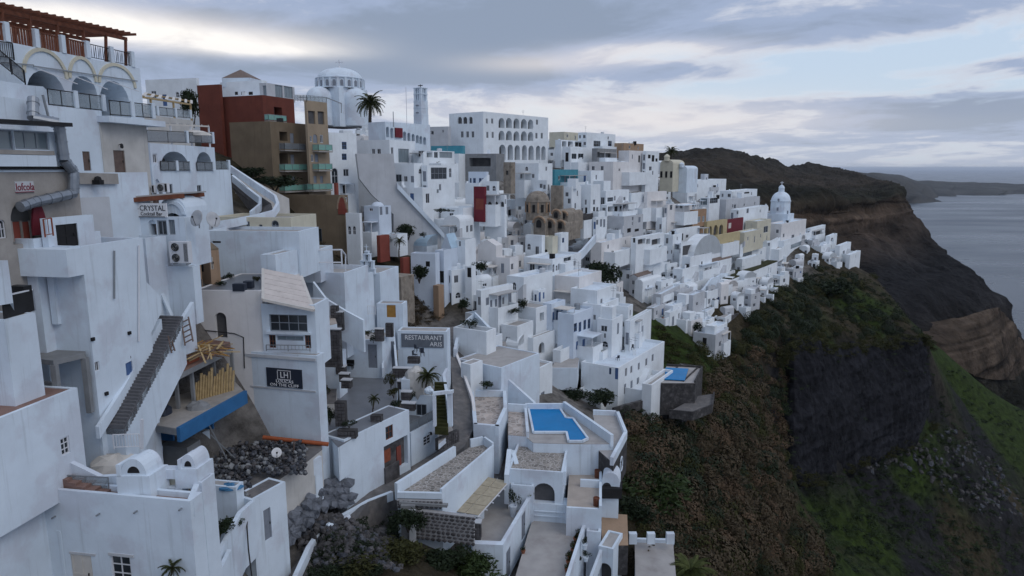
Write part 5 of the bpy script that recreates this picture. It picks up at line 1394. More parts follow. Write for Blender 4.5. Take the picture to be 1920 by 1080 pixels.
house("step_block", "white stepped block between the sign block and the grey terrace", 592, 634, 637, 664, 840, 64.5, -8, par=.05, sink=2, deep=2)
p = fpt(rb_['s'], 650, 690, .5)
def bench(label, p, yaw, w=1.6, m="blackmetal", group=None):
 u = Vector((math.cos(yaw), math.sin(yaw), 0)); n = Vector((-math.sin(yaw), math.cos(yaw), 0)); th = thing("bench", label, "bench", p, group)
 mb = MB(); mb.box(p - u * w / 2 + UP * .38, u * w, n * .5, UP * .08); mb.build("seat", m, th)
 mb = MB(); mb.box(p - u * w / 2 + n * .45 + UP * .5, u * w, n * .06, UP * .45); mb.build("backrest", m, th)
 for s in (-.45, .42):
  for t in (.02, .42): mb = MB(); mb.box(p + u * w * s + n * t, u * .06, n * .06, UP * .378); mb.build("leg", m, th)
 return th
bench("black bench against the white wall left of the pale blue door", p, -.14, 1.8)
rsn = house("restaurant_sign_wall", "white wall block carrying the RESTAURANT ARIS board", 745, 838, 842, 622, 706, 74.5, -5, par=.05, sink=3, deep=2, cat="house")
sg = thing("restaurant_sign", "grey board with pale dotted RESTAURANT ARIS lettering", "sign", fpt(rsn['s'], 755, 651, 0))
rs = rsn['s']; slab_on(rs, 753, 626, 832, 651, .1, "board", sg, "signgrey")
text_on(rs, 760, 628.5, 829, 637, "RESTAURANT", "lettering", sg, "letters", .11); text_on(rs, 806, 641, 829, 649, "ARIS", "lettering", sg, "letters", .11)
wst = onz(730, 694, zt); tp = at(728, 640, 74)
stairs("dark stair flight between white parapets left of the restaurant board", wst, tp, Vector((1.35, -.12, 0)), 14, m="signgrey")
wall_run("white stair parapet left of the dark flight", [(718, 690, 70.5), (715, 636, 73.5)], 1.0, .22); wall_run("white stair parapet right of the dark flight", [(744, 688, 70.5), (737, 612, 77)], 1.0, .22)
def lava_wall(label, p, u, L, h, t=.35, cap=True, m="lavawall", seed=0):
 """planter wall of dark lava stones, each course uneven"""
 th = thing("lava_planter", label, "planter", p); r_ = random.Random(seed); n = Vector((-u.y, u.x, 0))
 mb = MB(); mb.box(p, u * L, n * t, UP * h); mb.build("core", m, th)
 me = None; s = .3
 for j in range(max(1, int(h / s))):
  for i in range(max(1, int(L / s))):
   if me is None:
    q = MB(); q.cbox(Vector((0, 0, 0)), .27, .1, .26); me = bpy.data.meshes.new("stone"); me.from_pydata(q.v, [], q.f); me.materials.append(MATS["lavastone"])
   M = Matrix.Translation(p + u * (i + .5) * s + UP * (j * s + .02) - n * r_.uniform(.0, .05)) @ Matrix.Rotation(math.atan2(u.y, u.x) + r_.uniform(-.1, .1), 4, 'Z') @ Matrix.Diagonal((r_.uniform(.8, 1.05), 1, r_.uniform(.85, 1.02), 1))
   inst(me, "stone", th, M)
 if cap: mb = MB(); mb.box(p - u * .05 - n * .05 + UP * h, u * (L + .1), n * (t + .1), UP * .08); mb.build("coping", "whitegrey", th)
 return th
ux = Vector((.99, -.1, 0))
for i, (x, y, Y, L, h) in enumerate(((604, 688, 60, 1.8, 3.5), (590, 600, 58, .7, 1.1), (620, 597, 64, .7, 1.2), (630, 620, 64, .7, 1.8), (663, 642, 69.5, .7, 1.5), (703, 640, 70, .9, 1.3), (723, 632, 72, .8, 1.5))):
 lava_wall(["lava stone wall with a white arched niche beside the pavilion", "dark lava stone pillar right of the pink awning", "dark lava stone pillar at the pink terrace", "tall lava stone pillar left of the descending stair wall", "lava stone pillar in the planting left of the pale blue door", "lava stone planter left of the dark stair flight", "lava stone pillar at the head of the dark stair flight"][i], at(x, y, Y), ux, L, h, .5, i in (0, 3, 5), seed=i)
p = at(612, 642, 59.8); mb = MB(); pr = [p + ux * (.36 * math.cos(a)) + UP * (.75 + .36 * math.sin(a)) for a in [math.pi * k / 8 for k in range(9)]] + [p - ux * .36, p + ux * .36]
mb.hexa(pr, [q - Vector((.1, .99, 0)) * .2 for q in pr]); tag(mb.build("arched_niche", "white", None, loc=p), "white arched niche set into the lava stone wall", "niche")
z1 = at(612, 605, 62).z
terrace("small pink tiled landing above the lava niche wall", [(603, 612), (632, 606), (627, 592), (606, 590)], z1, 1.2, floor="beigetile")
for i, (x, y, Y, w) in enumerate(((623, 690, 66, .9), (630, 702, 64.5, .9), (636, 716, 63, .9), (640, 728, 61.5, .9))):
 lava_wall(f"{['topmost','second from top','third from top','lowest'][i]} black lava step block left of the grey terrace", at(x, y, Y), ux, w, .75, .6, True, seed=20 + i)
lava_wall("tall lava stone end wall with planting left of the grey terrace", at(629, 800, 56), ux, .9, 2.2, .6, False, seed=31)
z2 = at(610, 745, 62).z
terrace("narrow stone paved landing with a potted bush by the sign block", [(596, 757), (630, 756), (632, 712), (598, 708)], z2, 2.5, floor="pathstone", wallm="whitedirty")
shrub("round bush on the narrow landing beside the sign block", onz(606, 738, z2), .75, .9, 'leafolive')
for i, (x, y, Y, w, h, m_) in enumerate(((737, 700, 68, 2.7, 1.0, 1), (745, 722, 65, 1.0, .8, 1), (752, 742, 63, 1.0, .8, 1), (753, 762, 61.5, 1.3, .7, 1))):
 lava_wall(["long lava stone planter wall right of the grey terrace", "lava step block below the long planter wall", "middle lava step block right of the grey terrace", "lowest lava step block with a white slab right of the grey terrace"][i], at(x, y + 8, Y + 1.5), ux, w, h, .6, True, seed=40 + i)
house("white_plinth", "white plinth between the lava step blocks and the painted rock", 752, 768, 771, 712, 745, 66, -6, roof='none', deep=1, sink=1.5, cat="plinth")
rk = MB(); c = at(783, 720, 67)
def rock(label, c, rx, ry, rz, m, name="rock", seed=0, cat="rock", link=True):
 bm = bmesh.new(); bmesh.ops.create_icosphere(bm, subdivisions=3, radius=1); r_ = np.array([v.co[:] for v in bm.verts]); n_ = fbm(r_[:, 0] * 1.6 + seed * 3.1, r_[:, 1] * 1.6 + 5, r_[:, 2] * 1.6 + seed, 4) * 1.1 + .45
 for v, k in zip(bm.verts, n_): v.co = Vector((v.co.x * rx * k, v.co.y * ry * k, v.co.z * rz * k))
 me = bpy.data.meshes.new(name); bm.to_mesh(me); bm.free(); me.materials.append(MATS[m])
 if not link: return me
 o = bpy.data.objects.new(name, me); col.objects.link(o); o.location = c; OFF[o.name] = Vector(c)
 return tag(o, label, cat)
rock("white painted boulder with dark cracks beside the spiky plant", c, 1.3, 1.0, 1.8, "whitedirty", seed=2)
palm("spiky yucca on the planter right of the white painted boulder", at(799, 728, 66), 1.1, 1.5, n=26, trunk_r=.1, name="yucca", cat="plant")
rock("round white stone under the spiky yucca", at(804, 732, 65), .4, .3, .4, "white", seed=5)
kb = house("restaurant_kiosk", "white block with a dark glazed window below the painted boulder", 765, 815, 819, 742, 812, 66, -8, par=.1, sink=1, deep=3, feats="s:780,758,800,780:G")
ss = thing("steps_gate", "white framed gateway over mossy steps beside the path", "gateway", at(812, 800, 61))
for x0, x1, y0, y1, Y in ((812, 817, 738, 800, 61.5), (839, 848, 735, 800, 62.5)):
 p, q = at(x0, y1, Y), at(x1, y1, Y); h = at(x0, y0, Y).z - p.z; mb = MB(); mb.box(p, q - p, W_ * .35, UP * h); mb.build("pier", "white", ss)
p, q = at(811, 742, 61.4), at(849, 738, 62.4); mb = MB(); mb.box(p, q - p, W_ * .4, UP * .3); mb.build("lintel", "white", ss)
stairs("mossy steps climbing through the white framed gateway", at(828, 806, 61.8), at(826, 716, 68), Vector((1.3, -.1, 0)), 14, m="leafolive")
wall_run("white parapet between mossy steps and the path", [(842, 760, 62.5), (832, 702, 70), (838, 690, 72)], 1.6, .3)
lava_wall("lava stone base wall along the path under the gateway", at(822, 846, 62), Vector((.6, .8, 0)), 3.0, 1.2, .4, False, seed=51)
z5 = at(835, 822, 62.5).z
terrace("small paved landing at the foot of the mossy steps", [(822, 832), (850, 808), (846, 796), (822, 800)], z5, .6, floor="deck")
for i, (x, y, r, h, k, lab) in enumerate(((700, 640, .4, .7, 'leafdark', "dark plant on the planter left of the dark stairs"), (690, 628, .7, .5, 'leafolive', "olive planting above the white wall"), (640, 628, 1.0, .45, 'leafbrown', "brownish planting behind the lava niche wall"), (655, 632, .8, .45, 'leafolive', "trailing plant above the pale blue door wall"),
  (733, 722, .55, 1.2, 'leafolive', "tall shrub at the right edge of the grey terrace"), (738, 742, .6, .9, 'leafolive', "leafy shrub beside the middle lava step"), (742, 762, .6, .7, 'leafdark', "dark shrub beside the lowest lava step"), (768, 748, .5, .7, 'leafdark', "dark shrub under the white plinth"),
  (618, 790, .7, 1.2, 'leafdark', "dark bush at the left corner of the grey terrace"), (655, 800, .6, .5, 'leafdark', "low dark bush beside the terrace corner"), (776, 640, .5, .6, 'leafdark', "dark pot plant on the wall left above the restaurant board"), (796, 640, .6, .5, 'leafdark', "middle dark plant above the restaurant board"), (812, 640, .4, .6, 'leafdark', "dark plant at the right above the restaurant board"))):
 Yp = {0: 70, 1: 70, 2: 66, 3: 69, 4: 66, 5: 64, 6: 62.5, 7: 65, 8: 56, 9: 55, 10: 75.5, 11: 75.5, 12: 75.5}[i]
 shrub(lab, at(x, y, Yp), r, h, k)
palm("small palm in a dark pot on the grey terrace", onz(699, 775, zt), 1.2, .8, n=18, trunk_r=.06)
pot_plant("white urn plant beside the dark stair foot", onz(713, 696, zt), .3, 1.2, "white", "leafdark")
for i, (x, y, L) in enumerate(((705, 794, 1.0), (650, 822, 1.6), (775, 682, 1.3))):
 p = onz(x, y, zt) if i < 2 else at(x, y, 71.5); lava_wall(["dark planter block by the small palm", "dark planter block at the front of the grey terrace", "black bench block below the restaurant board"][i], p - ux * L / 2, ux, L, .7, .6, False, seed=60 + i)
def chair(label, p, yaw, m="blackmetal", sm="signdark", group=None):
 th = thing("chair", label, "chair", p, group); u = Vector((math.cos(yaw), math.sin(yaw), 0)); n = Vector((-math.sin(yaw), math.cos(yaw), 0)); p = Vector(p)
 mb = MB(); mb.box(p - u * .22 - n * .22 + UP * .42, u * .44, n * .44, UP * .05); mb.build("seat", sm, th)
 mb = MB(); mb.box(p - u * .22 + n * .2 + UP * .475, u * .44, n * .04, UP * .42); mb.build("backrest", sm, th)
 for a in (-.2, .17):
  for b in (-.2, .17): mb = MB(); mb.box(p + u * a + n * b, u * .035, n * .035, UP * .418); mb.build("leg", m, th)
 return th
for i, (x, y) in enumerate(((792, 668), (778, 672), (782, 660))):
 chair(["black chair closest to the board under the restaurant sign", "black chair at the left under the restaurant sign", "black chair at the back under the restaurant sign"][i], at(x, y, 72.5), .3 + i)
# the path
pth = [((520, 1100), (588, 1100), 44), ((585, 1020), (640, 1010), 48), ((640, 965), (690, 942), 53), ((690, 922), (740, 922), 56), ((766, 878), (800, 880), 61), ((820, 846), (870, 838), 64.5), ((850, 800), (890, 800), 68.5), ((850, 750), (888, 750), 73.5), ((846, 690), (868, 690), 79), ((838, 650), (856, 650), 85.5), ((830, 615), (850, 612), 95)]
mb = MB(); pv = [(at(a[0], a[1], Y) , at(b[0], b[1], Y + .6)) for a, b, Y in pth]
for (a, b), (c, d) in zip(pv[:-1], pv[1:]):
 for k in range(4):
  t0, t1 = k / 4, (k + 1) / 4; mb.hexa([q - UP * 3 for q in (a.lerp(c, t0), b.lerp(d, t0), b.lerp(d, t1), a.lerp(c, t1))], [a.lerp(c, t0), b.lerp(d, t0), b.lerp(d, t1), a.lerp(c, t1)])
tag(mb.build("path", "pathstone"), kind='structure')
wall_run("white capped kerb wall curving along the outer edge of the path", [(548, 1090, 43.5), (578, 1025, 46.5), (598, 996, 48.5), (615, 985, 49.2), (640, 966, 51.5), (690, 938, 54.5), (735, 921, 56.3)], .8, .35)
wall_run("white wall between the path and the tile roof terrace above", [(853, 655, 84), (870, 700, 78), (886, 745, 73.5), (893, 800, 68)], 1.5, .3, "whitewarm")
# ================================================================== roof terraces and pool right of the path
z3 = at(830, 920, 54.5).z            # long roof terrace
T3 = [(742, 921), (832, 924), (924, 845), (917, 826), (880, 824)]
t3, P3 = terrace("long roof terrace of crazy paving between path and striped pergola", [(745, 927), (829, 929), (926, 845), (908, 832), (881, 838)], z3, 5.5, floor="mosaic", par=.85, edges=((1, .55), 2, 3))
wall_run("white parapet wall on the path side of the crazy paved roof terrace", [P3[0] + UP * 1.0 - U_ * .1, P3[0].lerp(P3[4], .78) + UP * 1.0 - U_ * .1], 1.5, .3)
wall_run("low white front parapet above the black stone wall", [P3[0] + UP * .25, P3[1] + UP * .25], .5, .3)
a, b = P3[0] - Vector((0, .35, 0)), P3[1] - Vector((0, .35, 0))
def stone_wall(label, a, b, top, h, base=None, dens=1.0, seed=0, sizes=(.22, .42), depth=.4, m="lavastone", backm="mortar", name="stone_wall"):
 """rubble wall: pale mortar body with many dark stones standing proud"""
 th = thing(name, label, "wall", a); r_ = random.Random(seed); d = (b - a); L = Vector((d.x, d.y, 0)).length; u = Vector((d.x, d.y, 0)) / L; n = Vector((u.y, -u.x, 0))
 mb = MB(); mb.box(a - UP * h, d, -n * depth, UP * (h + top)); mb.build("core", backm, th)
 ms = []
 for k in range(4):
  me = rock("", None, .5, .5, .5, m, "stone", seed=seed * 5 + k, link=False); ms.append(me)
 for me in ms:
  pass
 y = 0; cnt = 0
 while y < h + top:
  s = r_.uniform(*sizes); x = 0
  while x < L:
   w = r_.uniform(*sizes) * 1.3
   if cnt < 290:
    c = a + u * (x + w / 2) + UP * (top - y - s / 2) + UP * (d.z * (x / L)) + n * .02
    M = Matrix.Translation(c) @ Matrix.Rotation(math.atan2(u.y, u.x), 4, 'Z') @ Matrix.Diagonal((w * .92, .16, s * .9, 1))
    inst(r_.choice(ms), "stone", th, M); cnt += 1
   x += w
  y += s
 return th
def low_rock(m, seed):
 bm = bmesh.new(); bmesh.ops.create_icosphere(bm, subdivisions=1, radius=1)
 for v in bm.verts: v.co *= .5 * (0.85 + .3 * random.Random(seed * 97 + v.index).random())
 me = bpy.data.meshes.new("stone"); bm.to_mesh(me); bm.free(); me.materials.append(MATS[m]); return me
_rock_full = rock
def rock(label, c, rx, ry, rz, m, name="rock", seed=0, cat="rock", link=True):
 if not link: return low_rock(m, seed)
 return _rock_full(label, c, rx, ry, rz, m, name, seed, cat)
stone_wall("black stone wall under the front of the crazy paved roof terrace", a, b, -.35, 1.0, seed=3, sizes=(.2, .34))
c0, c1 = at(752, 950, 53.6), at(890, 965, 52.5)
stone_wall("black rubble wall with pale mortar above the bushes", at(779, 955, 53.0), at(888, 968, 52.2), -.1, 2.6, seed=4, sizes=(.26, .42), m="lavastone")
mb = MB(); p = at(753, 1015, 52.9); mb.box(p, at(779, 1015, 52.9) - p, W_ * .5, UP * (at(753, 948, 52.9).z - p.z)); tag(mb.build("rendered_pier", "concrete", None, loc=p), "grey rendered wall end with a white stripe beside the rubble wall", "wall")
mb = MB(); p = at(768, 1018, 52.6); mb.box(p, at(780, 1018, 52.6) - p, W_ * .1, UP * (at(768, 956, 52.6).z - p.z)); tag(mb.build("white_strip", "whitegrey", None, loc=p), "white painted strip beside the rubble wall", "wall strip")
mb = MB(); a, b = at(748, 946, 53.2), at(838, 952, 53.0); mb.box(a, b - a, W_ * .4, UP * .22); tag(mb.build("stone_coping", "concrete", None, loc=a), "flat grey coping on top of the rubble wall", "coping")
# patio with the cane awning
z6 = at(930, 990, 57.5).z
t6, P6 = terrace("sunken grey patio under the cane awning", [(870, 1012), (944, 1020), (996, 925), (952, 905), (912, 930)], z6, 4, floor="deck", par=.0)
wl = house("patio_wall", "tall white wall with two blue grey doors between patio and long terrace", 887, 944, 1000, 1016, 1110, 52.5, -15, par=.12, sink=3, deep=None, cat="house", wide=3.2,
           feats="f:947,1028,952,1080:d f:954,1020,961,1072:d f:978,968,984,1020:d f:988,955,993,1000:d", near=True) if False else None
E = at(944, 1020, 52.5)
w15 = Vector((math.sin(math.radians(17)), math.cos(math.radians(17)), 0))
Lw = along(1002, E, w15); top0, top1 = E, E + w15 * Lw; zb_ = at(1000, 1000, 57).z - 2.4
pw = thing("patio_wall", "tall white wall with blue grey doors dividing the patio from the long terrace", "wall", Vector((E.x, E.y, zb_)))
n15 = Vector((w15.y, -w15.x, 0)); fcw = Face(Vector((E.x, E.y, zb_)), w15, n15, Lw, E.z - zb_)
hs = clean_holes([(fcw.rect(*r), k) for r, k in (((949, 1030, 957, 1085), 'd'), ((978, 962, 985, 1010), 'd'))], Lw, fcw.H)
mb = MB(); wallface(mb, fcw.O, w15, n15, Lw, fcw.H, [(*r, .14, 0) for r, k in hs])
bk = fcw.O - n15 * .35; wallface(mb, bk + w15 * Lw, -w15, -n15, Lw, fcw.H, [])
q = [fcw.O, bk, bk + w15 * Lw, fcw.O + w15 * Lw]; mb.face([p + UP * fcw.H for p in q]); mb.face([q[0], q[1], q[1] + UP * fcw.H, q[0] + UP * fcw.H][::-1]); mb.face([q[3], q[2], q[2] + UP * fcw.H, q[3] + UP * fcw.H])
mb.build("wall", ["white", "interior"], pw)
for r, k in hs: put_opening(pw, fcw, r, k, True)
house("patio_wall", "white rounded end wall of the patio above the lower bushes", 886, 943, 946, 1022, 1120, 52.3, -4, par=.02, sink=2, deep=.35, cat="wall", roof='none')
aw = thing("cane_awning", "rectangular pale cane awning on white poles over the patio", "awning", at(880, 975, 55))
q0, q1, q2, q3 = at(848, 958, 56), at(897, 966, 55.2), at(954, 902, 61.0), at(910, 893, 61.8)
for k in range(4):
 for j in range(2):
  f = lambda s, t: q0.lerp(q1, s).lerp(q3.lerp(q2, s), t)
  c = [f(j / 2 + .01, k / 4 + .006), f((j + 1) / 2 - .01, k / 4 + .006), f((j + 1) / 2 - .01, (k + 1) / 4 - .006), f(j / 2 + .01, (k + 1) / 4 - .006)]
  mb = MB(); mb.hexa([p - UP * .05 for p in c], c); mb.build("cane_panel", "cane", aw)
for s in (0, .5, 1): mb = MB(); mb.bar(f(s, -.02) - UP * .1, f(s, 1.02) - UP * .1, .09); mb.build("beam", "framewhite", aw)
for t in (0, .2, .4, .6, .8, 1.0): mb = MB(); mb.bar(f(-.02, t) - UP * .17, f(1.1, t) - UP * .17, .08); mb.build("crossbeam", "framewhite", aw)
for p in (q0, q1, q2): mb = MB(); mb.bar(Vector((p.x, p.y, z6)), p - UP * .1, .12); mb.build("pole", "framewhite", aw)
pb = house("patio_house", "white patio house front with pale door under the cane awning", 862, 878, 908, 968, 1015, 57.2, -33, par=.02, sink=1, wide=1.2, feats="f:884,972,896,1005:d")
wall_run("curved white parapet sloping down beside the cane awning poles", [(832, 958, 55.5), (850, 968, 54.8), (862, 990, 54.0), (885, 1012, 53.2)], 1.2, .3)
lava_wall("dark stone pier at the patio corner", at(886, 1012, 53.3), ux, .7, 1.5, .6, True, seed=71)
pot_plant("tall dark plant in the patio's far corner", onz(962, 968, z6), .35, 2.2, "white", "leafdark")
wv = house("planter_block", "white V shaped planter block with a fern behind the patio wall", 958, 1000, 1003, 912, 955, 60.5, -10, par=.7, sink=3, deep=2, deck="leafdark", cat="planter")
shrub("fern growing in the white V shaped planter", at(985, 925, 61.5), .8, .9, 'palmpale')
# arch house
ah = house("arch_house", "white house with a large blind arch and tiled roof terrace", 952, 1056, 1066, 886, 985, 60.5, -9, par=.25, sink=2, deep=8.5, feats="s:1000,906,1040,957:a", dep=.5, deck="mosaic", near=True)
wall_run("pointed white shoulder wall left of the blind arch house", [(950, 890, 60.6), (955, 842, 63.5), (962, 845, 65), (972, 882, 62)], 3.0, .45)
wall_run("tall white screen wall behind the arch house roof terrace", [(974, 812, 69.2), (1000, 812, 69), (1062, 836, 68)], 3.4, .3)
wall_run("white right hand parapet of the arch house roof", [(1060, 842, 67.8), (1058, 884, 61)], 1.4, .4)
# terraces T1, T2 and the pool
z1_ = at(900, 808, 67).z
t1, PT1 = terrace("upper beige roof terrace with rounded white parapet beside the path", [(888, 808), (935, 812), (951, 775), (949, 742), (882, 742)], z1_, 4.5, floor="mosaicwarm", par=.75, edges=(0, 1, 2, 3, 4), t=.4)
z2_ = z1_ - .6
t2, PT2 = terrace("narrow beige tile terrace between roof terrace and pool", [(953, 815), (992, 818), (988, 772), (953, 770)], z2_, 4, floor="mosaicwarm", par=.5, edges=(1, (2, .9)), t=.3)
zp = z2_ - .05
pd, PP = terrace("white pool terrace with beige decking", [(985, 818), (1000, 830), (1072, 832), (1150, 832), (1060, 768), (985, 768)], zp - .1, 4.5, floor="deck", par=.75, edges=((3, 1.0), (4, .8)), t=.35)
pool = thing("swimming_pool", "bright blue swimming pool with a stepped white edge", "swimming pool", onz(1040, 800, zp))
pw_ = [onz(x, y, zp) for x, y in ((991, 768), (1050, 768), (1061, 785), (1074, 786), (1102, 824), (1092, 829), (1066, 829), (1062, 812), (1000, 812))]
mb = MB(); mb.prism(pw_, zp + .0, zp + .10); mb.build("water", "pool", pool)
for k in range(len(pw_)):
 a, b = pw_[k], pw_[(k + 1) % len(pw_)]; mb = MB(); mb.bar(a + UP * .08, b + UP * .08, .22, .24); mb.build("coping", "white", pool)
pf = house("pool_house", "white wall below the pool with a small square window", 1066, 1148, 1152, 838, 915, 66.5, -8, par=.05, sink=3, deep=1.0, roof='none', feats="s:1103,848,1119,863:G s:1068,850,1074,862:G", near=True)
tri = thing("planter_block", "white triangular planter with a green plant in front of the pool", "planter", at(1040, 830, 67))
mb = MB(); a, b, c = at(1000, 812, 69), at(1066, 834, 67), at(1066, 812, 70.5); mb.prism([a, b, c], b.z - 1.5, b.z); mb.build("body", "white", tri)
shrub("small green plant in the triangular planter by the pool", at(1058, 820, 68.5), .6, .7, 'palmpale')
# terrace round the right-hand side with dark outer wall
z7 = zp - .8
t7, P7 = terrace("pale grey side terrace with a white rim and dark outer wall", [(1120, 842), (1150, 868), (1176, 818), (1160, 778), (1112, 776)], z7, 4.0, floor="deck", wallm="lavawall", par=.55, edges=(1, 2, 3), parm="white", t=.35)
z8 = at(1100, 920, 62).z
t8, P8 = terrace("pale pink two level side terrace below the pool wall", [(1062, 958), (1128, 962), (1128, 876), (1068, 874)], z8, 4.5, floor="beigetile", par=.7, edges=((0, .35), 1, (2, .9)), t=.25)
wall_run("low white dividing wall across the pale pink side terrace", [onz(1088, 912, z8) + UP * .75, onz(1128, 914, z8) + UP * .75], .75, .3)
for i, (x, y) in enumerate(((1118, 948), (1120, 895))): p = onz(x, y, z8); mb = MB(); mb.lathe(p, [(.01, 0), (.28, 0), (.3, .8), (.26, .8), (.24, .7), (.01, .7)], 10); tag(mb.build("plant_pot", "wood", None, loc=p), ["dark brown pot at the front corner of the pink side terrace", "dark brown pot by the back corner of the pink side terrace"][i], "pot")
vb = house("side_porch", "small white vaulted porch with a black base right of the pink terrace", 1128, 1162, 1172, 906, 935, 62, -12, par=.1, sink=0, deep=2, roof='vaultw', rise=1.0, feats="s:1130,905,1146,916:n")
mb = MB(); p = at(1128, 935, 61.6); mb.box(p, at(1166, 935, 61.6) - p, W_ * 1.6, UP * (at(1128, 917, 61.6).z - p.z)); tag(mb.build("black_base", "dark", None, loc=p), "black boxed base under the small vaulted porch", "base")
house("side_block", "white block under the black base right of the pink terrace", 1128, 1160, 1163, 936, 965, 61.8, -8, par=.02, sink=3, deep=2)
ring_ = MB(); fcx = Face(P7[1] - UP * 4, (P7[2] - P7[1]).normalized(), Vector(((P7[2] - P7[1]).y, -(P7[2] - P7[1]).x, 0)).normalized(), 9, 4)
c = fcx.O + fcx.d * 3.6 + UP * 2.4 + fcx.n * .12
ring_.tube([c + (fcx.d * math.cos(a) * .55 + UP * math.sin(a) * .75) for a in [2 * math.pi * k / 20 for k in range(21)]], .08, 5, False); tag(ring_.build("ring_emblem", "white", None, loc=c), "white oval ring on the dark outer wall of the side terrace", "ornament")
# long lower terrace
z9 = at(1050, 1010, 57.5).z
t9, P9 = terrace("long pale lower terrace lined with flower pots", [(955, 1120), (1062, 1120), (1104, 985), (1000, 970), (990, 1000)], z9, 4, floor="deck", par=1.0, edges=((1, 1.15), (2, 1.0)), t=.3)
wb = house("terrace_building", "white wall with faint ledges between arch house and long lower terrace", 1000, 1128, 1131, 952, 1010, 59.8, -8, par=.02, sink=3, deep=1.5, roof='none', cat="wall")
for (x0, x1, y) in ((1002, 1100, 960), (1002, 1080, 968)): slab_on(wb['s'], x0, y, x1, y + 1.5, .1, "ledge", wb['th'], "white")
for i in range(9):
 t = i / 8; p = P9[1].lerp(P9[2], .30 + .66 * t) - U_ * .55
 pot_plant(f"{['first','second','third','fourth','fifth','sixth','seventh','eighth','ninth'][i]} flower pot from the front along the long terrace parapet", p, .24 + .05 * (i % 3), .7 + .25 * (i % 2) + (.5 if i == 8 else 0), "terracotta", ['leafgreen', 'leafolive', 'leafdark'][i % 3])
pot_plant("small flower pot beside the nearer blue grey patio door", onz(981, 1037, z9), .2, .6, "terracotta", "leafdark")
sb = house("sunk_court", "narrow white court with potted plants right of the long lower terrace", 1100, 1126, 1129, 998, 1090, 57, -10, par=.3, sink=3, deep=2)
for i, (x, y) in enumerate(((1096, 1030), (1098, 1052), (1085, 1056))): pot_plant(["tall plant in the narrow white court", "front pot in the narrow white court", "small pot at the terrace side of the narrow court"][i], at(x, y, 55), .25, 1.0 - .2 * i, "white", "leafdark")
wall_run("white railing wall between narrow court and curved steps", [(1104, 1090, 53.5), (1127, 1030, 56)], 1.4, .25)
cv = house("curved_house", "white curved house with an arched opening at the bottom edge", 1122, 1150, 1196, 1030, 1100, 55.5, -25, par=.1, sink=3, deep=3, feats="s:1123,1056,1146,1110:a")
z10 = at(1225, 1050, 58.5).z
t10, P10 = terrace("pale square terrace with white crenellated wall near the fan palm", [(1192, 1110), (1270, 1110), (1262, 1016), (1190, 1014)], z10, 4, floor="deck", par=.35, edges=(2,), t=.3)
for x in (1186, 1220, 1256): p = at(x, 1018, 60.2); mb = MB(); mb.cbox(p, .75, .5, 1.05); mb.build("merlon", "white", t10)
z11 = at(1150, 980, 61).z
terrace("brown earth terrace strip below the vaulted porch", [(1128, 1022), (1178, 1022), (1176, 965), (1128, 962)], z11, 3, floor="tan", wallm="lavawall")
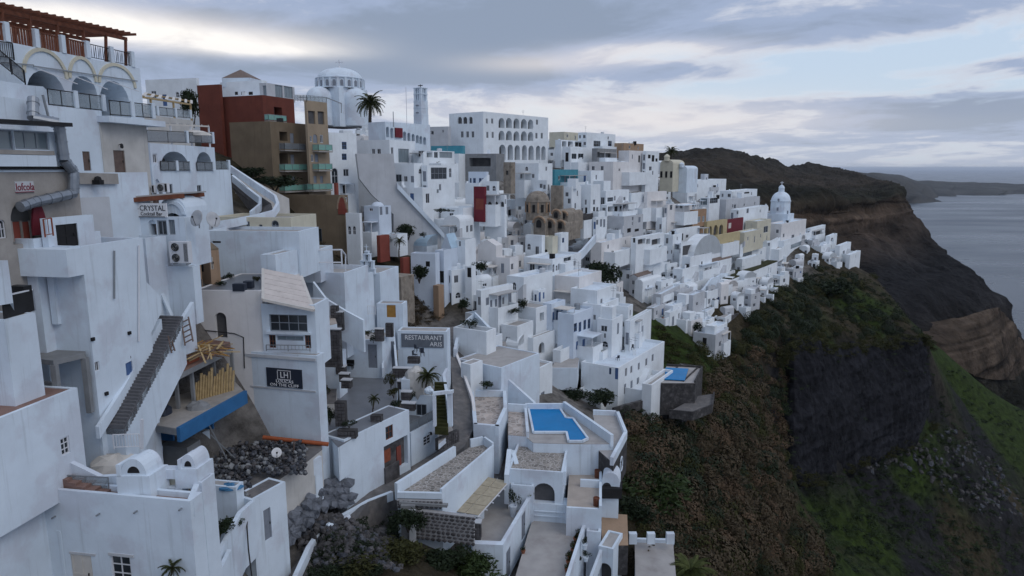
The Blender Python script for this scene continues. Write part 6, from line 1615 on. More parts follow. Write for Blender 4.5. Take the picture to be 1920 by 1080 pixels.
# ================================================================== the town: measured houses
# xl corner xr top foot distance yaw plaster roof | openings | rows of windows | label
# (faces: s = left of the near corner, f = right of it)
TOWN = """
272 368 372 146 200 125 -15 white flat||s4x1|long plain white building on the skyline left of the red block
369 411 416 158 300 118 -20 red none|||tall left end of the dark red apartment block
405 492 551 178 300 116 -22 red flat|f:514,201,529,222:o||large dark red apartment block behind the brown one
412 490 500 150 182 121 -22 white flat|s:440,172,446,178:k s:452,172,460,178:k s:466,172,474,178:k||white roof storey with a row of small dark windows on the red block
486 499 552 155 182 118.6 -22 whitegrey flat|s:493,160,508,182:h f:516,159,530,183:h f:533,160,549,184:h||glazed penthouse with a thin flat roof on the red block
430 506 573 227 362 104 -24 brown flat|f:524,247,539,264:o f:544,250,551,268:d f:524,287,540,308:o f:545,290,552,308:d f:530,328,543,350:o f:547,331,554,350:d||brown rendered apartment block with recessed balconies
570 574 613 188 358 107 -28 brownlight flat|f:578,208,591,232:o f:596,209,608,233:x f:581,255,585,266:w f:587,252,595,268:V f:600,253,606,268:w f:583,290,588,303:w f:590,288,597,304:V f:588,330,594,343:d f:600,330,606,343:d||tan apartment wing with green glass balconies right of the brown block
522 645 652 366 480 103 -10 brown flat|s:575,428,604,470:G f:646,370,651,380:w||plain brown base block with a tall grey framed window and red arched door
612 616 668 248 372 112 -40 white flat|f:641,266,650,280:W f:641,288,650,300:W f:622,315,634,345:v||white house with two stacked blue windows right of the tan wing
626 630 632 343 366 106 -20 redbright none|||small bright red wall box beside the tan wing's lowest balcony
648 674 678 400 445 101 -20 white flat|s:652,424,658,440:v s:661,424,667,440:v||small white house with two narrow arched windows by the brown base block
682 710 733 387 445 107 -25 paleblue dome|s:692,390,699,396:w f:712,388,717,403:d f:723,388,728,402:d||small pale blue house with a light blue dome below the grey wall
667 730 778 262 350 121 -24 white flat|s:697,279,703,291:w s:707,279,714,292:w f:733,276,738,290:w f:747,279,767,305:h||white house with glazed upper storey above the plain grey wall
775 798 852 282 312 126 -28 white flat|s:784,281,795,294:w f:800,284,811,295:o f:814,285,821,296:G f:824,285,848,296:h||long white veranda storey right of the glazed storey
730 776 792 306 352 118 -26 white flat|s:733,326,738,341:d s:742,327,753,341:G s:757,330,764,341:w s:770,330,776,342:d f:785,316,792,326:v||white house with a row of grey doors under the glazed storey
790 801 852 310 370 119 -30 white flat|f:808,314,838,336:g f:842,315,847,333:v s:803,315,807,328:w f:819,355,823,362:x||white cube house with a large bay window
745 792 812 352 385 115 -28 white flat|||white terrace block with sloping side walls above the dark hedge
826 868 900 390 420 119 -30 white flat|f:880,370,884,378:w||white wall with a small dark window left of the red flowered house
832 862 888 416 450 116 -25 white vaultw|s:850,426,857,438:o|f3x1|white vaulted house below the long white veranda
888 908 912 350 395 120 -35 maroon flat|s:891,372,907,393:R||narrow maroon house front hung with red flowers
878 912 916 322 352 128 -25 paleblue flat|s:881,334,884,343:W s:887,334,892,343:W s:898,334,903,343:W s:904,334,908,343:W||pale blue house with four small blue windows
908 946 950 366 392 121 -25 white flat|s:913,378,922,386:a s:926,378,934,388:a s:938,378,945,388:a||white arcade house with a balustrade right of the red flowered house
910 932 936 340 368 125 -25 white flat||s2x1|white house between the pale blue house and the arcade house
806 860 874 288 330 146 -20 white flat||s3x1|low white house under the strip of teal glass
808 868 872 273 288 150 -20 teal flat|||strip of teal glass on the terrace above the veranda
868 930 946 288 322 146 -25 concrete flat|s:880,296,920,312:o||dark stone wall and terrace below the hotel
944 958 966 304 345 142 -35 oldstone flat|s:948,320,953,328:x||dark brown stone tower block below the hotel
966 1010 1036 306 345 150 -35 white flat|s:975,326,979,335:w s:997,326,1002,334:w s:1008,326,1012,334:w||white house with three small windows left of the teal building
1000 1025 1034 338 378 147 -35 white flat|s:997,346,1001,355:w s:1018,346,1023,355:w||white house with two windows above the old domed church
1017 1040 1084 318 348 160 -40 teal flat|f:1058,330,1062,346:V|f3x1|teal painted building with an arched door
1033 1054 1057 348 385 146 -20 oldstone none|||brown stone ruin wall right of the old domed church
842 906 1028 209 302 176 -39 white flat|s:858,219,866,232:i s:868,219,876,232:i s:879,219,886,232:i s:864,246,869,258:w s:874,246,879,258:w s:884,246,889,258:w f:935,221,946,240:a f:949,221,960,240:a f:963,222,974,241:a f:977,223,988,241:a f:990,224,1000,242:a f:935,245,946,263:a f:949,245,960,263:a f:963,246,974,264:a f:977,246,988,264:a f:990,247,1000,264:a f:936,271,948,300:a f:952,271,962,300:a f:965,272,975,300:a f:979,272,988,300:a f:991,273,1001,300:a f:1005,273,1013,300:a f:1015,274,1023,300:a f:912,247,916,259:w f:922,247,926,259:w f:1004,249,1008,260:w f:1014,249,1018,260:w f:911,222,915,232:w f:921,222,925,232:w f:1005,224,1009,234:w||large white grand hotel with three rows of arches
805 840 845 237 262 178 -20 whitegrey flat|s:808,246,813,252:o s:829,243,832,249:w||low grey white house between bell tower and grand hotel
1030 1058 1086 247 263 215 -38 cream flat||f2x1|cream house on the crest right of the grand hotel
1084 1100 1154 248 278 205 -38 white flat|f:1113,264,1126,275:g f:1140,264,1147,274:W||white house with a wide window and a blue one on the crest
1041 1052 1094 262 280 198 -38 white flat|f:1054,265,1062,275:o f:1065,265,1074,275:o f:1078,265,1090,275:o||white veranda with three dark openings on the crest
1058 1070 1110 280 308 190 -38 white flat|s:1060,286,1066,303:k f:1072,288,1081,298:G f:1084,288,1094,298:G||white house with a black door and two grey windows under the veranda
1110 1120 1156 278 302 192 -36 concrete flat|f:1120,285,1125,295:o f:1140,286,1144,295:o||grey concrete house below the crest
1152 1170 1207 268 284 212 -38 tan flat||f2x1|tan topped house at the end of the crest
1160 1180 1207 282 306 200 -36 whitewarm flat||f2x1|warm white house below the tan topped house
1205 1212 1236 283 335 205 -40 white flat|f:1215,290,1220,297:k f:1222,291,1227,303:k f:1229,297,1233,303:k f:1217,312,1222,320:w||tall white house with four dark windows left of the church facades
1105 1150 1206 303 328 188 -30 whitewarm flat|f:1160,316,1163,321:x|s3x1|long warm white wall below the grey concrete house
1083 1108 1132 320 346 170 -35 white flat|s:1107,324,1111,331:w||white house right of the teal building
1055 1072 1090 350 402 152 -30 white flat|s:1074,370,1079,380:k s:1064,372,1070,382:w||tall white house with a black doorway right of the ruin wall
1088 1108 1126 346 402 156 -32 white flat|s:1096,374,1100,384:w f:1112,374,1116,384:w s:1090,390,1093,398:w s:1097,389,1101,400:k f:1112,388,1116,398:k f:1118,388,1122,398:w||tall white house with pairs of dark windows over doors
1124 1136 1180 358 388 164 -34 white flat|f:1139,370,1150,378:g f:1169,369,1173,376:w||white house with a wide grey window and glass rail
1124 1138 1180 384 402 160 -34 white flat|f:1140,387,1150,397:o f:1152,387,1158,397:k f:1162,386,1175,396:g||white terrace house with a row of dark openings under the glass rail
1178 1184 1212 362 394 175 -40 white flat|||blank white wall left of the beige wall
1208 1214 1250 360 394 178 -40 whitewarm flat|||blank beige wall above the cracked terrace
1246 1252 1298 384 402 180 -42 whitewarm flat|f:1256,384,1261,394:w f:1267,383,1271,391:w f:1275,383,1280,391:w||gabled warm white house with three windows
1062 1075 1112 405 422 147 -30 lavawall flat|||dark stone terrace below the old church
1112 1118 1138 408 432 150 -35 white flat|f:1116,412,1122,422:w f:1125,411,1129,425:d f:1131,411,1135,426:d||small white house with two balconied doors beside the dark tree
1140 1170 1206 406 436 158 -35 whitegrey flat|s:1152,428,1160,434:w f:1176,428,1183,436:k f:1190,429,1198,434:k f:1185,406,1188,414:w f:1197,407,1201,417:d||long grey white house above the pergola roofs
1183 1193 1246 446 476 152 -35 white flat|f:1196,448,1210,458:o f:1212,448,1219,458:o f:1222,448,1238,459:o s:1187,442,1191,455:k||white house with a long dark open veranda
1108 1128 1186 455 478 145 -30 whitewarm flat||f2x1|warm white garden wall house above the dark tree
1276 1277 1332 455 486 168 -42 white flat|f:1280,460,1296,478:o f:1299,458,1317,477:o||white house with two large square open loggias
1240 1262 1279 440 475 170 -35 white flat|s:1250,470,1253,476:w s:1258,469,1264,476:w||white house left of the two square loggias
1230 1242 1296 408 436 178 -35 white flat|f:1281,414,1292,424:W s:1236,420,1240,430:w||white house with two blue windows left of the ochre house
1262 1268 1312 430 455 176 -40 white flat|f:1276,438,1281,451:k f:1286,440,1291,446:w||white house with a black doorway below the ochre house
1294 1300 1325 394 446 185 -40 ochre flat|f:1308,406,1313,417:p f:1317,405,1321,416:p f:1313,424,1320,429:k||ochre orange house with pale framed windows
1320 1326 1364 416 442 190 -40 yellow flat|f:1328,424,1335,441:a f:1338,422,1346,441:a f:1348,421,1356,441:a||yellow house with three arches
1342 1346 1388 441 462 183 -40 yellow none|||plain yellow wall below the three arched house
1358 1361 1394 412 432 200 -40 maroon flat|f:1366,418,1371,428:c||dark red house above the yellow arches
1313 1330 1350 371 392 215 -38 white flat|s:1314,372,1326,384:h f:1331,371,1346,381:g||white house with a glass balcony and blue window
1350 1362 1425 374 400 222 -38 whitegrey flat|f:1376,383,1380,391:w f:1354,384,1358,391:w|f3x1|wide grey white house left of the white domed church
1262 1290 1362 338 360 240 -36 white flat|s:1293,350,1300,355:o|f2x1|white flat house on the skyline left of the dark hill
1350 1372 1420 358 376 236 -36 white flat|f:1393,360,1405,363:k||white roof terrace house near the skyline
1370 1385 1440 393 412 212 -36 white flat|s:1381,396,1390,402:w f:1400,390,1404,400:w||white house with plants below the wide grey white house
1398 1420 1446 415 460 214 -38 cream flat|f:1432,424,1440,436:w|f2x2|cream tower house left of the domed church
1375 1396 1432 436 462 196 -38 cream flat||f3x1|long cream house right of the plain yellow wall
1440 1466 1512 420 470 232 -38 whitewarm flat|f:1468,438,1471,445:w f:1484,440,1489,452:w|s2x2|warm white house under the domed church
1438 1444 1470 455 474 215 -30 white flat|s:1440,448,1446,461:d||small white house with a green door over the tan wall
1456 1470 1526 452 474 228 -35 white flat|f:1476,455,1512,463:h||white glazed veranda over the tan wall
1438 1444 1526 470 512 220 -36 tan none|||high tan retaining wall below the domed church
1514 1520 1548 428 446 262 -38 white flat|f:1524,431,1541,441:o||white house with one wide dark opening at the town's far end
1548 1556 1570 443 462 262 -35 white flat|f:1558,446,1562,452:w||small white cube right of the wide dark opening
1566 1575 1596 461 482 255 -38 white flat|f:1580,470,1584,480:w||white house at the tip of the ridge
1586 1594 1614 478 494 250 -38 white flat||f1x1|lowest small white house at the tip of the ridge
1520 1540 1566 462 478 252 -38 white flat||f2x1|low white house right of the tan wall
1338 1372 1458 524 562 175 -36 white flat|s:1351,535,1356,541:k s:1363,534,1368,541:w f:1375,535,1380,541:w f:1405,525,1420,534:g f:1428,522,1433,530:w f:1440,530,1445,540:w||long white house with a green grass roof at the cliff edge
1318 1326 1408 548 605 160 -40 white flat|f:1328,560,1332,570:w f:1335,559,1340,569:w f:1343,558,1347,571:w f:1329,586,1333,596:w f:1336,585,1341,597:w f:1346,585,1351,599:d f:1356,582,1385,594:h||white house with swooping parapets over the dark retaining wall
1282 1300 1322 554 600 152 -35 whitegrey flat|s:1284,565,1291,580:v f:1305,566,1309,573:w f:1306,586,1311,598:v||grey white house with arched windows left of the swooping house
1338 1344 1412 604 640 154 -40 lavastone none|||dark stone retaining wall under the swooping house
1300 1342 1366 628 672 140 -35 whitegrey flat|f:1348,640,1352,650:w||white block with a black roof edge below the dark round tree
1225 1240 1285 552 590 146 -30 whitegrey flat|f:1250,565,1254,572:x|s2x1|grey white house with a flat white canopy
1180 1196 1222 520 560 150 -35 whitegrey gable|||grey gabled house left of the flat canopies
1200 1225 1262 500 530 160 -34 white flat|f:1240,508,1262,518:o|s2x1|white house with a wide dark veranda opening
1262 1280 1322 505 535 163 -38 white flat|f:1307,520,1312,530:d f:1318,518,1323,530:w|s2x1|white terrace house above the small canopies
1278 1300 1352 485 515 170 -40 white vaultu|s:1281,497,1285,506:w s:1287,497,1290,507:d||white vaulted house with a broad curved roof
1320 1335 1372 492 520 176 -40 white gable|f:1345,475,1352,484:w||white house with a steep white gable roof
1380 1392 1428 486 516 190 -40 white flat|f:1380,474,1390,482:w||white house below the dark red gate
1400 1410 1442 470 500 205 -38 white flat|s:1405,478,1410,486:w f:1414,478,1418,488:d||white house beside the dark walled court
1150 1172 1225 490 522 158 -36 whitewarm flat||s1x1 f3x1|low warm white house with three openings above the small canopies
1165 1185 1212 508 532 152 -36 white flat||s1x1 f2x1|white house with a flat canopy right of the dark tree
1190 1205 1240 530 558 149 -36 white vaultw||f2x1|white arch fronted house above the green gully
1222 1240 1262 528 552 154 -36 white flat||s1x1 f1x1|white cube house between the two flat canopies
1260 1275 1302 533 558 158 -38 white flat|f:1278,540,1296,556:o||white house with a wide opening under the small canopies
1262 1272 1300 547 574 153 -38 whitegrey flat||s1x1 f2x1|grey white house left of the arched window house
1222 1238 1264 558 582 146 -36 white flat|f:1242,565,1260,580:o||white open veranda house at the head of the green gully
1244 1262 1284 574 604 145 -36 white flat||s1x1 f2x2|white house above the dark round tree
1245 1256 1278 586 616 142 -36 white flat||f2x1|narrow white house left of the dark round tree
1212 1226 1248 578 602 141 -34 whitegrey flat||f2x1|grey white lower house at the edge of the green gully
1300 1318 1340 604 634 147 -38 white flat|f:1322,612,1328,630:V|s1x1|white house with an arched door under the swooping house
1318 1340 1364 616 648 143 -38 white flat||f2x1|white terrace house above the black edged block
982 1036 1090 486 522 118 -32 white flat|s:1009,499,1016,510:W f:1030,497,1034,509:v f:1036,495,1040,511:v f:1042,497,1046,508:v f:1057,482,1071,490:w||white house with three narrow arched windows
1014 1050 1104 519 560 114 -32 white flat|||plain pinkish white block below the three arched windows
1040 1086 1128 520 575 112 -32 whitewarm flat|||tall plain warm white block at the centre of town
1070 1120 1156 545 620 108 -32 white flat|f:1126,560,1130,570:w s:1100,582,1104,590:w||white stepped house below the plain warm white block
1092 1127 1160 572 625 106 -32 white flat|s:1112,590,1117,600:w||white house with a pot on its ledge above the blue balconies
1140 1178 1187 575 630 110 -28 white flat|s:1150,597,1170,612:i||white house with a large shallow arch
1172 1182 1222 602 650 108 -30 white flat|f:1192,632,1198,640:w||white cube house at the right of the big terrace
1120 1148 1168 600 665 104 -30 white flat|s:1132,625,1136,634:w||tall white end block above the big furnished terrace
1046 1076 1113 590 660 101 -32 paleblue flat|f:1076,606,1082,622:W f:1085,604,1090,622:W f:1094,600,1099,618:W f:1102,598,1107,616:W f:1080,640,1084,655:D f:1092,636,1097,652:D||blue trimmed house with two rows of blue windows
1018 1034 1060 570 610 103 -34 paleblue flat|f:1036,585,1040,604:D f:1043,582,1047,602:D f:1052,578,1056,598:D||blue trimmed house with three blue doors behind a plant terrace
1000 1010 1024 545 572 107 -34 white flat|s:1002,552,1006,565:W f:1010,548,1014,568:D f:1018,548,1021,560:D||small white house with a tall blue door
893 902 962 545 588 97 -38 white flat|f:911,558,917,572:d f:919,563,923,578:d f:928,561,932,575:d f:934,551,940,586:d f:942,557,946,571:w f:953,549,959,574:d||long white house with six grey blue doors and windows
950 982 1036 520 560 106 -36 white flat|f:968,528,972,536:w|s1x1|broad white roof house with dark pots along its slope
1090 1160 1246 690 745 97 -33 white flat|s:1142,690,1146,702:W s:1153,688,1165,712:D f:1172,690,1176,706:w f:1182,686,1186,700:w f:1196,680,1200,694:w f:1210,672,1214,686:w f:1222,664,1226,678:w f:1170,720,1174,738:d f:1182,714,1186,732:d f:1194,708,1198,724:d||large white hotel block with a blue door and rows of windows
"""
LONG = []
def add_house(l):
 a, fe, au, lab = [x.strip() for x in l.split('|')]
 a = a.split()
 n = {'oldstone': 'ruin_wall', 'lavastone': 'retaining_wall'}.get(a[7], 'white_house' if a[7].startswith('white') else a[7] + '_house')
 n = n.replace('brownlight', 'tan').replace('lavawall', 'stone').replace('redbright', 'red').replace('glasspale', 'glazed').replace('paleblue', 'blue')
 ml = 'whitetown' if a[7] == 'white' else a[7]
 if not au and a[7].startswith('white') and not any(w in lab for w in ('plain', 'blank', 'grand hotel', 'veranda', 'grey wall', 'hotel block')):
  wp = (float(a[2]) - float(a[0])) / 2 * float(a[5]) / F; nr = max(1, round((float(a[4]) - float(a[3])) * float(a[5]) / F / 3.0)); au = f"s{max(1, round(wp / 3.2))}x{nr} f{max(1, round(wp / 2.8))}x{nr}"
 return house(n, lab, *[float(v) for v in a[:7]], m=ml, roof=a[8], feats=fe, auto=au, sink=.3 if 'penthouse' in lab or 'roof storey' in lab else 5 if a[7].startswith('white') else 2, deck='white' if float(a[5]) > 95 else 'deck', cat='wall' if ('wall' in n) else 'house', par=.4)
HB = {}
for l in TOWN.strip().split('\n'):
 LONG.append(add_house(l)); HB[l.split('|')[3].strip()] = LONG[-1]
def H_(key): return next(v for k, v in HB.items() if key in k)
gn = Vector((.3, -.95, 0)).normalized(); go = at(740, 400, 112.5); gp = [onplane(x, y, go, gn) for x, y in ((668, 288), (674, 335), (698, 366), (738, 402), (738, 490), (836, 490), (832, 444), (744, 350), (738, 288))]
mb = MB(); mb.hexa([p - gn * 2.5 for p in gp], gp); tag(mb.build("sweeping_wall", "whitegrey", None, loc=gp[4]), "large plain grey wall sweeping down below the glazed storey", "wall")
wall_run("white kerb along the sloping edge of the plain grey wall", [gp[7] + gn * .3 + UP * .6, gp[6] + gn * .3 + UP * .6], .9, .5)
# ---- apartment block details
def balcony(hs, x0, x1, y, out, gm, h=1.0, lab=None, pm='greymetal'):
 fc, th = hs['f'], hs['th']
 p, q = fpt(fc, x0, y, 0), fpt(fc, x1, y, 0); q.z = p.z
 mb = MB(); mb.box(p - fc.n * .3 - UP * .18, q - p, fc.n * (out + .3), UP * .18); mb.build("balcony", 'concretewarm' if gm != 'railglass' else 'white', th)
 rail_parts(th, [p + fc.n * .05, p + fc.n * (out - .05), q + fc.n * (out - .05), q + fc.n * .05], h, 'glass', pm, gm)
hb, ht = H_("brown rendered"), H_("tan apartment")
for x0, x1, y, g in ((524, 563, 281, 'railgrey'), (524, 566, 320, 'railgreen'), (524, 570, 359, 'railgreen')): balcony(hb, x0, x1, y, 1.1, g)
for x0, x1, y, g in ((586, 612, 283, 'railgreen'), (586, 612, 319, 'railgreen'), (576, 612, 357, 'railgreen')): balcony(ht, x0, x1, y, 1.3, g)
balcony(H_("large dark red"), 496, 530, 226, .9, 'railgreen')
zz = at(560, 190, 107).z
railing("glass rail and thin canopy on the tan wing's roof", [at(553, 190, 112), at(575, 191, 107), at(612, 194, 114)], 1.0, 'glass')
th = thing("metal_canopy", "dark metal frame canopy on the tan wing's roof", "canopy", at(575, 191, 108))
for p, q in ((at(560, 182, 108), at(612, 183, 115)), (at(612, 183, 115), at(640, 194, 118)), (at(612, 183, 115), at(612, 194, 115)), (at(640, 194, 118), at(640, 212, 118)), (at(576, 181, 108), at(576, 191, 108))): mb = MB(); mb.bar(p, q, .12); mb.build("bar", "greymetal", th)
th = thing("pavilion_roof", "small brown hipped tile roof behind the white roof storey", "roof", at(450, 150, 124))
c = at(452, 149, 126); mb = MB(); b4 = [c + Vector(v) for v in ((-2.6, -2, 0), (2.6, -2.6, 0), (3.2, 2, 0), (-2.2, 2.4, 0))]; ap = c + UP * 1.7
for i in range(4): mb.face([b4[i], b4[(i + 1) % 4], ap])
mb.face(list(reversed(b4))); mb.build("tile_cover", "rooftile", th); mb = MB(); mb.prism([tuple(p) for p in b4], c.z - 1.5, c.z - .01); mb.build("wall", "white", th)
hb2 = H_("plain brown base"); ring(hb2['s'], 632, 365, 652, 392, .3, .1, hb2['th'], 'brownlight')
u0, v0, u1, v1 = hb2['s'].rect(634, 370, 650, 402); f9 = hb2['s']
f_, hd, _, mw, mh = unit_door(u1 - u0, v1 - v0, 1, 'redbright'); c = f9.O + f9.d * (u0 + u1) / 2 + UP * v0 + f9.n * .06
inst(f_, "door", hb2['th'], Matrix(((f9.d.x, -f9.n.x, 0, c.x), (f9.d.y, -f9.n.y, 0, c.y), (0, 0, 1, c.z), (0, 0, 0, 1))))
# ---- terraced restaurant house, left
th13 = house("terrace_house", "white terraced restaurant house with two big arches left of the brown block", 200, 280, 402, 268, 420, 58, 0, par=.02, sink=3, deck='deck',
             feats="f:287,288,295,306:w f:302,284,352,320:a f:368,285,397,320:a f:313,345,324,366:G f:370,347,378,367:G f:413,347,419,362:G f:371,377,378,387:G f:413,371,419,383:G f:436,370,441,398:d", dep=2.0)
panel_rail("long glass balustrade on the top terrace of the white restaurant house", th13['f'], [(279, 352), (358, 400)], 267, 269, 1.0, -.1, 'railgrey')
panel_rail("glass balustrade before the two big arches", th13['f'], [(300, 328), (332, 354), (368, 397)], 320, 320, .8, .1, 'railgrey')
th13b = house("terrace_house", "small white side terrace with glass rail right of the two big arches", 396, 404, 432, 318, 420, 70.5, 0, par=.02, sink=3, feats="f:436,371,441,398:d")
panel_rail("short glass balustrade on the small side terrace", th13b['f'], [(405, 430)], 318, 318, .9, -.1)
wall_run("white sloping stub wall before the left big arch", [(276, 322, 58.2), (292, 308, 58.6), (300, 322, 58.8)], 1.2, .25)
th = thing("pergola", "white post pergola on the top terrace of the restaurant house", "pergola", at(280, 262, 60))
F4 = [at(272, 232, 60), at(391, 237, 70), at(391, 237, 76), at(290, 232, 72)]
for p, q in ((F4[0], F4[1]), (F4[3], F4[2]), (F4[1], F4[2])): mb = MB(); mb.bar(p, q, .14); mb.build("beam", "canvas", th)
for k in range(9): t = k / 8; mb = MB(); mb.bar(F4[0].lerp(F4[1], t) + UP * .12, F4[3].lerp(F4[2], t) + UP * .12, .08); mb.build("rafter", "canvasgrey", th)
for t in (.02, .36, .68, 1.0): p = F4[0].lerp(F4[1], t); mb = MB(); mb.bar(p - UP * 2.3, p, .13); mb.build("post", "framewhite", th)
tarp("folded white parasol cloth on the pergola terrace", at(364, 254, 67), 1.6, .8, .5, "canvas", "folded_cloth", 6)
up2 = house("terrace_house", "open restaurant terrace under a pale wooden pergola left of the red block", 262, 270, 362, 214, 262, 74, -3, m='whitedirty', par=.3, sink=4, deck='deck')
panel_rail("pale panel balustrade of the wooden pergola terrace", up2['f'], [(270, 296), (300, 330), (333, 358)], 214, 222, .9, -.1)
th = thing("pergola", "pale wooden pergola roof beside the tall red block", "pergola", at(270, 214, 75))
F5 = [at(266, 182, 74), at(357, 196, 90), at(357, 190, 97), at(272, 176, 82)]
for p, q in ((F5[0], F5[1]), (F5[3], F5[2]), (F5[0], F5[3]), (F5[1], F5[2])): mb = MB(); mb.bar(p, q, .2); mb.build("beam", "woodlight", th)
for k in range(8): t = k / 7; a, b = F5[0].lerp(F5[1], t) + UP * .15, F5[3].lerp(F5[2], t) + UP * .15; d = (F5[1] - F5[0]) / 16; mb = MB(); mb.hexa([a, a + d, b + d, b], [p + UP * .05 for p in (a, a + d, b + d, b)]); mb.build("cane_panel", "canvas", th)
for t in (.15, .6, 1.0): p = F5[0].lerp(F5[1], t); mb = MB(); mb.bar(p - UP * 2.6, p, .18); mb.build("post", "woodlight", th)
wall_run("grey stone stepped hillside wall behind the curved ramp", [(440, 318, 88), (500, 352, 92), (540, 372, 95)], 3, .4, "whitedirty")
# ---- cathedral, bell tower, churches
cat_ = thing("cathedral", "great white domed cathedral behind the palm tree", "cathedral", at(638, 240, 205))
c = at(638, 168, 205); k_ = mpp(c); mb = MB(); mb.lathe(c, [(43 * k_, 0), (43 * k_, 17 * k_), (45 * k_, 17.5 * k_), (45 * k_, 19 * k_), (41 * k_, 19 * k_)], 32); mb.build("drum", "white", cat_)
mb = MB(); mb.lathe(c + UP * 19 * k_, [(41 * k_ * math.cos(a), 20 * k_ * math.sin(a)) for a in [math.pi / 2 * k / 9 for k in range(9)]] + [(.05, 20 * k_)], 32); mb.build("dome", "white", cat_, smooth=True)
for i in range(20):
 a = 2 * math.pi * i / 20; p = c + Vector((math.cos(a), math.sin(a), 0)) * 43 * k_ + UP * 3 * k_; t_ = Vector((-math.sin(a), math.cos(a), 0)); o_ = Vector((math.cos(a), math.sin(a), 0))
 mb = MB(); pr = [p - t_ * 2.6 * k_, p + t_ * 2.6 * k_] + [p + t_ * 2.6 * k_ * math.cos(b) + UP * (8 + 2.6 * math.sin(b)) * k_ for b in [math.pi * j / 6 for j in range(7)]]
 mb.hexa([q - o_ * .2 for q in pr], [q + o_ * .12 for q in pr]); mb.build("window", "greydoor", cat_)
 mb = MB(); q = c + Vector((math.cos(a + .157), math.sin(a + .157), 0)) * 43.6 * k_; mb.cbox(q, .6, .6, 17 * k_, a + .157); mb.build("pilaster", "white", cat_)
mb = MB(); e = c + UP * 38 * k_; mb.tube([e, e + UP * 4 * k_], [.5, .2], 8); mb.bar(e + UP * 4 * k_, e + UP * 15 * k_, .3); mb.bar(e + UP * 11 * k_ - Vector((1.1, 0, 0)), e + UP * 11 * k_ + Vector((1.1, 0, 0)), .3); mb.build("cross", "framewhite", cat_)
mb = MB(); mb.cbox(c - UP * 70 * k_, 70 * k_, 70 * k_, 70 * k_, -.6); mb.build("nave", "white", cat_)
for dx_ in (-1, 1):
 mb = MB(); q = c + Vector((dx_ * 30 * k_, -26 * k_ + dx_ * 8 * k_, -18 * k_)); mb.lathe(q, [(24 * k_ * math.cos(a), 20 * k_ * math.sin(a)) for a in [math.pi / 2 * k / 7 for k in range(7)]] + [(.05, 20 * k_)], 20); mb.lathe(q - UP * 50 * k_, [(24 * k_, 0), (24 * k_, 50 * k_)], 20); mb.build("apse", "white", cat_, smooth=True)
bt2 = thing("bell_tower", "tall tapering white bell tower on the skyline", "bell tower", at(790, 262, 168))
c = at(790, 245, 168); k_ = mpp(c); yw = -.6; u = Vector((math.cos(yw), math.sin(yw), 0)); w = Vector((-math.sin(yw), math.cos(yw), 0))
def frus(mb, c, z0, z1, r0, r1): mb.hexa([c + u * a * r0 + w * b * r0 + UP * z0 for a, b in ((-1, -1), (1, -1), (1, 1), (-1, 1))], [c + u * a * r1 + w * b * r1 + UP * z1 for a, b in ((-1, -1), (1, -1), (1, 1), (-1, 1))])
mb = MB(); frus(mb, c, -22 * k_, 52 * k_, 10.3 * k_, 9.2 * k_); mb.build("shaft", "white", bt2)
for z0, z1 in ((53.5, 65), (66.5, 76)):
 for a in (-1, 1):
  for b in (-1, 1): mb = MB(); mb.cbox(c + u * a * 6.6 * k_ + w * b * 6.6 * k_ + UP * z0 * k_, 4.6 * k_, 4.6 * k_, (z1 - z0) * k_, yw); mb.build("pier", "white", bt2)
  mb = MB(); mb.cbox(c + u * a * 7 * k_ + UP * z0 * k_, 2 * k_, 2.2 * k_, (z1 - z0) * k_, yw); mb.build("mullion", "white", bt2); mb = MB(); mb.cbox(c + w * a * 7 * k_ + UP * z0 * k_, 2.2 * k_, 2 * k_, (z1 - z0) * k_, yw); mb.build("mullion", "white", bt2)
for z in (27, 40, 52, 65, 76): mb = MB(); frus(mb, c, z * k_, (z + 1.5) * k_, (9.9 if z < 50 else 9.6) * k_, (9.9 if z < 50 else 9.6) * k_); mb.build("ledge", "white", bt2)
for z in (31, 44):
 mb = MB(); mb.cbox(c - w * 9.55 * k_ + UP * z * k_, 6 * k_, .3, 2.4 * k_, yw); mb.build("slot", "greydoor", bt2)
mb = MB(); e = c + UP * 77.5 * k_; mb.bar(e, e + UP * 6 * k_, .18); mb.bar(e + UP * 4 * k_ - u * .7, e + UP * 4 * k_ + u * .7, .18); mb.build("cross", "blackmetal", bt2)
arc = house("church_arcade", "long white arcade with slim pointed arches below the bell tower", 690, 722, 806, 228, 275, 150, -36, par=.2, sink=4, dep=1.2,
   feats=' '.join(f"f:{x},{237 + (x - 722) * .28:.1f},{x + 5.5},{257 + (x - 722) * .20:.1f}:a" for x in (724, 732, 756, 764, 772, 780, 786.5, 793.5)))
mb = MB(); u0, v0, u1, v1 = arc['f'].rect(740, 240, 753, 258); mb.box(arc['f'].O + arc['f'].d * u0 + UP * v0 + arc['f'].n * .05, arc['f'].d * (u1 - u0), arc['f'].n * .3, UP * (v1 - v0)); tag(mb.build("banner", "maroon", None, loc=fpt(arc['f'], 746, 258)), "dark red hoarding in the white arcade below the bell tower", "hoarding")
pl = MB(); p = at(738, 238, 149); pl.tube([p, p + UP * 27 * .117], .09, 5); tag(pl.build("pole", "greymetal", None, loc=p), "dark thin pole beside the dark red hoarding", "pole")
pl = MB(); p = at(763, 238, 150); pl.tube([p, p + UP * 70 * .117], .06, 5); tag(pl.build("antenna", "framewhite", None, loc=p), "very tall thin antenna left of the bell tower", "antenna")
dc = thing("domed_church", "white church with a ribbed dome and lantern at the right of town", "church", at(1463, 420, 250))
c = at(1463, 392, 252); k_ = mpp(c); yw = -.65; u = Vector((math.cos(yw), math.sin(yw), 0)); w = Vector((-math.sin(yw), math.cos(yw), 0))
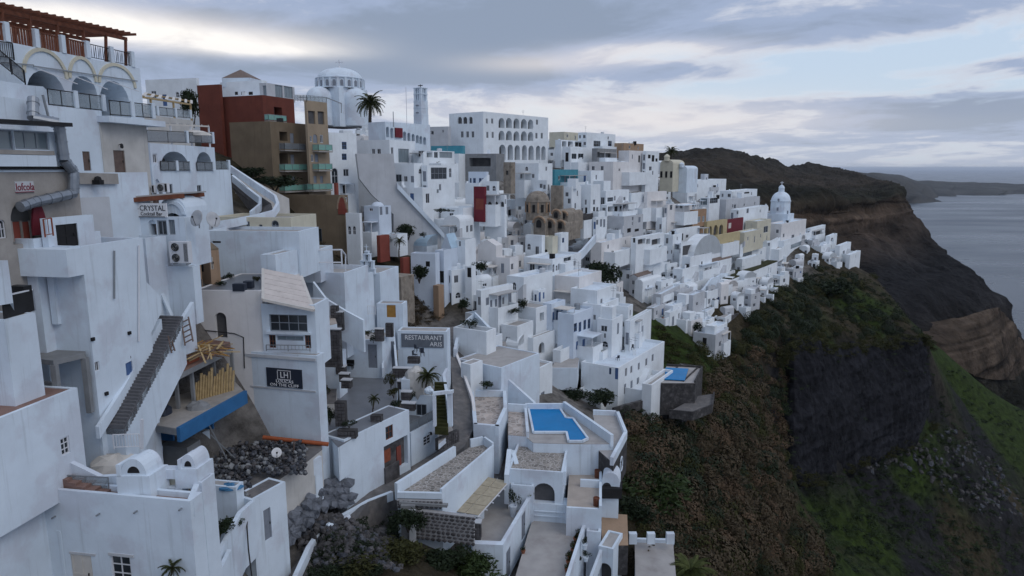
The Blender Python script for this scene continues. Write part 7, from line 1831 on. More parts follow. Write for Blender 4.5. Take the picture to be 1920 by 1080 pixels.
mb = MB(); mb.lathe(c - UP * 8 * k_, [(19 * k_, 0), (18.5 * k_, 22 * k_), (19.5 * k_, 22.5 * k_), (19.5 * k_, 24 * k_), (17 * k_, 24 * k_)], 8); mb.build("drum", "white", dc)
mb = MB(); mb.lathe(c + UP * 16 * k_, [(17 * k_ * math.cos(a), 17 * k_ * math.sin(a)) for a in [math.pi / 2 * k / 8 for k in range(8)]] + [(3 * k_, 17 * k_)], 16); mb.build("dome", "white", dc, smooth=True)
mb = MB(); mb.lathe(c + UP * 31 * k_, [(5.5 * k_, 0), (5.2 * k_, 8 * k_), (6.2 * k_, 8.2 * k_), (5.4 * k_, 9 * k_), (4 * k_, 12 * k_), (.1, 14 * k_)], 10); mb.build("lantern", "white", dc)
mb = MB(); e = c + UP * 45 * k_; mb.bar(e, e + UP * 6 * k_, .2); mb.bar(e + UP * 4 * k_ - u * .6, e + UP * 4 * k_ + u * .6, .2); mb.build("cross", "framewhite", dc)
mb = MB(); mb.cbox(c - UP * 44 * k_ - w * 0, 40 * k_, 40 * k_, 36 * k_, yw); mb.build("nave", "white", dc)
for px, py in ((1465, 378), (1464, 394), (1482, 400)):
 q = at(px, py, 252) - w * (20.5 if py > 385 else 18.5) * k_ * .99; mb = MB(); mb.cbox(q, 3 * k_, .25, 6 * k_, yw); mb.build("window", "greydoor", dc)
# old stone church
oc = thing("old_church", "old brown stone church with a worn octagonal dome", "church", at(1010, 420, 138))
c = at(1008, 398, 141); k_ = mpp(c); mb = MB(); mb.lathe(c, [(22 * k_, -14 * k_), (22 * k_, 19 * k_), (24 * k_, 19.5 * k_), (24 * k_, 21 * k_), (21 * k_, 21 * k_)], 8); mb.build("drum", "oldstone", oc)
mb = MB(); mb.lathe(c + UP * 21 * k_, [(22 * k_ * math.cos(a), 19 * k_ * math.sin(a)) for a in [math.pi / 2 * k / 7 for k in range(7)]] + [(.1, 19 * k_)], 8); mb.build("dome", "oldstone", oc)
for i in range(8):
 a = 2 * math.pi * (i + .5) / 8; p = c + Vector((math.cos(a), math.sin(a), 0)) * 20.6 * k_; mb = MB(); mb.cbox(p + UP * 1 * k_, .25, 5 * k_, 14 * k_, a); mb.build("window", "dark", oc)
 a = 2 * math.pi * i / 8; p = c + Vector((math.cos(a), math.sin(a), 0)) * 22.3 * k_; mb = MB(); mb.cbox(p, 3 * k_, 3 * k_, 19 * k_, a); mb.build("pilaster", "tan", oc)
for i, (x, y, r) in enumerate(((1011, 418, 12), (1031, 420, 10), (1051, 422, 9), (1043, 402, 9), (1057, 404, 8))):
 q = at(x, y, 136 + i * .7); th_a = -.5; uu = Vector((math.cos(th_a), math.sin(th_a), 0)); ww = Vector((-math.sin(th_a), math.cos(th_a), 0)); kk = mpp(q)
 mb = MB(); mb.vault(q - uu * r * kk, uu * 2 * r * kk, ww * 8, r * .95 * kk); mb.box(q - uu * r * kk - UP * 30 * kk, uu * 2 * r * kk, ww * 8, UP * 30 * kk); mb.build("apse", "oldstone", oc)
 mb = MB(); pr = [q - ww * .15 + uu * r * .42 * kk * math.cos(b) + UP * (r * .5 * math.sin(b)) * kk for b in [math.pi * j / 6 for j in range(7)]] + [q - ww * .15 - uu * r * .42 * kk - UP * r * .7 * kk, q - ww * .15 + uu * r * .42 * kk - UP * r * .7 * kk]
 mb.hexa(pr, [v - ww * .12 for v in pr]); mb.build("window", "dark", oc)
 mb = MB(); pts_ = [q - ww * .12 + uu * r * 1.02 * kk * math.cos(b) + UP * r * .97 * math.sin(b) * kk for b in [math.pi * j / 10 for j in range(11)]]; mb.tube(pts_, .22, 5); mb.build("arch_moulding", "tan", oc)
def facade_church(label, px, py, yb, Y, w_, m, rows):
 th = thing("small_church", label, "church", at(px, yb, Y)); q = at(px, yb, Y); kk = mpp(q); uu = Vector((.8, -.6, 0)); ww = Vector((.6, .8, 0)); H = (yb - py) * kk
 mb = MB(); mb.box(q - uu * w_ * kk / 2 - UP * 4, uu * w_ * kk, ww * 9, UP * (4 + H * .62)); mb.build("nave", m, th)
 mb = MB(); b = q - uu * w_ * kk / 2 + UP * H * .62; mb.vault(b, uu * w_ * kk, ww * 9, w_ * kk * .3); mb.build("roof", m, th)
 mb = MB(); b = q + UP * H * .72; mb.lathe(b, [(w_ * .2 * kk, 0), (w_ * .2 * kk, H * .16), (w_ * .23 * kk, H * .17), (w_ * .16 * kk, H * .24), (.05, H * .29)], 8); mb.build("cupola", m, th)
 for i in range(rows): mb = MB(); mb.box(q - uu * w_ * kk * (.38 - .76 * i / max(1, rows - 1)) - uu * .35 - ww * .1 + UP * .5, uu * .7, ww * .15, UP * 2); mb.build("window", "dark", th)
 return th
facade_church("yellowish grey church front with a small cupola under the far palm", 1249, 290, 336, 222, 26, 'cream', 3)
facade_church("white church front with a cupola right of the yellowish one", 1277, 305, 338, 224, 22, 'white', 1)
# ---- right hand terraces
hbk = H_("large white hotel block")
zt2 = at(1160, 672, 101).z
terrace("big white furnished roof terrace of the hotel block", [(1115, 668), (1166, 690), (1240, 650), (1226, 634), (1170, 636)], hbk['E'].z - .35, .8, floor="deck", par=.5, edges=(1,)) if False else None
zq = hbk['E'].z - .42
for i in range(9):
 p = onz([1118, 1130, 1142, 1150, 1158, 1168, 1176, 1186, 1198][i], [672, 662, 668, 656, 676, 660, 650, 656, 648][i], zq)
 chair(f"dark chair number {['one','two','three','four','five','six','seven','eight','nine'][i]} on the hotel block roof terrace" if False else "dark chair on the furnished roof terrace of the hotel block", p, i * .9, group="chairs on the hotel block terrace")
p2 = thing("swimming_pool", "small turquoise pool on a walled terrace right of the hotel block", "swimming pool", at(1268, 702, 101))
z = at(1268, 705, 101).z
mb = MB(); mb.prism([onz(1246, 712, z), onz(1284, 714, z), onz(1291, 692, z), onz(1248, 690, z)], z, z + .1); mb.build("water", "pool", p2)
terrace("walled pool terrace with a dark base right of the hotel block", [(1240, 718), (1304, 718), (1318, 690), (1250, 686)], z - .12, 5, floor="deck", wallm="lavawall", par=.35, edges=(1, 2))
h_ = house("stone_house", "dark stone pool house below the small turquoise pool", 1244, 1282, 1312, 714, 765, 98.5, -30, m='lavawall', par=.1, sink=3, feats="s:1256,722,1262,745:k s:1266,722,1272,745:k")
terrace("curved pale gravel terrace below the stone pool house", [(1255, 772), (1300, 776), (1336, 762), (1340, 738), (1310, 742), (1280, 758)], at(1300, 760, 97).z, 1.0, floor="pathstone", wallm="lavawall", par=.3, edges=(0, 1, 2))
h_ = house("white_house", "white stepped lower terrace beside the dark stone pool house", 1204, 1222, 1262, 722, 768, 95, -33, m='whitetown', par=.5, sink=3, feats="")
wall_run("dark stone retaining wall climbing to the hotel block", [(1150, 765, 93), (1222, 745, 97), (1262, 722, 101)], 5, .5, "lavawall", cat="wall")
# grass roof
gr = H_("green grass roof"); mb = MB(); t = gr['top']; mb.prism([tuple(p) for p in t], gr['E'].z - .05, gr['E'].z + .25); tag(mb.build("roof_grass", "leafolive", gr['th']))
sw = H_("swooping parapets"); tp = sw['top']
for k, (a, b, hh) in enumerate(((0.0, .55, 2.6), (.35, 1.0, 2.0))):
 p, q = tp[1].lerp(tp[2], a), tp[1].lerp(tp[2], b); n = 10; ww = sw['w']
 mb = MB(); pr = [p + (q - p) * (i / n) + UP * (hh * (.5 - .5 * math.cos(2 * math.pi * i / n)) ** .8) for i in range(n + 1)]
 o_ = -sw['u'] * (1.5 + 2.5 * k)
 for i in range(n): mb.hexa([p + (q - p) * (i / n) + o_ - UP * .3, p + (q - p) * ((i + 1) / n) + o_ - UP * .3, p + (q - p) * ((i + 1) / n) + o_ - sw['u'] * .5 - UP * .3, p + (q - p) * (i / n) + o_ - sw['u'] * .5 - UP * .3], [pr[i] + o_, pr[i + 1] + o_, pr[i + 1] + o_ - sw['u'] * .5, pr[i] + o_ - sw['u'] * .5])
 mb.build("swoop_parapet", "white", sw['th'])
# ---- smooth blue white walls beside the path
house("white_house", "rounded white terrace house with a plant and steps right of the path", 850, 912, 930, 622, 720, 84, -30, m='whitetown', par=1.0, sink=3)
wall_run("curved white parapet of the terrace with steps", [(853, 655, 82.5), (862, 612, 90), (890, 585, 94), (916, 612, 89), (922, 622, 86)], 1.1, .4)
house("white_house", "long plain blue white wall house above the tile roof terrace", 858, 940, 1012, 690, 800, 78, -36, par=.1, sink=3, m='white')
wall_run("long blue white sloping parapet down to the pool", [(930, 690, 80), (962, 718, 79), (1000, 752, 78), (1012, 768, 77)], 5, .4)
house("white_house", "white block with a wall lamp at the path corner", 864, 882, 905, 684, 760, 77, -36, m='whitetown', par=.02, sink=3)
house("white_house", "blue white house with a barrel arch and dark door above the pool", 968, 1012, 1036, 690, 760, 88, -32, m='whitetown', par=.3, sink=3, feats="s:990,690,1000,722:i f:1014,735,1021,758:d", near=True)
house("white_house", "white house wall with a large oval opening", 990, 1000, 1042, 634, 690, 98, -35, m='whitetown', par=.1, sink=4, feats="f:1010,642,1021,664:i", dep=.8)
house("white_house", "white stair house left of the large oval opening", 940, 970, 1000, 612, 660, 96, -32, m='whitetown', par=.3, sink=4, feats="s:948,632,956,646:x")
house("white_house", "small white house with a dark doorway beside the winding steps", 908, 930, 942, 630, 690, 90, -32, m='whitetown', par=.4, sink=4, feats="s:918,646,923,654:k")
house("white_house", "low white wall house behind the plant terrace", 952, 1005, 1036, 578, 620, 101, -36, m='whitetown', par=.4, sink=4, feats="f:1012,586,1020,602:o")
house("stone_house", "grey lava stone block below the plaza with the urns", 1030, 1066, 1080, 690, 730, 97, -20, m='lavastone', par=.2, sink=4)
terrace("small grey plaza with dark urns above the lava stone block", [(1032, 694), (1082, 694), (1086, 672), (1050, 660)], at(1060, 680, 99).z, 3, floor="deck", par=.3, edges=(0,))
stairs("pale winding steps between the white houses", at(944, 720, 85), at(934, 640, 97), Vector((2.2, -.2, 0)), 24, m="deck")
# turquoise roofed houses, ruins and hedges in the gully
house("turquoise_house", "turquoise house with a dark tree in its court", 770, 816, 824, 476, 540, 101, -15, m='paleblue', par=.4, sink=4, feats="s:798,490,806,500:k s:818,510,834,530:k")
house("turquoise_house", "turquoise block with a dark square doorway", 816, 832, 846, 470, 540, 103, -25, m='paleblue', par=.2, sink=4, feats="s:820,508,833,530:k")
house("blue_roof_house", "house with a sky blue sloping roof beside the turquoise block", 828, 846, 862, 466, 520, 109, -30, m='paleblue', roof='gable', capm='blueroof', par=.2, sink=4, rise=2.2)
house("blue_roof_house", "low white house with a long light blue barrel roof", 742, 800, 836, 462, 490, 112, -30, par=.2, roof='vaultu', capm='blueroof', sink=4)
house("white_house", "white house with a bay of pale windows below the grey wall", 836, 872, 892, 450, 500, 110, -28, m='whitetown', par=.3, sink=4, feats="s:852,452,856,462:w s:860,452,864,462:w")
house("ruin_wall", "weathered grey concrete pier wall in the brown gully", 720, 752, 776, 520, 620, 92, -25, m='oldstone', par=.02, roof='none', sink=3, cat="wall")
house("ruin_wall", "tall ribbed tan retaining wall beside the gully", 812, 822, 832, 536, 600, 100, -30, m='tan', roof='none', sink=3, cat="wall")
house("red_wall", "bright orange red gable wall in the gully", 706, 712, 730, 442, 480, 103, -30, m='redbright', roof='none', sink=1, cat="wall")
house("red_wall", "small pink red wall end below the orange red gable", 750, 756, 768, 484, 516, 101, -30, m='redbright', roof='none', sink=1, cat="wall")
house("white_house", "white arch gate house with a dark gate", 872, 884, 892, 500, 545, 104, -30, m='whitetown', par=.1, sink=3, feats="s:876,502,884,520:k")
house("white_house", "off white house with two grey doors at the bend", 930, 956, 972, 484, 530, 113, -32, m='whitewarm', par=.3, sink=4, feats="s:939,494,945,512:d f:958,494,963,506:w")
house("white_house", "off white gable house with a dark bush at its foot", 896, 930, 942, 462, 510, 116, -32, m='whitewarm', roof='gable', capm='whitewarm', sink=4)
house("yellow_house", "pale yellow house in the middle of town", 1018, 1036, 1046, 444, 478, 128, -30, m='cream', par=.3, sink=4, feats="s:1021,468,1026,476:k s:1018,446,1022,453:w")
house("white_house", "white house left of the pale yellow house", 985, 1016, 1022, 442, 485, 127, -30, m='whitetown', par=.3, sink=4, auto="s2x1")
house("white_house", "white house right of the pale yellow house", 1040, 1052, 1066, 438, 480, 130, -30, m='whitetown', par=.3, sink=4, feats="f:1054,446,1058,455:W")
wall_run("white winding alley wall beside the dark tree", [(1076, 480, 128), (1092, 468, 132), (1106, 452, 136), (1116, 440, 140)], 1.6, .5)
# ================================================================== bottom left house and yard
bl = house("terrace_house", "large white house at the bottom left with a roof terrace and panelled window", 37, 356, 379, 940, 1300, 33, -9.6, par=.3, sink=2, deck="redtile", deep=None, feats="s:136,1040,174,1110:c s:209,1043,246,1092:q", near=True)
bs = bl['s']
for (x0, y0, x1, y1) in ((131, 1036, 179, 1040), (204, 1038, 251, 1043)): slab_on(bs, x0, y0, x1, y1, .05, "lintel", bl['th'], "whitegrey")
slab_on(bs, 114, 996, 121, 1110, .04, "pilaster", bl['th'], "white")
for x, y in ((104, 962), (187, 957), (257, 952), (341, 947)):
 mb = MB(); c = fpt(bs, x, y + 6, .0); mb.tube([c, c + bs.n * .25], .05, 6); mb.build("spout", "greymetal", bl['th'])
house("stepped_wall", "white stepped block on the right of the bottom left house", 356, 378, 402, 905, 1200, 35, -9.6, par=.1, sink=2, cat="house")
house("side_house", "white house side wall with glass rail at the left edge", -200, -100, 84, 962, 1200, 28.7, -2, par=.05, sink=2, deck="deck")
railing("glass rail along the top of the left edge wall", [at(-20, 915, 31), at(76, 856, 35.5)], 1.0, 'glass', gm='railglass')
railing("frosted glass rail strip on the white wall of the left terrace house", [at(-5, 822, 33), at(48, 800, 36)], 1.0, 'glass', gm='railglass')
railing("glass rail standing at the back of the bottom left roof terrace", [at(22, 905, 35), at(100, 868, 38.5)], .9, 'glass', gm='railglass')
zr2 = bl['E'].z - .3
railing("low glass rail at the front of the bottom left roof terrace", [onz(80, 914, zr2), onz(205, 921, zr2)], .8, 'glass', gm='railglass')
stairs("short flight of pink tiled steps on the bottom left roof terrace", onz(204, 924, zr2), at(94, 876, 35.6), Vector((.15, 1.1, 0)), 7, m="redtile")
wall_run("white curving parapet behind the pink tiled steps", [(100, 848, 35.6), (140, 868, 35.4), (190, 892, 35.3), (224, 890, 35.2)], 1.8, .3)
def oven(label, x0, x1, yt, yb, Y, capy):
 th = thing("chimney_block", label, "chimney", at(x0, yb, Y)); a, b = at(x0, yb, Y), at(x1, yb, Y); h = at(x0, yt, Y).z - a.z; u = (b - a); ww = Vector((.17, .98, 0))
 mb = MB(); mb.box(a, u, ww * 1.5, UP * h); mb.build("base", "white", th)
 mb = MB(); o = a + u * .12 + UP * h + ww * .1; r = at(x0, capy, Y).z - at(x0, yt, Y).z; mb.vault(o, u * .76, ww * 1.3, r); mb.build("cap", "white", th)
 mb = MB(); mb.vault(o + u * .2 - ww * .02 + UP * r * .15, u * .36, ww * .3, r * .4); mb.build("opening", "dark", th)
 mb = MB(); mb.box(a + u * .02 + UP * h * .985, u * .12, ww * 1.4, UP * r * .7); mb.build("shoulder", "white", th)
oven("larger white round topped chimney block on the bottom left terrace", 222, 284, 893, 936, 33.8, 862)
oven("smaller white round topped chimney block on the bottom left terrace", 336, 372, 880, 916, 35.0, 854)
bw = house("bench_wall", "low white wall with a yellow lined slot between the two chimney blocks", 282, 338, 342, 882, 925, 35.0, -4, par=.02, roof='none', deep=.5, sink=.2, cat="wall", feats="s:289,898,329,914:x", im="cream")
wall_run("white parapet slope on the right edge of the bottom left terrace", [(357, 936, 33.2), (378, 884, 36.6)], 1.0, .3)
plx = at(318, 1082, 32.5); palm("spiky dark plant on the front of the bottom left house", at(318, 1090, 32.6), .5, .75, n=16, trunk_r=.05, name="yucca", cat="plant")
# yard above the path
y1 = house("path_house", "white house with a grey blue door facing the path below the rubble yard", 440, 472, 535, 938, 1120, 42.5, -26, par=.02, sink=2, feats="f:495,953,509,1012:d f:531,945,534,962:w", near=True, deck="pathstone")
y2 = house("path_house", "white house with two dark windows behind the stone sacks", 536, 558, 603, 876, 980, 49.0, -32, par=.02, sink=2, feats="f:568,914,575,936:G f:579,894,592,930:G", near=True, deck="pathstone")
slope = wall_run("white sloping wall with a handrail left of the hose", [(404, 1046, 37), (449, 960, 41), (474, 938, 42.6)], 4, .3)
wall_run("white wall between bottom left house and hose wall", [(402, 1085, 36), (430, 1030, 38)], 3, .25)
hs_ = MB(); a = fpt(y1['f'], 474, 950, .05); hs_.tube([at(466, 950, 42.3), at(463, 985, 41.4), at(466, 1030, 40.6), at(472, 1080, 40)], .05, 5); tag(hs_.build("hose", "blackmetal", None, loc=a), "black hose hanging down the white wall by the path", "hose")
zy = at(520, 880, 48).z
yard, YP = terrace("rubble strewn yard behind the path houses", [(392, 915), (474, 938), (535, 890), (560, 878), (604, 842), (600, 815), (470, 800), (400, 830)], zy, 3.2, floor="pathstone", wallm="whitedirty")
wall_run("low rough wall across the rubble yard", [(424, 876, 47.5), (470, 872, 48.5), (520, 880, 48.5)], 1.0, .4, "concrete")
blk = house("white_block", "white block under the blue tarpaulin beside the bottom left house", 386, 442, 456, 914, 975, 42, -10, par=.02, sink=3, cat="block")
tarp("round blue tarpaulin on the white block", at(432, 914, 42.5), .85, .6, .28, "bluetarp", seed=9)
mb = MB(); a, b = at(493, 820, 52), at(616, 833, 52.5); mb.tube([a, b], .17, 12); tag(mb.build("orange_pipe", "orangepipe", None, loc=a), "long orange brown pipe lying above the rubble yard", "pipe")
mb = MB(); a, b = at(508, 829, 52.4), at(575, 840, 52.6); mb.tube([a, b], .12, 10); tag(mb.build("brown_pipe", "wood", None, loc=a), "shorter brown pipe below the long orange pipe", "pipe")
dish("small white satellite dish on a slanting mast above the rubble yard", at(521, 893, 48.5), .38, (.5, -1, .4), 1.9, "signwhite")
for i, (x, yb_, yt_) in enumerate(((551, 872, 826), (474, 930, 888), (478, 928, 890))): mb = MB(); a = at(x, yb_, 47.5 if i else 50); mb.tube([a, at(x, yt_, 47.5 if i else 50)], .06, 5); tag(mb.build("stake", "browndoor", None, loc=a), ["rusty post in front of the orange pipe", "left wooden stake in the lower yard", "right wooden stake in the lower yard"][i], "post")
for i, (x0, y0, x1, y1_, Y) in enumerate(((383, 780, 425, 860, 46), (395, 815, 440, 858, 47))): mb = MB(); a = at(x0, y0, Y); mb.bar(a, at(x1, y1_, Y + 1), .08); tag(mb.build("prop", "greymetal", None, loc=a), ["long thin prop leaning from the blue beam", "short thin prop over the rubble yard"][i], "prop")
def heap(name, label, pts, mats, n, s0, s1, seed, kind='stuff', sub=1):
 """many loose stones as one heap; pts = (photo x, y, z) samples"""
 r_ = random.Random(seed); bm = bmesh.new(); bmesh.ops.create_icosphere(bm, subdivisions=sub, radius=1); V = np.array([v.co[:] for v in bm.verts]); Fc = [tuple(v.index for v in f.verts) for f in bm.faces]; bm.free()
 mb = MB()
 for k in range(n):
  p = pts(r_); s = r_.uniform(s0, s1); Rm = np.array(Matrix.Rotation(r_.uniform(0, 6), 3, Vector((r_.gauss(0, 1), r_.gauss(0, 1), r_.gauss(0, 1))).normalized()))
  v = (V * np.array([s * r_.uniform(.7, 1.2), s * r_.uniform(.7, 1.2), s * r_.uniform(.5, .9)]) * (1 + .22 * np.array([r_.uniform(-1, 1) for _ in V])[:, None])) @ Rm.T + np.array(p)
  i0 = len(mb.v); mb.cur = r_.randrange(len(mats)); mb.v.extend(map(tuple, v)); mb.f.extend(tuple(i + i0 for i in f) for f in Fc); mb.m.extend([mb.cur] * len(Fc))
 o = mb.build(name, mats); tag(o, label, kind=kind); return o
heap("rubble", "grey rubble heaped over the yard behind the path houses", lambda r: onz(r.uniform(398, 574), r.uniform(826, 888), zy + r.uniform(0, .8)) if r.random() < .75 else onz(r.uniform(400, 470), r.uniform(880, 930), zy + r.uniform(0, .4)), ["lava", "lava", "lavastone", "concrete"], 1500, .05, .24, 3)
bag = None; rb2 = random.Random(11); nb = 0
bag_me = [low_rock("sack", 40 + k) for k in range(5)]
for (x0, y0, Y0, x1, y1_, Y1, rows, n) in ((488, 1075, 43.6, 590, 965, 49.0, 4, 13), (566, 962, 50, 606, 960, 50.6, 4, 5), (604, 945, 52, 658, 945, 53.2, 4, 7)):
 for j in range(rows):
  for i in range(n - (j > 1)):
   t = (i + .5 + .3 * (j % 2)) / n; p = at(x0 + (x1 - x0) * t, y0 + (y1_ - y0) * t, Y0 + (Y1 - Y0) * t) + UP * (.08 + j * .48) + Vector((rb2.uniform(-.15, .15), rb2.uniform(-.3, .3) + .18 * j, 0))
   o = bpy.data.objects.new("rubble_sack", rb2.choice(bag_me)); col.objects.link(o); o.location = p; o.rotation_euler = (rb2.uniform(-.3, .3), rb2.uniform(-.3, .3), rb2.uniform(0, 6)); s = rb2.uniform(1.0, 1.35); o.scale = (s * 1.05, s * .85, s * .75)
   tag(o, "stuffed grey rubble sack stacked against the white wall by the path", "sack", "grey rubble sacks beside the path")
for i, (x, y, Y, r) in enumerate(((650, 975, 50.5, .34), (618, 990, 48.6, .33), (640, 1000, 49.0, .25))): _rock_full(["upper white painted stone outside the path kerb", "round white painted stone on the path kerb bend", "long white painted stone below the kerb"][i], at(x, y, Y), r, r * .8, r * 1.2, "white", "painted_stone", 70 + i, "stone")
heap("outcrop_stones", "rough grey brown rocks below the path kerb", lambda r: (lambda p: Vector((p.x, p.y, gz(p.x, p.y) + .2)))(at(r.uniform(560, 760), r.uniform(960, 1040), r.uniform(45.5, 50.5))), ["lavastone", "lavawall", "lavawall", "lava"], 700, .1, .4, 8)
# ================================================================== smaller houses packed between the measured ones
def proj(p):
 d = p.y * CP - p.z * SP; return 960 + F * p.x / d, 540 - F * (p.y * SP + p.z * CP) / d
LAND = [("teal building", 1050, 333), ("grand hotel", 935, 255), ("old domed church", 1010, 395), ("ochre orange house", 1310, 420), ("three yellow arches", 1342, 430), ("white domed church", 1463, 390), ("tan retaining wall", 1484, 490), ("green grass roof", 1405, 515), ("swooping parapets", 1370, 570),
  ("dark tree in the alley", 1122, 505), ("three narrow arched windows", 1036, 503), ("pale yellow house", 1032, 460), ("blue trimmed house", 1085, 625), ("red flowered house", 898, 372), ("plain grey wall", 720, 380), ("turquoise house", 800, 508), ("small church cupolas", 1262, 318), ("dark veranda house", 1215, 455), ("black round tree", 1288, 612), ("six door house", 930, 565), ("RESTAURANT ARIS board", 792, 640), ("blue pool", 1045, 798)]
USED = {}
ORD = ['', 'second ', 'third ', 'fourth ', 'fifth ', 'sixth ', 'seventh ', 'eighth ', 'ninth ', 'tenth ', 'eleventh ', 'twelfth ', 'thirteenth ', 'fourteenth ', 'fifteenth ', 'sixteenth ']
def where(what, px, py):
 L = sorted(LAND, key=lambda l: (l[1] - px) ** 2 + ((l[2] - py) * 1.3) ** 2)
 for l in L[:4]:
  dx_, dy_ = px - l[1], py - l[2]
  rel = ("right of" if dx_ > 0 else "left of") if abs(dx_) > 1.4 * abs(dy_) else ("below" if dy_ > 0 else "above")
  if abs(dx_) > .7 * abs(dy_) and abs(dy_) > .7 * abs(dx_): rel = ("below" if dy_ > 0 else "above") + (" and right of" if dx_ > 0 else " and left of")
  k = (what, rel, l[0]); n = USED.get(k, 0)
  if n == 0 or l is L[3]:
   USED[k] = n + 1
   return (f"{ORD[min(n, 15)]}{what} {rel} the {l[0]}").strip()
rf = random.Random(21)
POLY = [(640, 262), (700, 268), (870, 300), (1030, 284), (1200, 305), (1300, 338), (1440, 395), (1530, 445), (1580, 470), (1600, 488), (1450, 545), (1400, 590), (1340, 640), (1290, 625), (1235, 560), (1190, 545), (1150, 560), (1160, 640), (1100, 700), (1010, 680), (940, 690), (880, 640), (845, 600), (850, 540), (840, 480), (760, 440), (690, 440)]
def inside(px, py, poly):
 r = False; j = len(poly) - 1
 for i in range(len(poly)):
  if (poly[i][1] > py) != (poly[j][1] > py) and px < (poly[j][0] - poly[i][0]) * (py - poly[i][1]) / (poly[j][1] - poly[i][1]) + poly[i][0]: r = not r
  j = i
 return r
KEEP = []
for l in TOWN.strip().split('\n'):
 a = l.split('|')[0].split(); KEEP.append((float(a[0]), float(a[3]), float(a[2]), min(float(a[4]), float(a[3]) + 70), float(a[5])))
for r in ((985, 357, 1062, 432, 140), (1440, 345, 1500, 440, 250), (1236, 290, 1296, 336, 222), (777, 165, 803, 240, 168), (720, 236, 806, 270, 150), (755, 560, 860, 640, 90), (850, 590, 925, 680, 85), (970, 640, 1045, 700, 97), (736, 455, 846, 540, 101)): KEEP.append(r)
def free(x0, y0, x1, y1, Y, lim=.17):
 for k in KEEP:
  if k[4] < Y - 1: continue
  w_, h_ = min(x1, k[2]) - max(x0, k[0]), min(y1, k[3]) - max(y0, k[1])
  if w_ > 0 and h_ > 0 and w_ * h_ > lim * (k[2] - k[0]) * (k[3] - k[1]): return False
 return True
placed = []
def fill(poly, tries, gap, lim, wr):
 cand = []
 for _ in range(tries):
  Y = math.exp(rf.uniform(math.log(92), math.log(265))); a = rf.uniform(-.30, .55); cand.append((a * Y, Y))
 zc = near.z([c[0] for c in cand], [c[1] for c in cand])
 for (x, y), z in zip(cand, zc):
  px, py = proj(Vector((x, y, z)))
  if not inside(px, py, poly) or any((x - q[0]) ** 2 + (y - q[1]) ** 2 < (gap + y * .006) ** 2 for q in placed): continue
  k_ = F / y; wpx, hm = rf.uniform(*wr), rf.choice((2.6, 2.8, 3.2, 3.4, 4.2, 5.6))
  if not free(px - wpx * k_ / 2, py - hm * k_, px + wpx * k_ / 2, py, y, lim): continue
  placed.append((x, y)); yaw = -32 + rf.uniform(-16, 12) - (8 if px > 1200 else 0)
  roof = rf.choices(('flat', 'vaultw', 'vaultu', 'drum', 'gable', 'dome'), (64, 12, 10, 3, 6, 2))[0]
  m = rf.choices(('whitetown', 'whitewarm', 'whitegrey', 'cream', 'paleblue'), (62, 18, 15, 3, 1))[0]
  ncol = 1 if wpx < 4.2 else 2; nr = 1 if hm < 4 else 2
  what = {'flat': 'flat roofed', 'vaultw': 'arch fronted', 'vaultu': 'barrel roofed', 'drum': 'small domed', 'gable': 'peaked roof', 'dome': 'low domed'}[roof]
  c_ = {'whitetown': 'white', 'whitewarm': 'warm white', 'whitegrey': 'grey white', 'cream': 'cream', 'paleblue': 'pale blue'}[m]
  what = f"{'two storey' if nr == 2 else 'low'} {c_} {what} {'cube' if hm > wpx else 'house'}"
  ztop = z + hm - (0.8 if roof in ('vaultw', 'vaultu') else 0)
  ex, yt = proj(Vector((x, y, ztop))); _, yb = proj(Vector((x, y, z)))
  h_ = house({"vaultw": "vaulted_house", "vaultu": "vaulted_house", "drum": "domed_house", "dome": "domed_house", "gable": "gabled_house"}.get(roof, "white_cube" if hm > wpx else "white_house") if m.startswith('white') else m.replace('paleblue', 'blue') + "_house", where(what, px, py), ex - 20, ex, ex + 20, yt, yb, y, yaw, m=m, roof=roof, auto=f"s{ncol}x{nr} f{ncol}x{nr}", wide=wpx * .62, deep=wpx * rf.uniform(.8, 1.3), sink=3.0, capm=m, deck=rf.choice(("white", "white", "whitegrey", "deck")), par=rf.choice((.25, .45, .6)))
  LONG.append(h_); KEEP.append((px - wpx * k_ / 2, py - hm * k_ * .7, px + wpx * k_ / 2, py - hm * k_ * .15, y))
fill(POLY, 16000, 3.3, .17, (2.6, 5.2))
fill([(1170, 470), (1330, 470), (1450, 520), (1440, 560), (1400, 605), (1345, 655), (1300, 645), (1265, 600), (1230, 560), (1185, 545)], 22000, 2.9, .5, (2.4, 4.2))
fill([(840, 430), (1000, 430), (1180, 470), (1160, 600), (1000, 600), (870, 540)], 14000, 3.0, .34, (2.4, 4.0))
print("fill houses", len(placed))
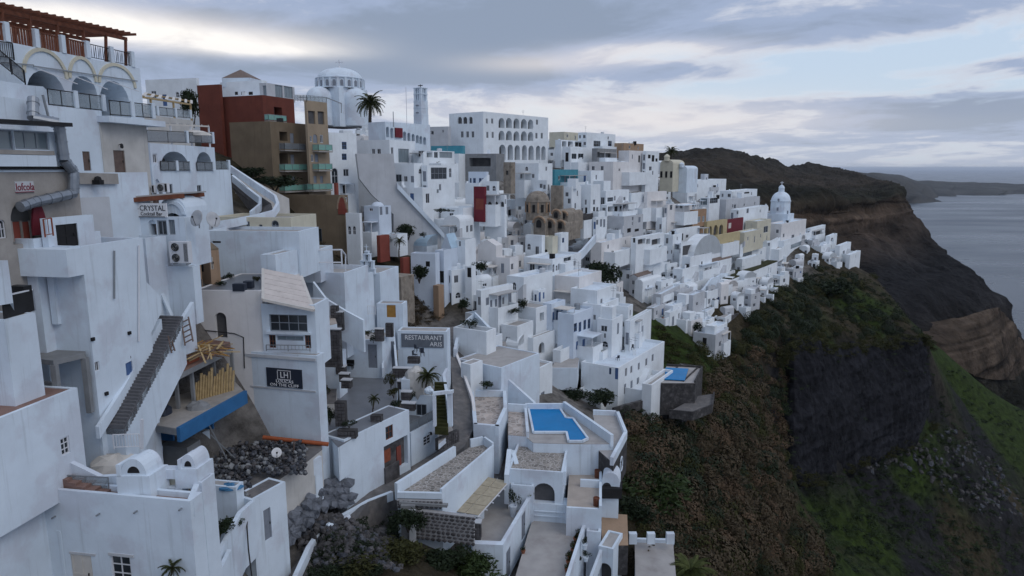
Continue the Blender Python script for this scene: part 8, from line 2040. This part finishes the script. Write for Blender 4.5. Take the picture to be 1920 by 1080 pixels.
# roof and terrace clutter that belongs to each house
for h in LONG:
 E = h['E']
 if E.y < 88 or h['th'].name.startswith(('ruin', 'retaining', 'maroon')): continue
 lb = h['th'].get('label', ''); u, w, t, th = h['u'], h['w'], h['top'], h['th']
 if h['Lu'] > 2 and h['Lw'] > 2:
  for _ in range(rf.choice((0, 1, 1, 2, 3))):
   p = t[1] - u * rf.uniform(.1, .9) * h['Lu'] + w * rf.uniform(.1, .9) * h['Lw'] - UP * .5
   q = rf.random(); mb = MB()
   if rf.random() < .3: mb.bar(p, p + UP * 2.6, .05); mb.bar(p + UP * 2.3 - u * .5, p + UP * 2.3 + u * .5, .04); mb.bar(p + UP * 1.9 - u * .35, p + UP * 1.9 + u * .35, .04); mb.build("aerial", "greymetal", th)
   elif q < .55: s = rf.uniform(.35, .7); mb.cbox(p, s, s * .9, rf.uniform(.8, 1.6), h['th'].location.x); mb.build("chimney", "whitetown", th)
   elif q < .75: mb.box(p - u, u * rf.uniform(1.2, 2.4), w * rf.uniform(1.2, 2.4), UP * rf.uniform(1.4, 2.3)); mb.build("stair_head", "whitetown", th)
   elif q < .88: mb.lathe(p, [(.5, 0), (.5, .9), (.45, 1.05), (.02, 1.1)], 10); mb.build("water_tank", rf.choice(("whitegrey", "greymetal")), th)
   else: mb.box(p, u * .9, w * .5, UP * 1.2); mb.build("solar_tank", "dark", th)
 zb = E.z - h['H'] + 3.2
 for fc, n in ((h['f'], u), (h['s'], -w)):
  if fc.L > 2.4 and not any(k in lb for k in ('red block', 'brown', 'grand hotel', 'penthouse', 'dark red', 'tan apart')) and rf.random() < (.5 if E.y < 200 else .35):
   a = fc.L * rf.uniform(0, .3); b = fc.L * rf.uniform(.6, 1.0); dp = rf.uniform(1.4, 3.0); z0 = h['th'].location.z
   o = fc.O + fc.d * a; o.z = z0
   mb = MB(); mb.box(o + n * .004 - UP * 3, fc.d * (b - a), n * dp, UP * 3.05); mb.build("terrace", "whitetown", th)
   if rf.random() < .4:
    hh = rf.uniform(1.5, 2.8); r_ = min(hh * 1.3, fc.L * .7); q = o + fc.d * (b - a) * rf.uniform(.2, .5) + n * .01; mb = MB(); lo = [q, q + n * .9, q + fc.d * r_ + n * .9, q + fc.d * r_]
    mb.hexa([p - UP * .02 for p in lo], [lo[0] + UP * .05, lo[1] + UP * .05, lo[2] + UP * hh, lo[3] + UP * hh]); mb.build("stair_ramp", rf.choice(("whitetown", "whitegrey")), th)
   ph = rf.uniform(.4, .95); mb = MB(); q = o + UP * .051; mb.box(q + n * (dp - .18), fc.d * (b - a), n * .18, UP * ph); mb.build("parapet", "whitetown", th)
   for s_ in (0, b - a - .18): mb = MB(); mb.box(q + fc.d * s_ + n * .004, fc.d * .18, n * (dp - .19), UP * ph); mb.build("parapet", "whitetown", th)
   if rf.random() < .35:
    mb = MB(); z2 = q + UP * rf.uniform(2.1, 2.5); mb.box(z2 + n * .004, fc.d * (b - a), n * dp * .95, UP * .12); mb.build("canopy", rf.choice(("white", "canvas", "canvasgrey")), th)
    for s_ in (.05, b - a - .15): mb = MB(); mb.box(q + fc.d * s_ + n * (dp * .9), fc.d * .1, n * .1, UP * (z2.z - q.z)); mb.build("post", "framewhite", th)
   elif rf.random() < .6:
    f_m, s_m = shrub_mesh(rf.choice(("leafdark", "leafgreen", "leafolive")), rf.randrange(3), 60, .16)
    p = q + fc.d * rf.uniform(.4, max(.5, b - a - .4)) + n * dp * rf.uniform(.4, .7); mb = MB(); mb.lathe(p, [(.01, 0), (.22, 0), (.28, .4), (.2, .4), (.01, .38)], 8); mb.build("pot", rf.choice(("terracotta", "white", "dark")), th)
    inst(f_m, "pot_plant", th, Matrix.Translation(p + UP * .35) @ Matrix.Diagonal((.5, .5, .6, 1)))
# ================================================================== trees, shrubs and scrub
palm("tall date palm on the skyline in front of the cathedral", at(694, 238, 160), 5.2, 4.0, n=46, trunk_r=.36)
palm("distant palm on the crest beside the church cupolas", at(1257, 306, 235), 4.0, 3.0, n=30, trunk_r=.35)
palm("pale green fan palm at the bottom edge beside the square terrace", at(1292, 1092, 58), .9, 2.5, kind='palmpale', n=48, trunk_r=.3)
palm("small palm behind the turquoise house terrace", at(748, 478, 104), 2.0, 1.2, n=18, trunk_r=.1)
for i, (x, y, Y, r, h, k, n, lab) in enumerate((
 (1122, 528, 135, 3.2, 4.6, 'leafdark', 1500, "big dark tree in the alley beside the three arched windows"), (1288, 632, 147, 2.6, 2.6, 'leafdark', 1200, "dark round tree above the black edged block"),
 (765, 440, 112, 2.0, 2.0, 'leafdark', 900, "rounded dark bush under the plain grey wall"), (738, 455, 108, 1.9, 1.4, 'leafdark', 800, "dark shrub left of the rounded bush by the orange wall"), (795, 442, 112, .8, .8, 'leafdark', 300, "small dark bush right of the rounded bush"),
 (786, 520, 99, 1.5, 2.0, 'leafdark', 800, "dark court tree before the turquoise house"), (902, 503, 108, 1.3, 1.5, 'leafdark', 600, "dark green bush by the arch gate"), (826, 396, 113, 1.6, .6, 'leafdark', 500, "clipped dark hedge on the white terrace block"),
 (515, 350, 100, 3.0, 1.8, 'leafdark', 900, "dark scrub bush under the brown block"), (470, 330, 98, 2.4, 1.5, 'leafdark', 800, "dark scrub bush beside the curved ramp"), (362, 215, 100, 1.6, 4.0, 'leafdark', 900, "dark cypress like bush left of the red block"),
 (880, 610, 87, 1.1, .9, 'leafdark', 500, "dark plant on the rounded terrace with steps"), (1062, 746, 95, 2.6, 1.9, 'leafdark', 1100, "dark hedge bush behind the pool"), (1135, 752, 94, 2.4, 1.8, 'leafdark', 1000, "dark bush between hedge and retaining wall"), (912, 724, 77, .9, .7, 'leafdark', 500, "dark plant bed behind the tile roof terrace"),
 (960, 582, 101, 2.2, .7, 'leafdark', 700, "dark plants along the terrace under the six door house"), (982, 572, 102, 1.0, 1.2, 'leafdark', 500, "taller bush on the terrace under the six door house"), (950, 680, 92, .7, .9, 'leafdark', 300, "dark bush in the winding alley"), (866, 577, 97, 1.2, 1.6, 'leafdark', 500, "dark pot shrub at the alley head"),
 (1210, 980, 74, 4.0, 3.4, 'leafgreen', 1900, "large green bush on the slope right of the pool house"), (1180, 1000, 68, 2.4, 2.0, 'leafdark', 1000, "dark green bush beside the brown earth strip"), (1232, 905, 82, 2.2, 1.7, 'leafbrown', 800, "russet bush on the slope below the dark outer wall"), (1330, 870, 92, 3.0, 2.2, 'leafbrown', 1000, "large russet bush in the middle of the slope"),
 (1345, 960, 86, 3.4, 2.4, 'leafbrown', 1100, "broad russet bush above the dark rock"), (1262, 800, 97, 2.6, 2.0, 'leafdark', 900, "dark green bush below the gravel terrace"), (1385, 800, 110, 3.0, 2.2, 'leafbrown', 900, "brown bush on the upper slope"), (1550, 540, 215, 6.5, 4.5, 'leafdark', 1300, "dark green thicket under the tan retaining wall"),
 (1460, 560, 178, 3.4, 2.2, 'leafdark', 700, "dark bush right of the swooping house"), (1300, 768, 112, 2.4, 1.6, 'leafolive', 700, "olive bush right of the gravel terrace"), (880, 1078, 50.5, 2.2, 1.7, 'leafgreen', 1500, "large leafy bush at the bottom by the rounded patio wall"), (820, 1062, 50, 1.9, 1.5, 'leafdark', 1300, "dark bush below the black rubble wall"),
 (745, 1050, 47.5, 2.0, 1.3, 'leafolive', 1300, "olive bush at the bottom centre beside the rubble wall"), (680, 1072, 45.5, 2.0, 1.2, 'leafolive', 1300, "low olive bush at the bottom below the rocks"), (620, 1078, 44.8, 1.4, .9, 'leafdark', 900, "dark bush at the bottom beside the path kerb"), (765, 985, 51.5, 1.4, 1.4, 'leafdark', 1000, "dark bush left of the grey rendered wall end"), (410, 1000, 38.8, .8, 1.0, 'leafdark', 600, "green plant between bottom left house and sloping wall"), (436, 985, 40.5, .7, .7, 'leafgreen', 500, "leafy plant hanging over the sloping wall"))):
 p = at(x, y, Y); z = gz(p.x, p.y)
 if Y > 60 and x > 1150: p.z = z
 shrub(lab, p - UP * .15 * h, r, h, k, n=n, cat="tree" if "tree" in lab else "bush", name="tree" if "tree" in lab else "bush")
# scrub: leaf clumps too many to count, one mesh per growth
def cast(pts_px):
 """where the sight lines of photo points meet the hillside"""
 ds = np.array([ray(x, y)[:] for x, y in pts_px]); a = ds[:, 0] / ds[:, 1]; s = ds[:, 2] / ds[:, 1]
 Ys = np.exp(np.linspace(math.log(36), math.log(415), 70)); best = np.full(len(a), np.nan); prev = None
 for Y in Ys:
  h = near.z(a * Y, np.full(len(a), Y)) - s * Y
  if prev is not None:
   hit = np.isnan(best) & (prev < 0) & (h >= 0); t = prev / (prev - h + 1e-9); best = np.where(hit, Yp + (Y - Yp) * t, best)
  prev, Yp = h, Y
 return [(a[i] * best[i], best[i], s[i] * best[i]) if not np.isnan(best[i]) else None for i in range(len(a))]
np.random.seed(4)
def clump_template(n, s, seed):
 m = MB(); leaf_ball(m, (0, 0, .35), 1, 1, .75, n, s, random.Random(seed)); return np.array(m.v)
TPL = [clump_template(120, .17, k) for k in range(6)]
def dome_template(n, s, seed):
 """rounded bush: leaves over a lumpy dome"""
 r_ = random.Random(seed); m = MB(); L = [Vector((r_.gauss(0, 1), r_.gauss(0, 1), abs(r_.gauss(0, .8)))).normalized() for _ in range(9)]
 for _ in range(n):
  d = Vector((r_.gauss(0, 1), r_.gauss(0, 1), abs(r_.gauss(0, 1)) - .15)).normalized(); k = .72 + .3 * max(0, max(d.dot(q) for q in L)) ** 6 + r_.uniform(-.07, .05)
  p = d * k; a = Vector((r_.gauss(0, 1), r_.gauss(0, 1), r_.gauss(0, 1))); a = (a - d * a.dot(d) * .7).normalized() * s * r_.uniform(.6, 1.4); b = d.cross(a).normalized() * s * r_.uniform(.4, .9)
  m.face([p - a, p - b, p + a, p + b])
 return np.array(m.v)
FINE = [dome_template(560, .075, k) for k in range(5)]
def scrub(name, label, mname, pts, sizes, flat=(.5, .9)):
 V = []
 for p in pts:
  if p is None: continue
  s = rf.uniform(*sizes) * (1 if p[1] > 70 else .7); an = rf.uniform(0, 6.28); c_, s_ = math.cos(an), math.sin(an); T = FINE[rf.randrange(5)] if sizes[0] >= 1.2 else TPL[rf.randrange(6)]
  V.append(np.stack([(T[:, 0] * c_ - T[:, 1] * s_) * s + p[0], (T[:, 0] * s_ + T[:, 1] * c_) * s + p[1], T[:, 2] * s * rf.uniform(*flat) + p[2]], 1))
 if not V: return
 V = np.concatenate(V); nq = len(V) // 4
 me = bpy.data.meshes.new(name); me.vertices.add(len(V)); me.vertices.foreach_set("co", V.ravel()); me.loops.add(len(V)); me.loops.foreach_set("vertex_index", np.arange(len(V), dtype=np.int32))
 me.polygons.add(nq); me.polygons.foreach_set("loop_start", np.arange(0, len(V), 4, dtype=np.int32)); me.update(calc_edges=True); me.materials.append(MATS[mname])
 o = bpy.data.objects.new(name, me); col.objects.link(o); tag(o, label, kind='stuff')
def sample(poly, n):
 xs = [p[0] for p in poly]; ys = [p[1] for p in poly]; out = []
 while len(out) < n:
  x, y = rf.uniform(min(xs), max(xs)), rf.uniform(min(ys), max(ys))
  if inside(x, y, poly): out.append((x, y))
 return out
SL = [(1170, 790), (1260, 770), (1340, 700), (1400, 660), (1480, 640), (1500, 700), (1470, 800), (1480, 930), (1560, 1080), (1200, 1080), (1200, 900)]
BAND = [(1285, 650), (1330, 650), (1430, 740), (1450, 830), (1380, 800), (1310, 720)]
TOP = [(1440, 560), (1480, 540), (1530, 500), (1640, 520), (1740, 630), (1600, 640), (1480, 640), (1400, 680), (1370, 650)]
scrub("brown_scrub", "brown scrub covering the slope right of the pool", "leafbrown", cast(sample(SL, 620)), (.5, 1.15), (.7, 1.2))
scrub("tall_scrub", "rounded russet brown bushes massed on the slope", "leafbrown", cast(sample(SL, 190)), (1.2, 3.2), (.8, 1.15))
scrub("tall_rust_scrub", "rounded pale rust bushes among the russet ones", "leafrust", cast(sample(SL, 110)), (1.2, 2.6), (.8, 1.15))
scrub("tall_olive_scrub", "rounded olive bushes among the russet ones", "leafolive", cast(sample(SL, 90) + sample(TOP, 60) + sample(BAND, 50)), (1.2, 2.6), (.8, 1.1))
scrub("tall_green_scrub", "rounded dark green bushes among the brown scrub", "leafdark", cast(sample(SL, 80) + sample(TOP, 90)), (1.3, 3.0), (.8, 1.1))
scrub("grass_band", "green grass tufts in a band down the upper slope", "leafgreen", cast(sample(BAND, 420)), (.3, .9), (.4, .8))
scrub("dark_scrub", "dark green scrub scattered over the slope", "leafdark", cast(sample(SL, 380) + sample(TOP, 420)), (.5, 1.7))
scrub("olive_scrub", "olive scrub on the cliff top", "leafolive", cast(sample(TOP, 420) + sample(SL, 200) + sample([(1225, 600), (1290, 660), (1380, 760), (1330, 800), (1250, 700)], 220)), (.4, 1.3))
CT = [at(*p) for p in [(1466, 690, 154), (1490, 650, 158), (1530, 652, 166), (1580, 662, 178), (1625, 657, 187), (1690, 644, 199), (1735, 642, 206), (1752, 654, 211)]]; CB = [at(*p) for p in [(1468, 880, 141), (1485, 905, 143.5), (1530, 905, 153), (1580, 885, 164), (1625, 868, 174), (1690, 850, 187), (1735, 820, 199), (1756, 800, 206)]]
def on_cliff(s):
 t = rf.uniform(0, 6.99); k = int(t); a, b = CT[k].lerp(CT[k + 1], t - k), CB[k].lerp(CB[k + 1], t - k); return tuple(a.lerp(b, s) - Vector((0, rf.uniform(-3, 1.0), 0)))
scrub("cliff_edge_scrub", "olive scrub fringing the top and foot of the rock face", "leafolive", [on_cliff(rf.uniform(-.06, .05)) for _ in range(260)] + [on_cliff(rf.uniform(.93, 1.05)) for _ in range(160)], (.7, 1.9), (.5, .9))
scrub("cliff_face_tufts", "dark tufts clinging to the rock face", "leafgreen", [on_cliff(rf.uniform(.05, .9) ** 1.6) for _ in range(130)], (.4, 1.15), (.5, .9))
scrub("dry_grass", "pale dry grass on the upper slope", "drygrass", cast(sample([(1340, 690), (1420, 700), (1440, 760), (1370, 770)], 120) + sample(SL, 120)), (.4, 1.0), (.3, .6))
LOW = [(1490, 930), (1600, 870), (1750, 810), (1780, 660), (1920, 760), (1920, 1080), (1560, 1080)]
scrub("green_tufts", "green tufts on the lower slopes under the rock face", "leafgreen", cast(sample(LOW, 900)), (.6, 2.0), (.25, .5))
scrub("dark_tufts", "dark bushes on the lower slopes under the rock face", "leafdark", cast(sample(LOW, 420)), (.7, 2.2), (.4, .8))
scrub("gully_scrub", "brown scrub in the gully and under the brown block", "leafbrown", cast(sample([(540, 410), (620, 450), (690, 480), (650, 500), (560, 450)], 120) + sample([(776, 500), (830, 540), (830, 600), (760, 620)], 120)), (.4, 1.0))
scrub("garden_scrub", "mixed dark bushes at the bottom centre", "leafdark", cast(sample([(600, 1010), (740, 960), (780, 1030), (900, 1050), (900, 1085), (560, 1085)], 160)), (.5, 1.1))
bl_ = [p for p in cast(sample([(1780, 800), (1860, 860), (1920, 940), (1900, 1000), (1780, 930), (1700, 880), (1560, 900)], 330)) if p]
heap("boulders", "grey boulders strewn over the lower slope", lambda r: Vector(r.choice(bl_)) + UP * .2, ["lavawall", "lava", "lavawall"], 420, .4, 1.2, 5)
# a few more chairs, parasols and street furniture
def parasol(label, p, r, h=2.3, m="canvas", group=None):
 p = Vector(p); th = thing("parasol", label, "parasol", p, group); mb = MB(); mb.tube([p, p + UP * h], .04, 6); mb.build("pole", "framewhite", th)
 mb = MB(); mb.lathe(p + UP * (h - .45), [(r, 0), (r * .96, .06), (.05, .5)], 8); mb.build("canopy", m, th)
# ------------------------------------------------------------------ the air over the bay
m = bpy.data.materials.new("haze"); m.use_nodes = True; nt = m.node_tree; nt.nodes.clear()
v = nt.nodes.new("ShaderNodeVolumePrincipled"); v.inputs["Color"].default_value = (0.80, 0.88, 1.0, 1); v.inputs["Density"].default_value = 2.6e-5; v.inputs["Anisotropy"].default_value = 0.2
o_ = nt.nodes.new("ShaderNodeOutputMaterial"); nt.links.new(v.outputs[0], o_.inputs["Volume"]); MATS["haze"] = m
mb = MB(); mb.abox(-41000, -2500, SEA - 12, 61000, 91000, 60)
tag(mb.build("haze", "haze"), kind='stuff')
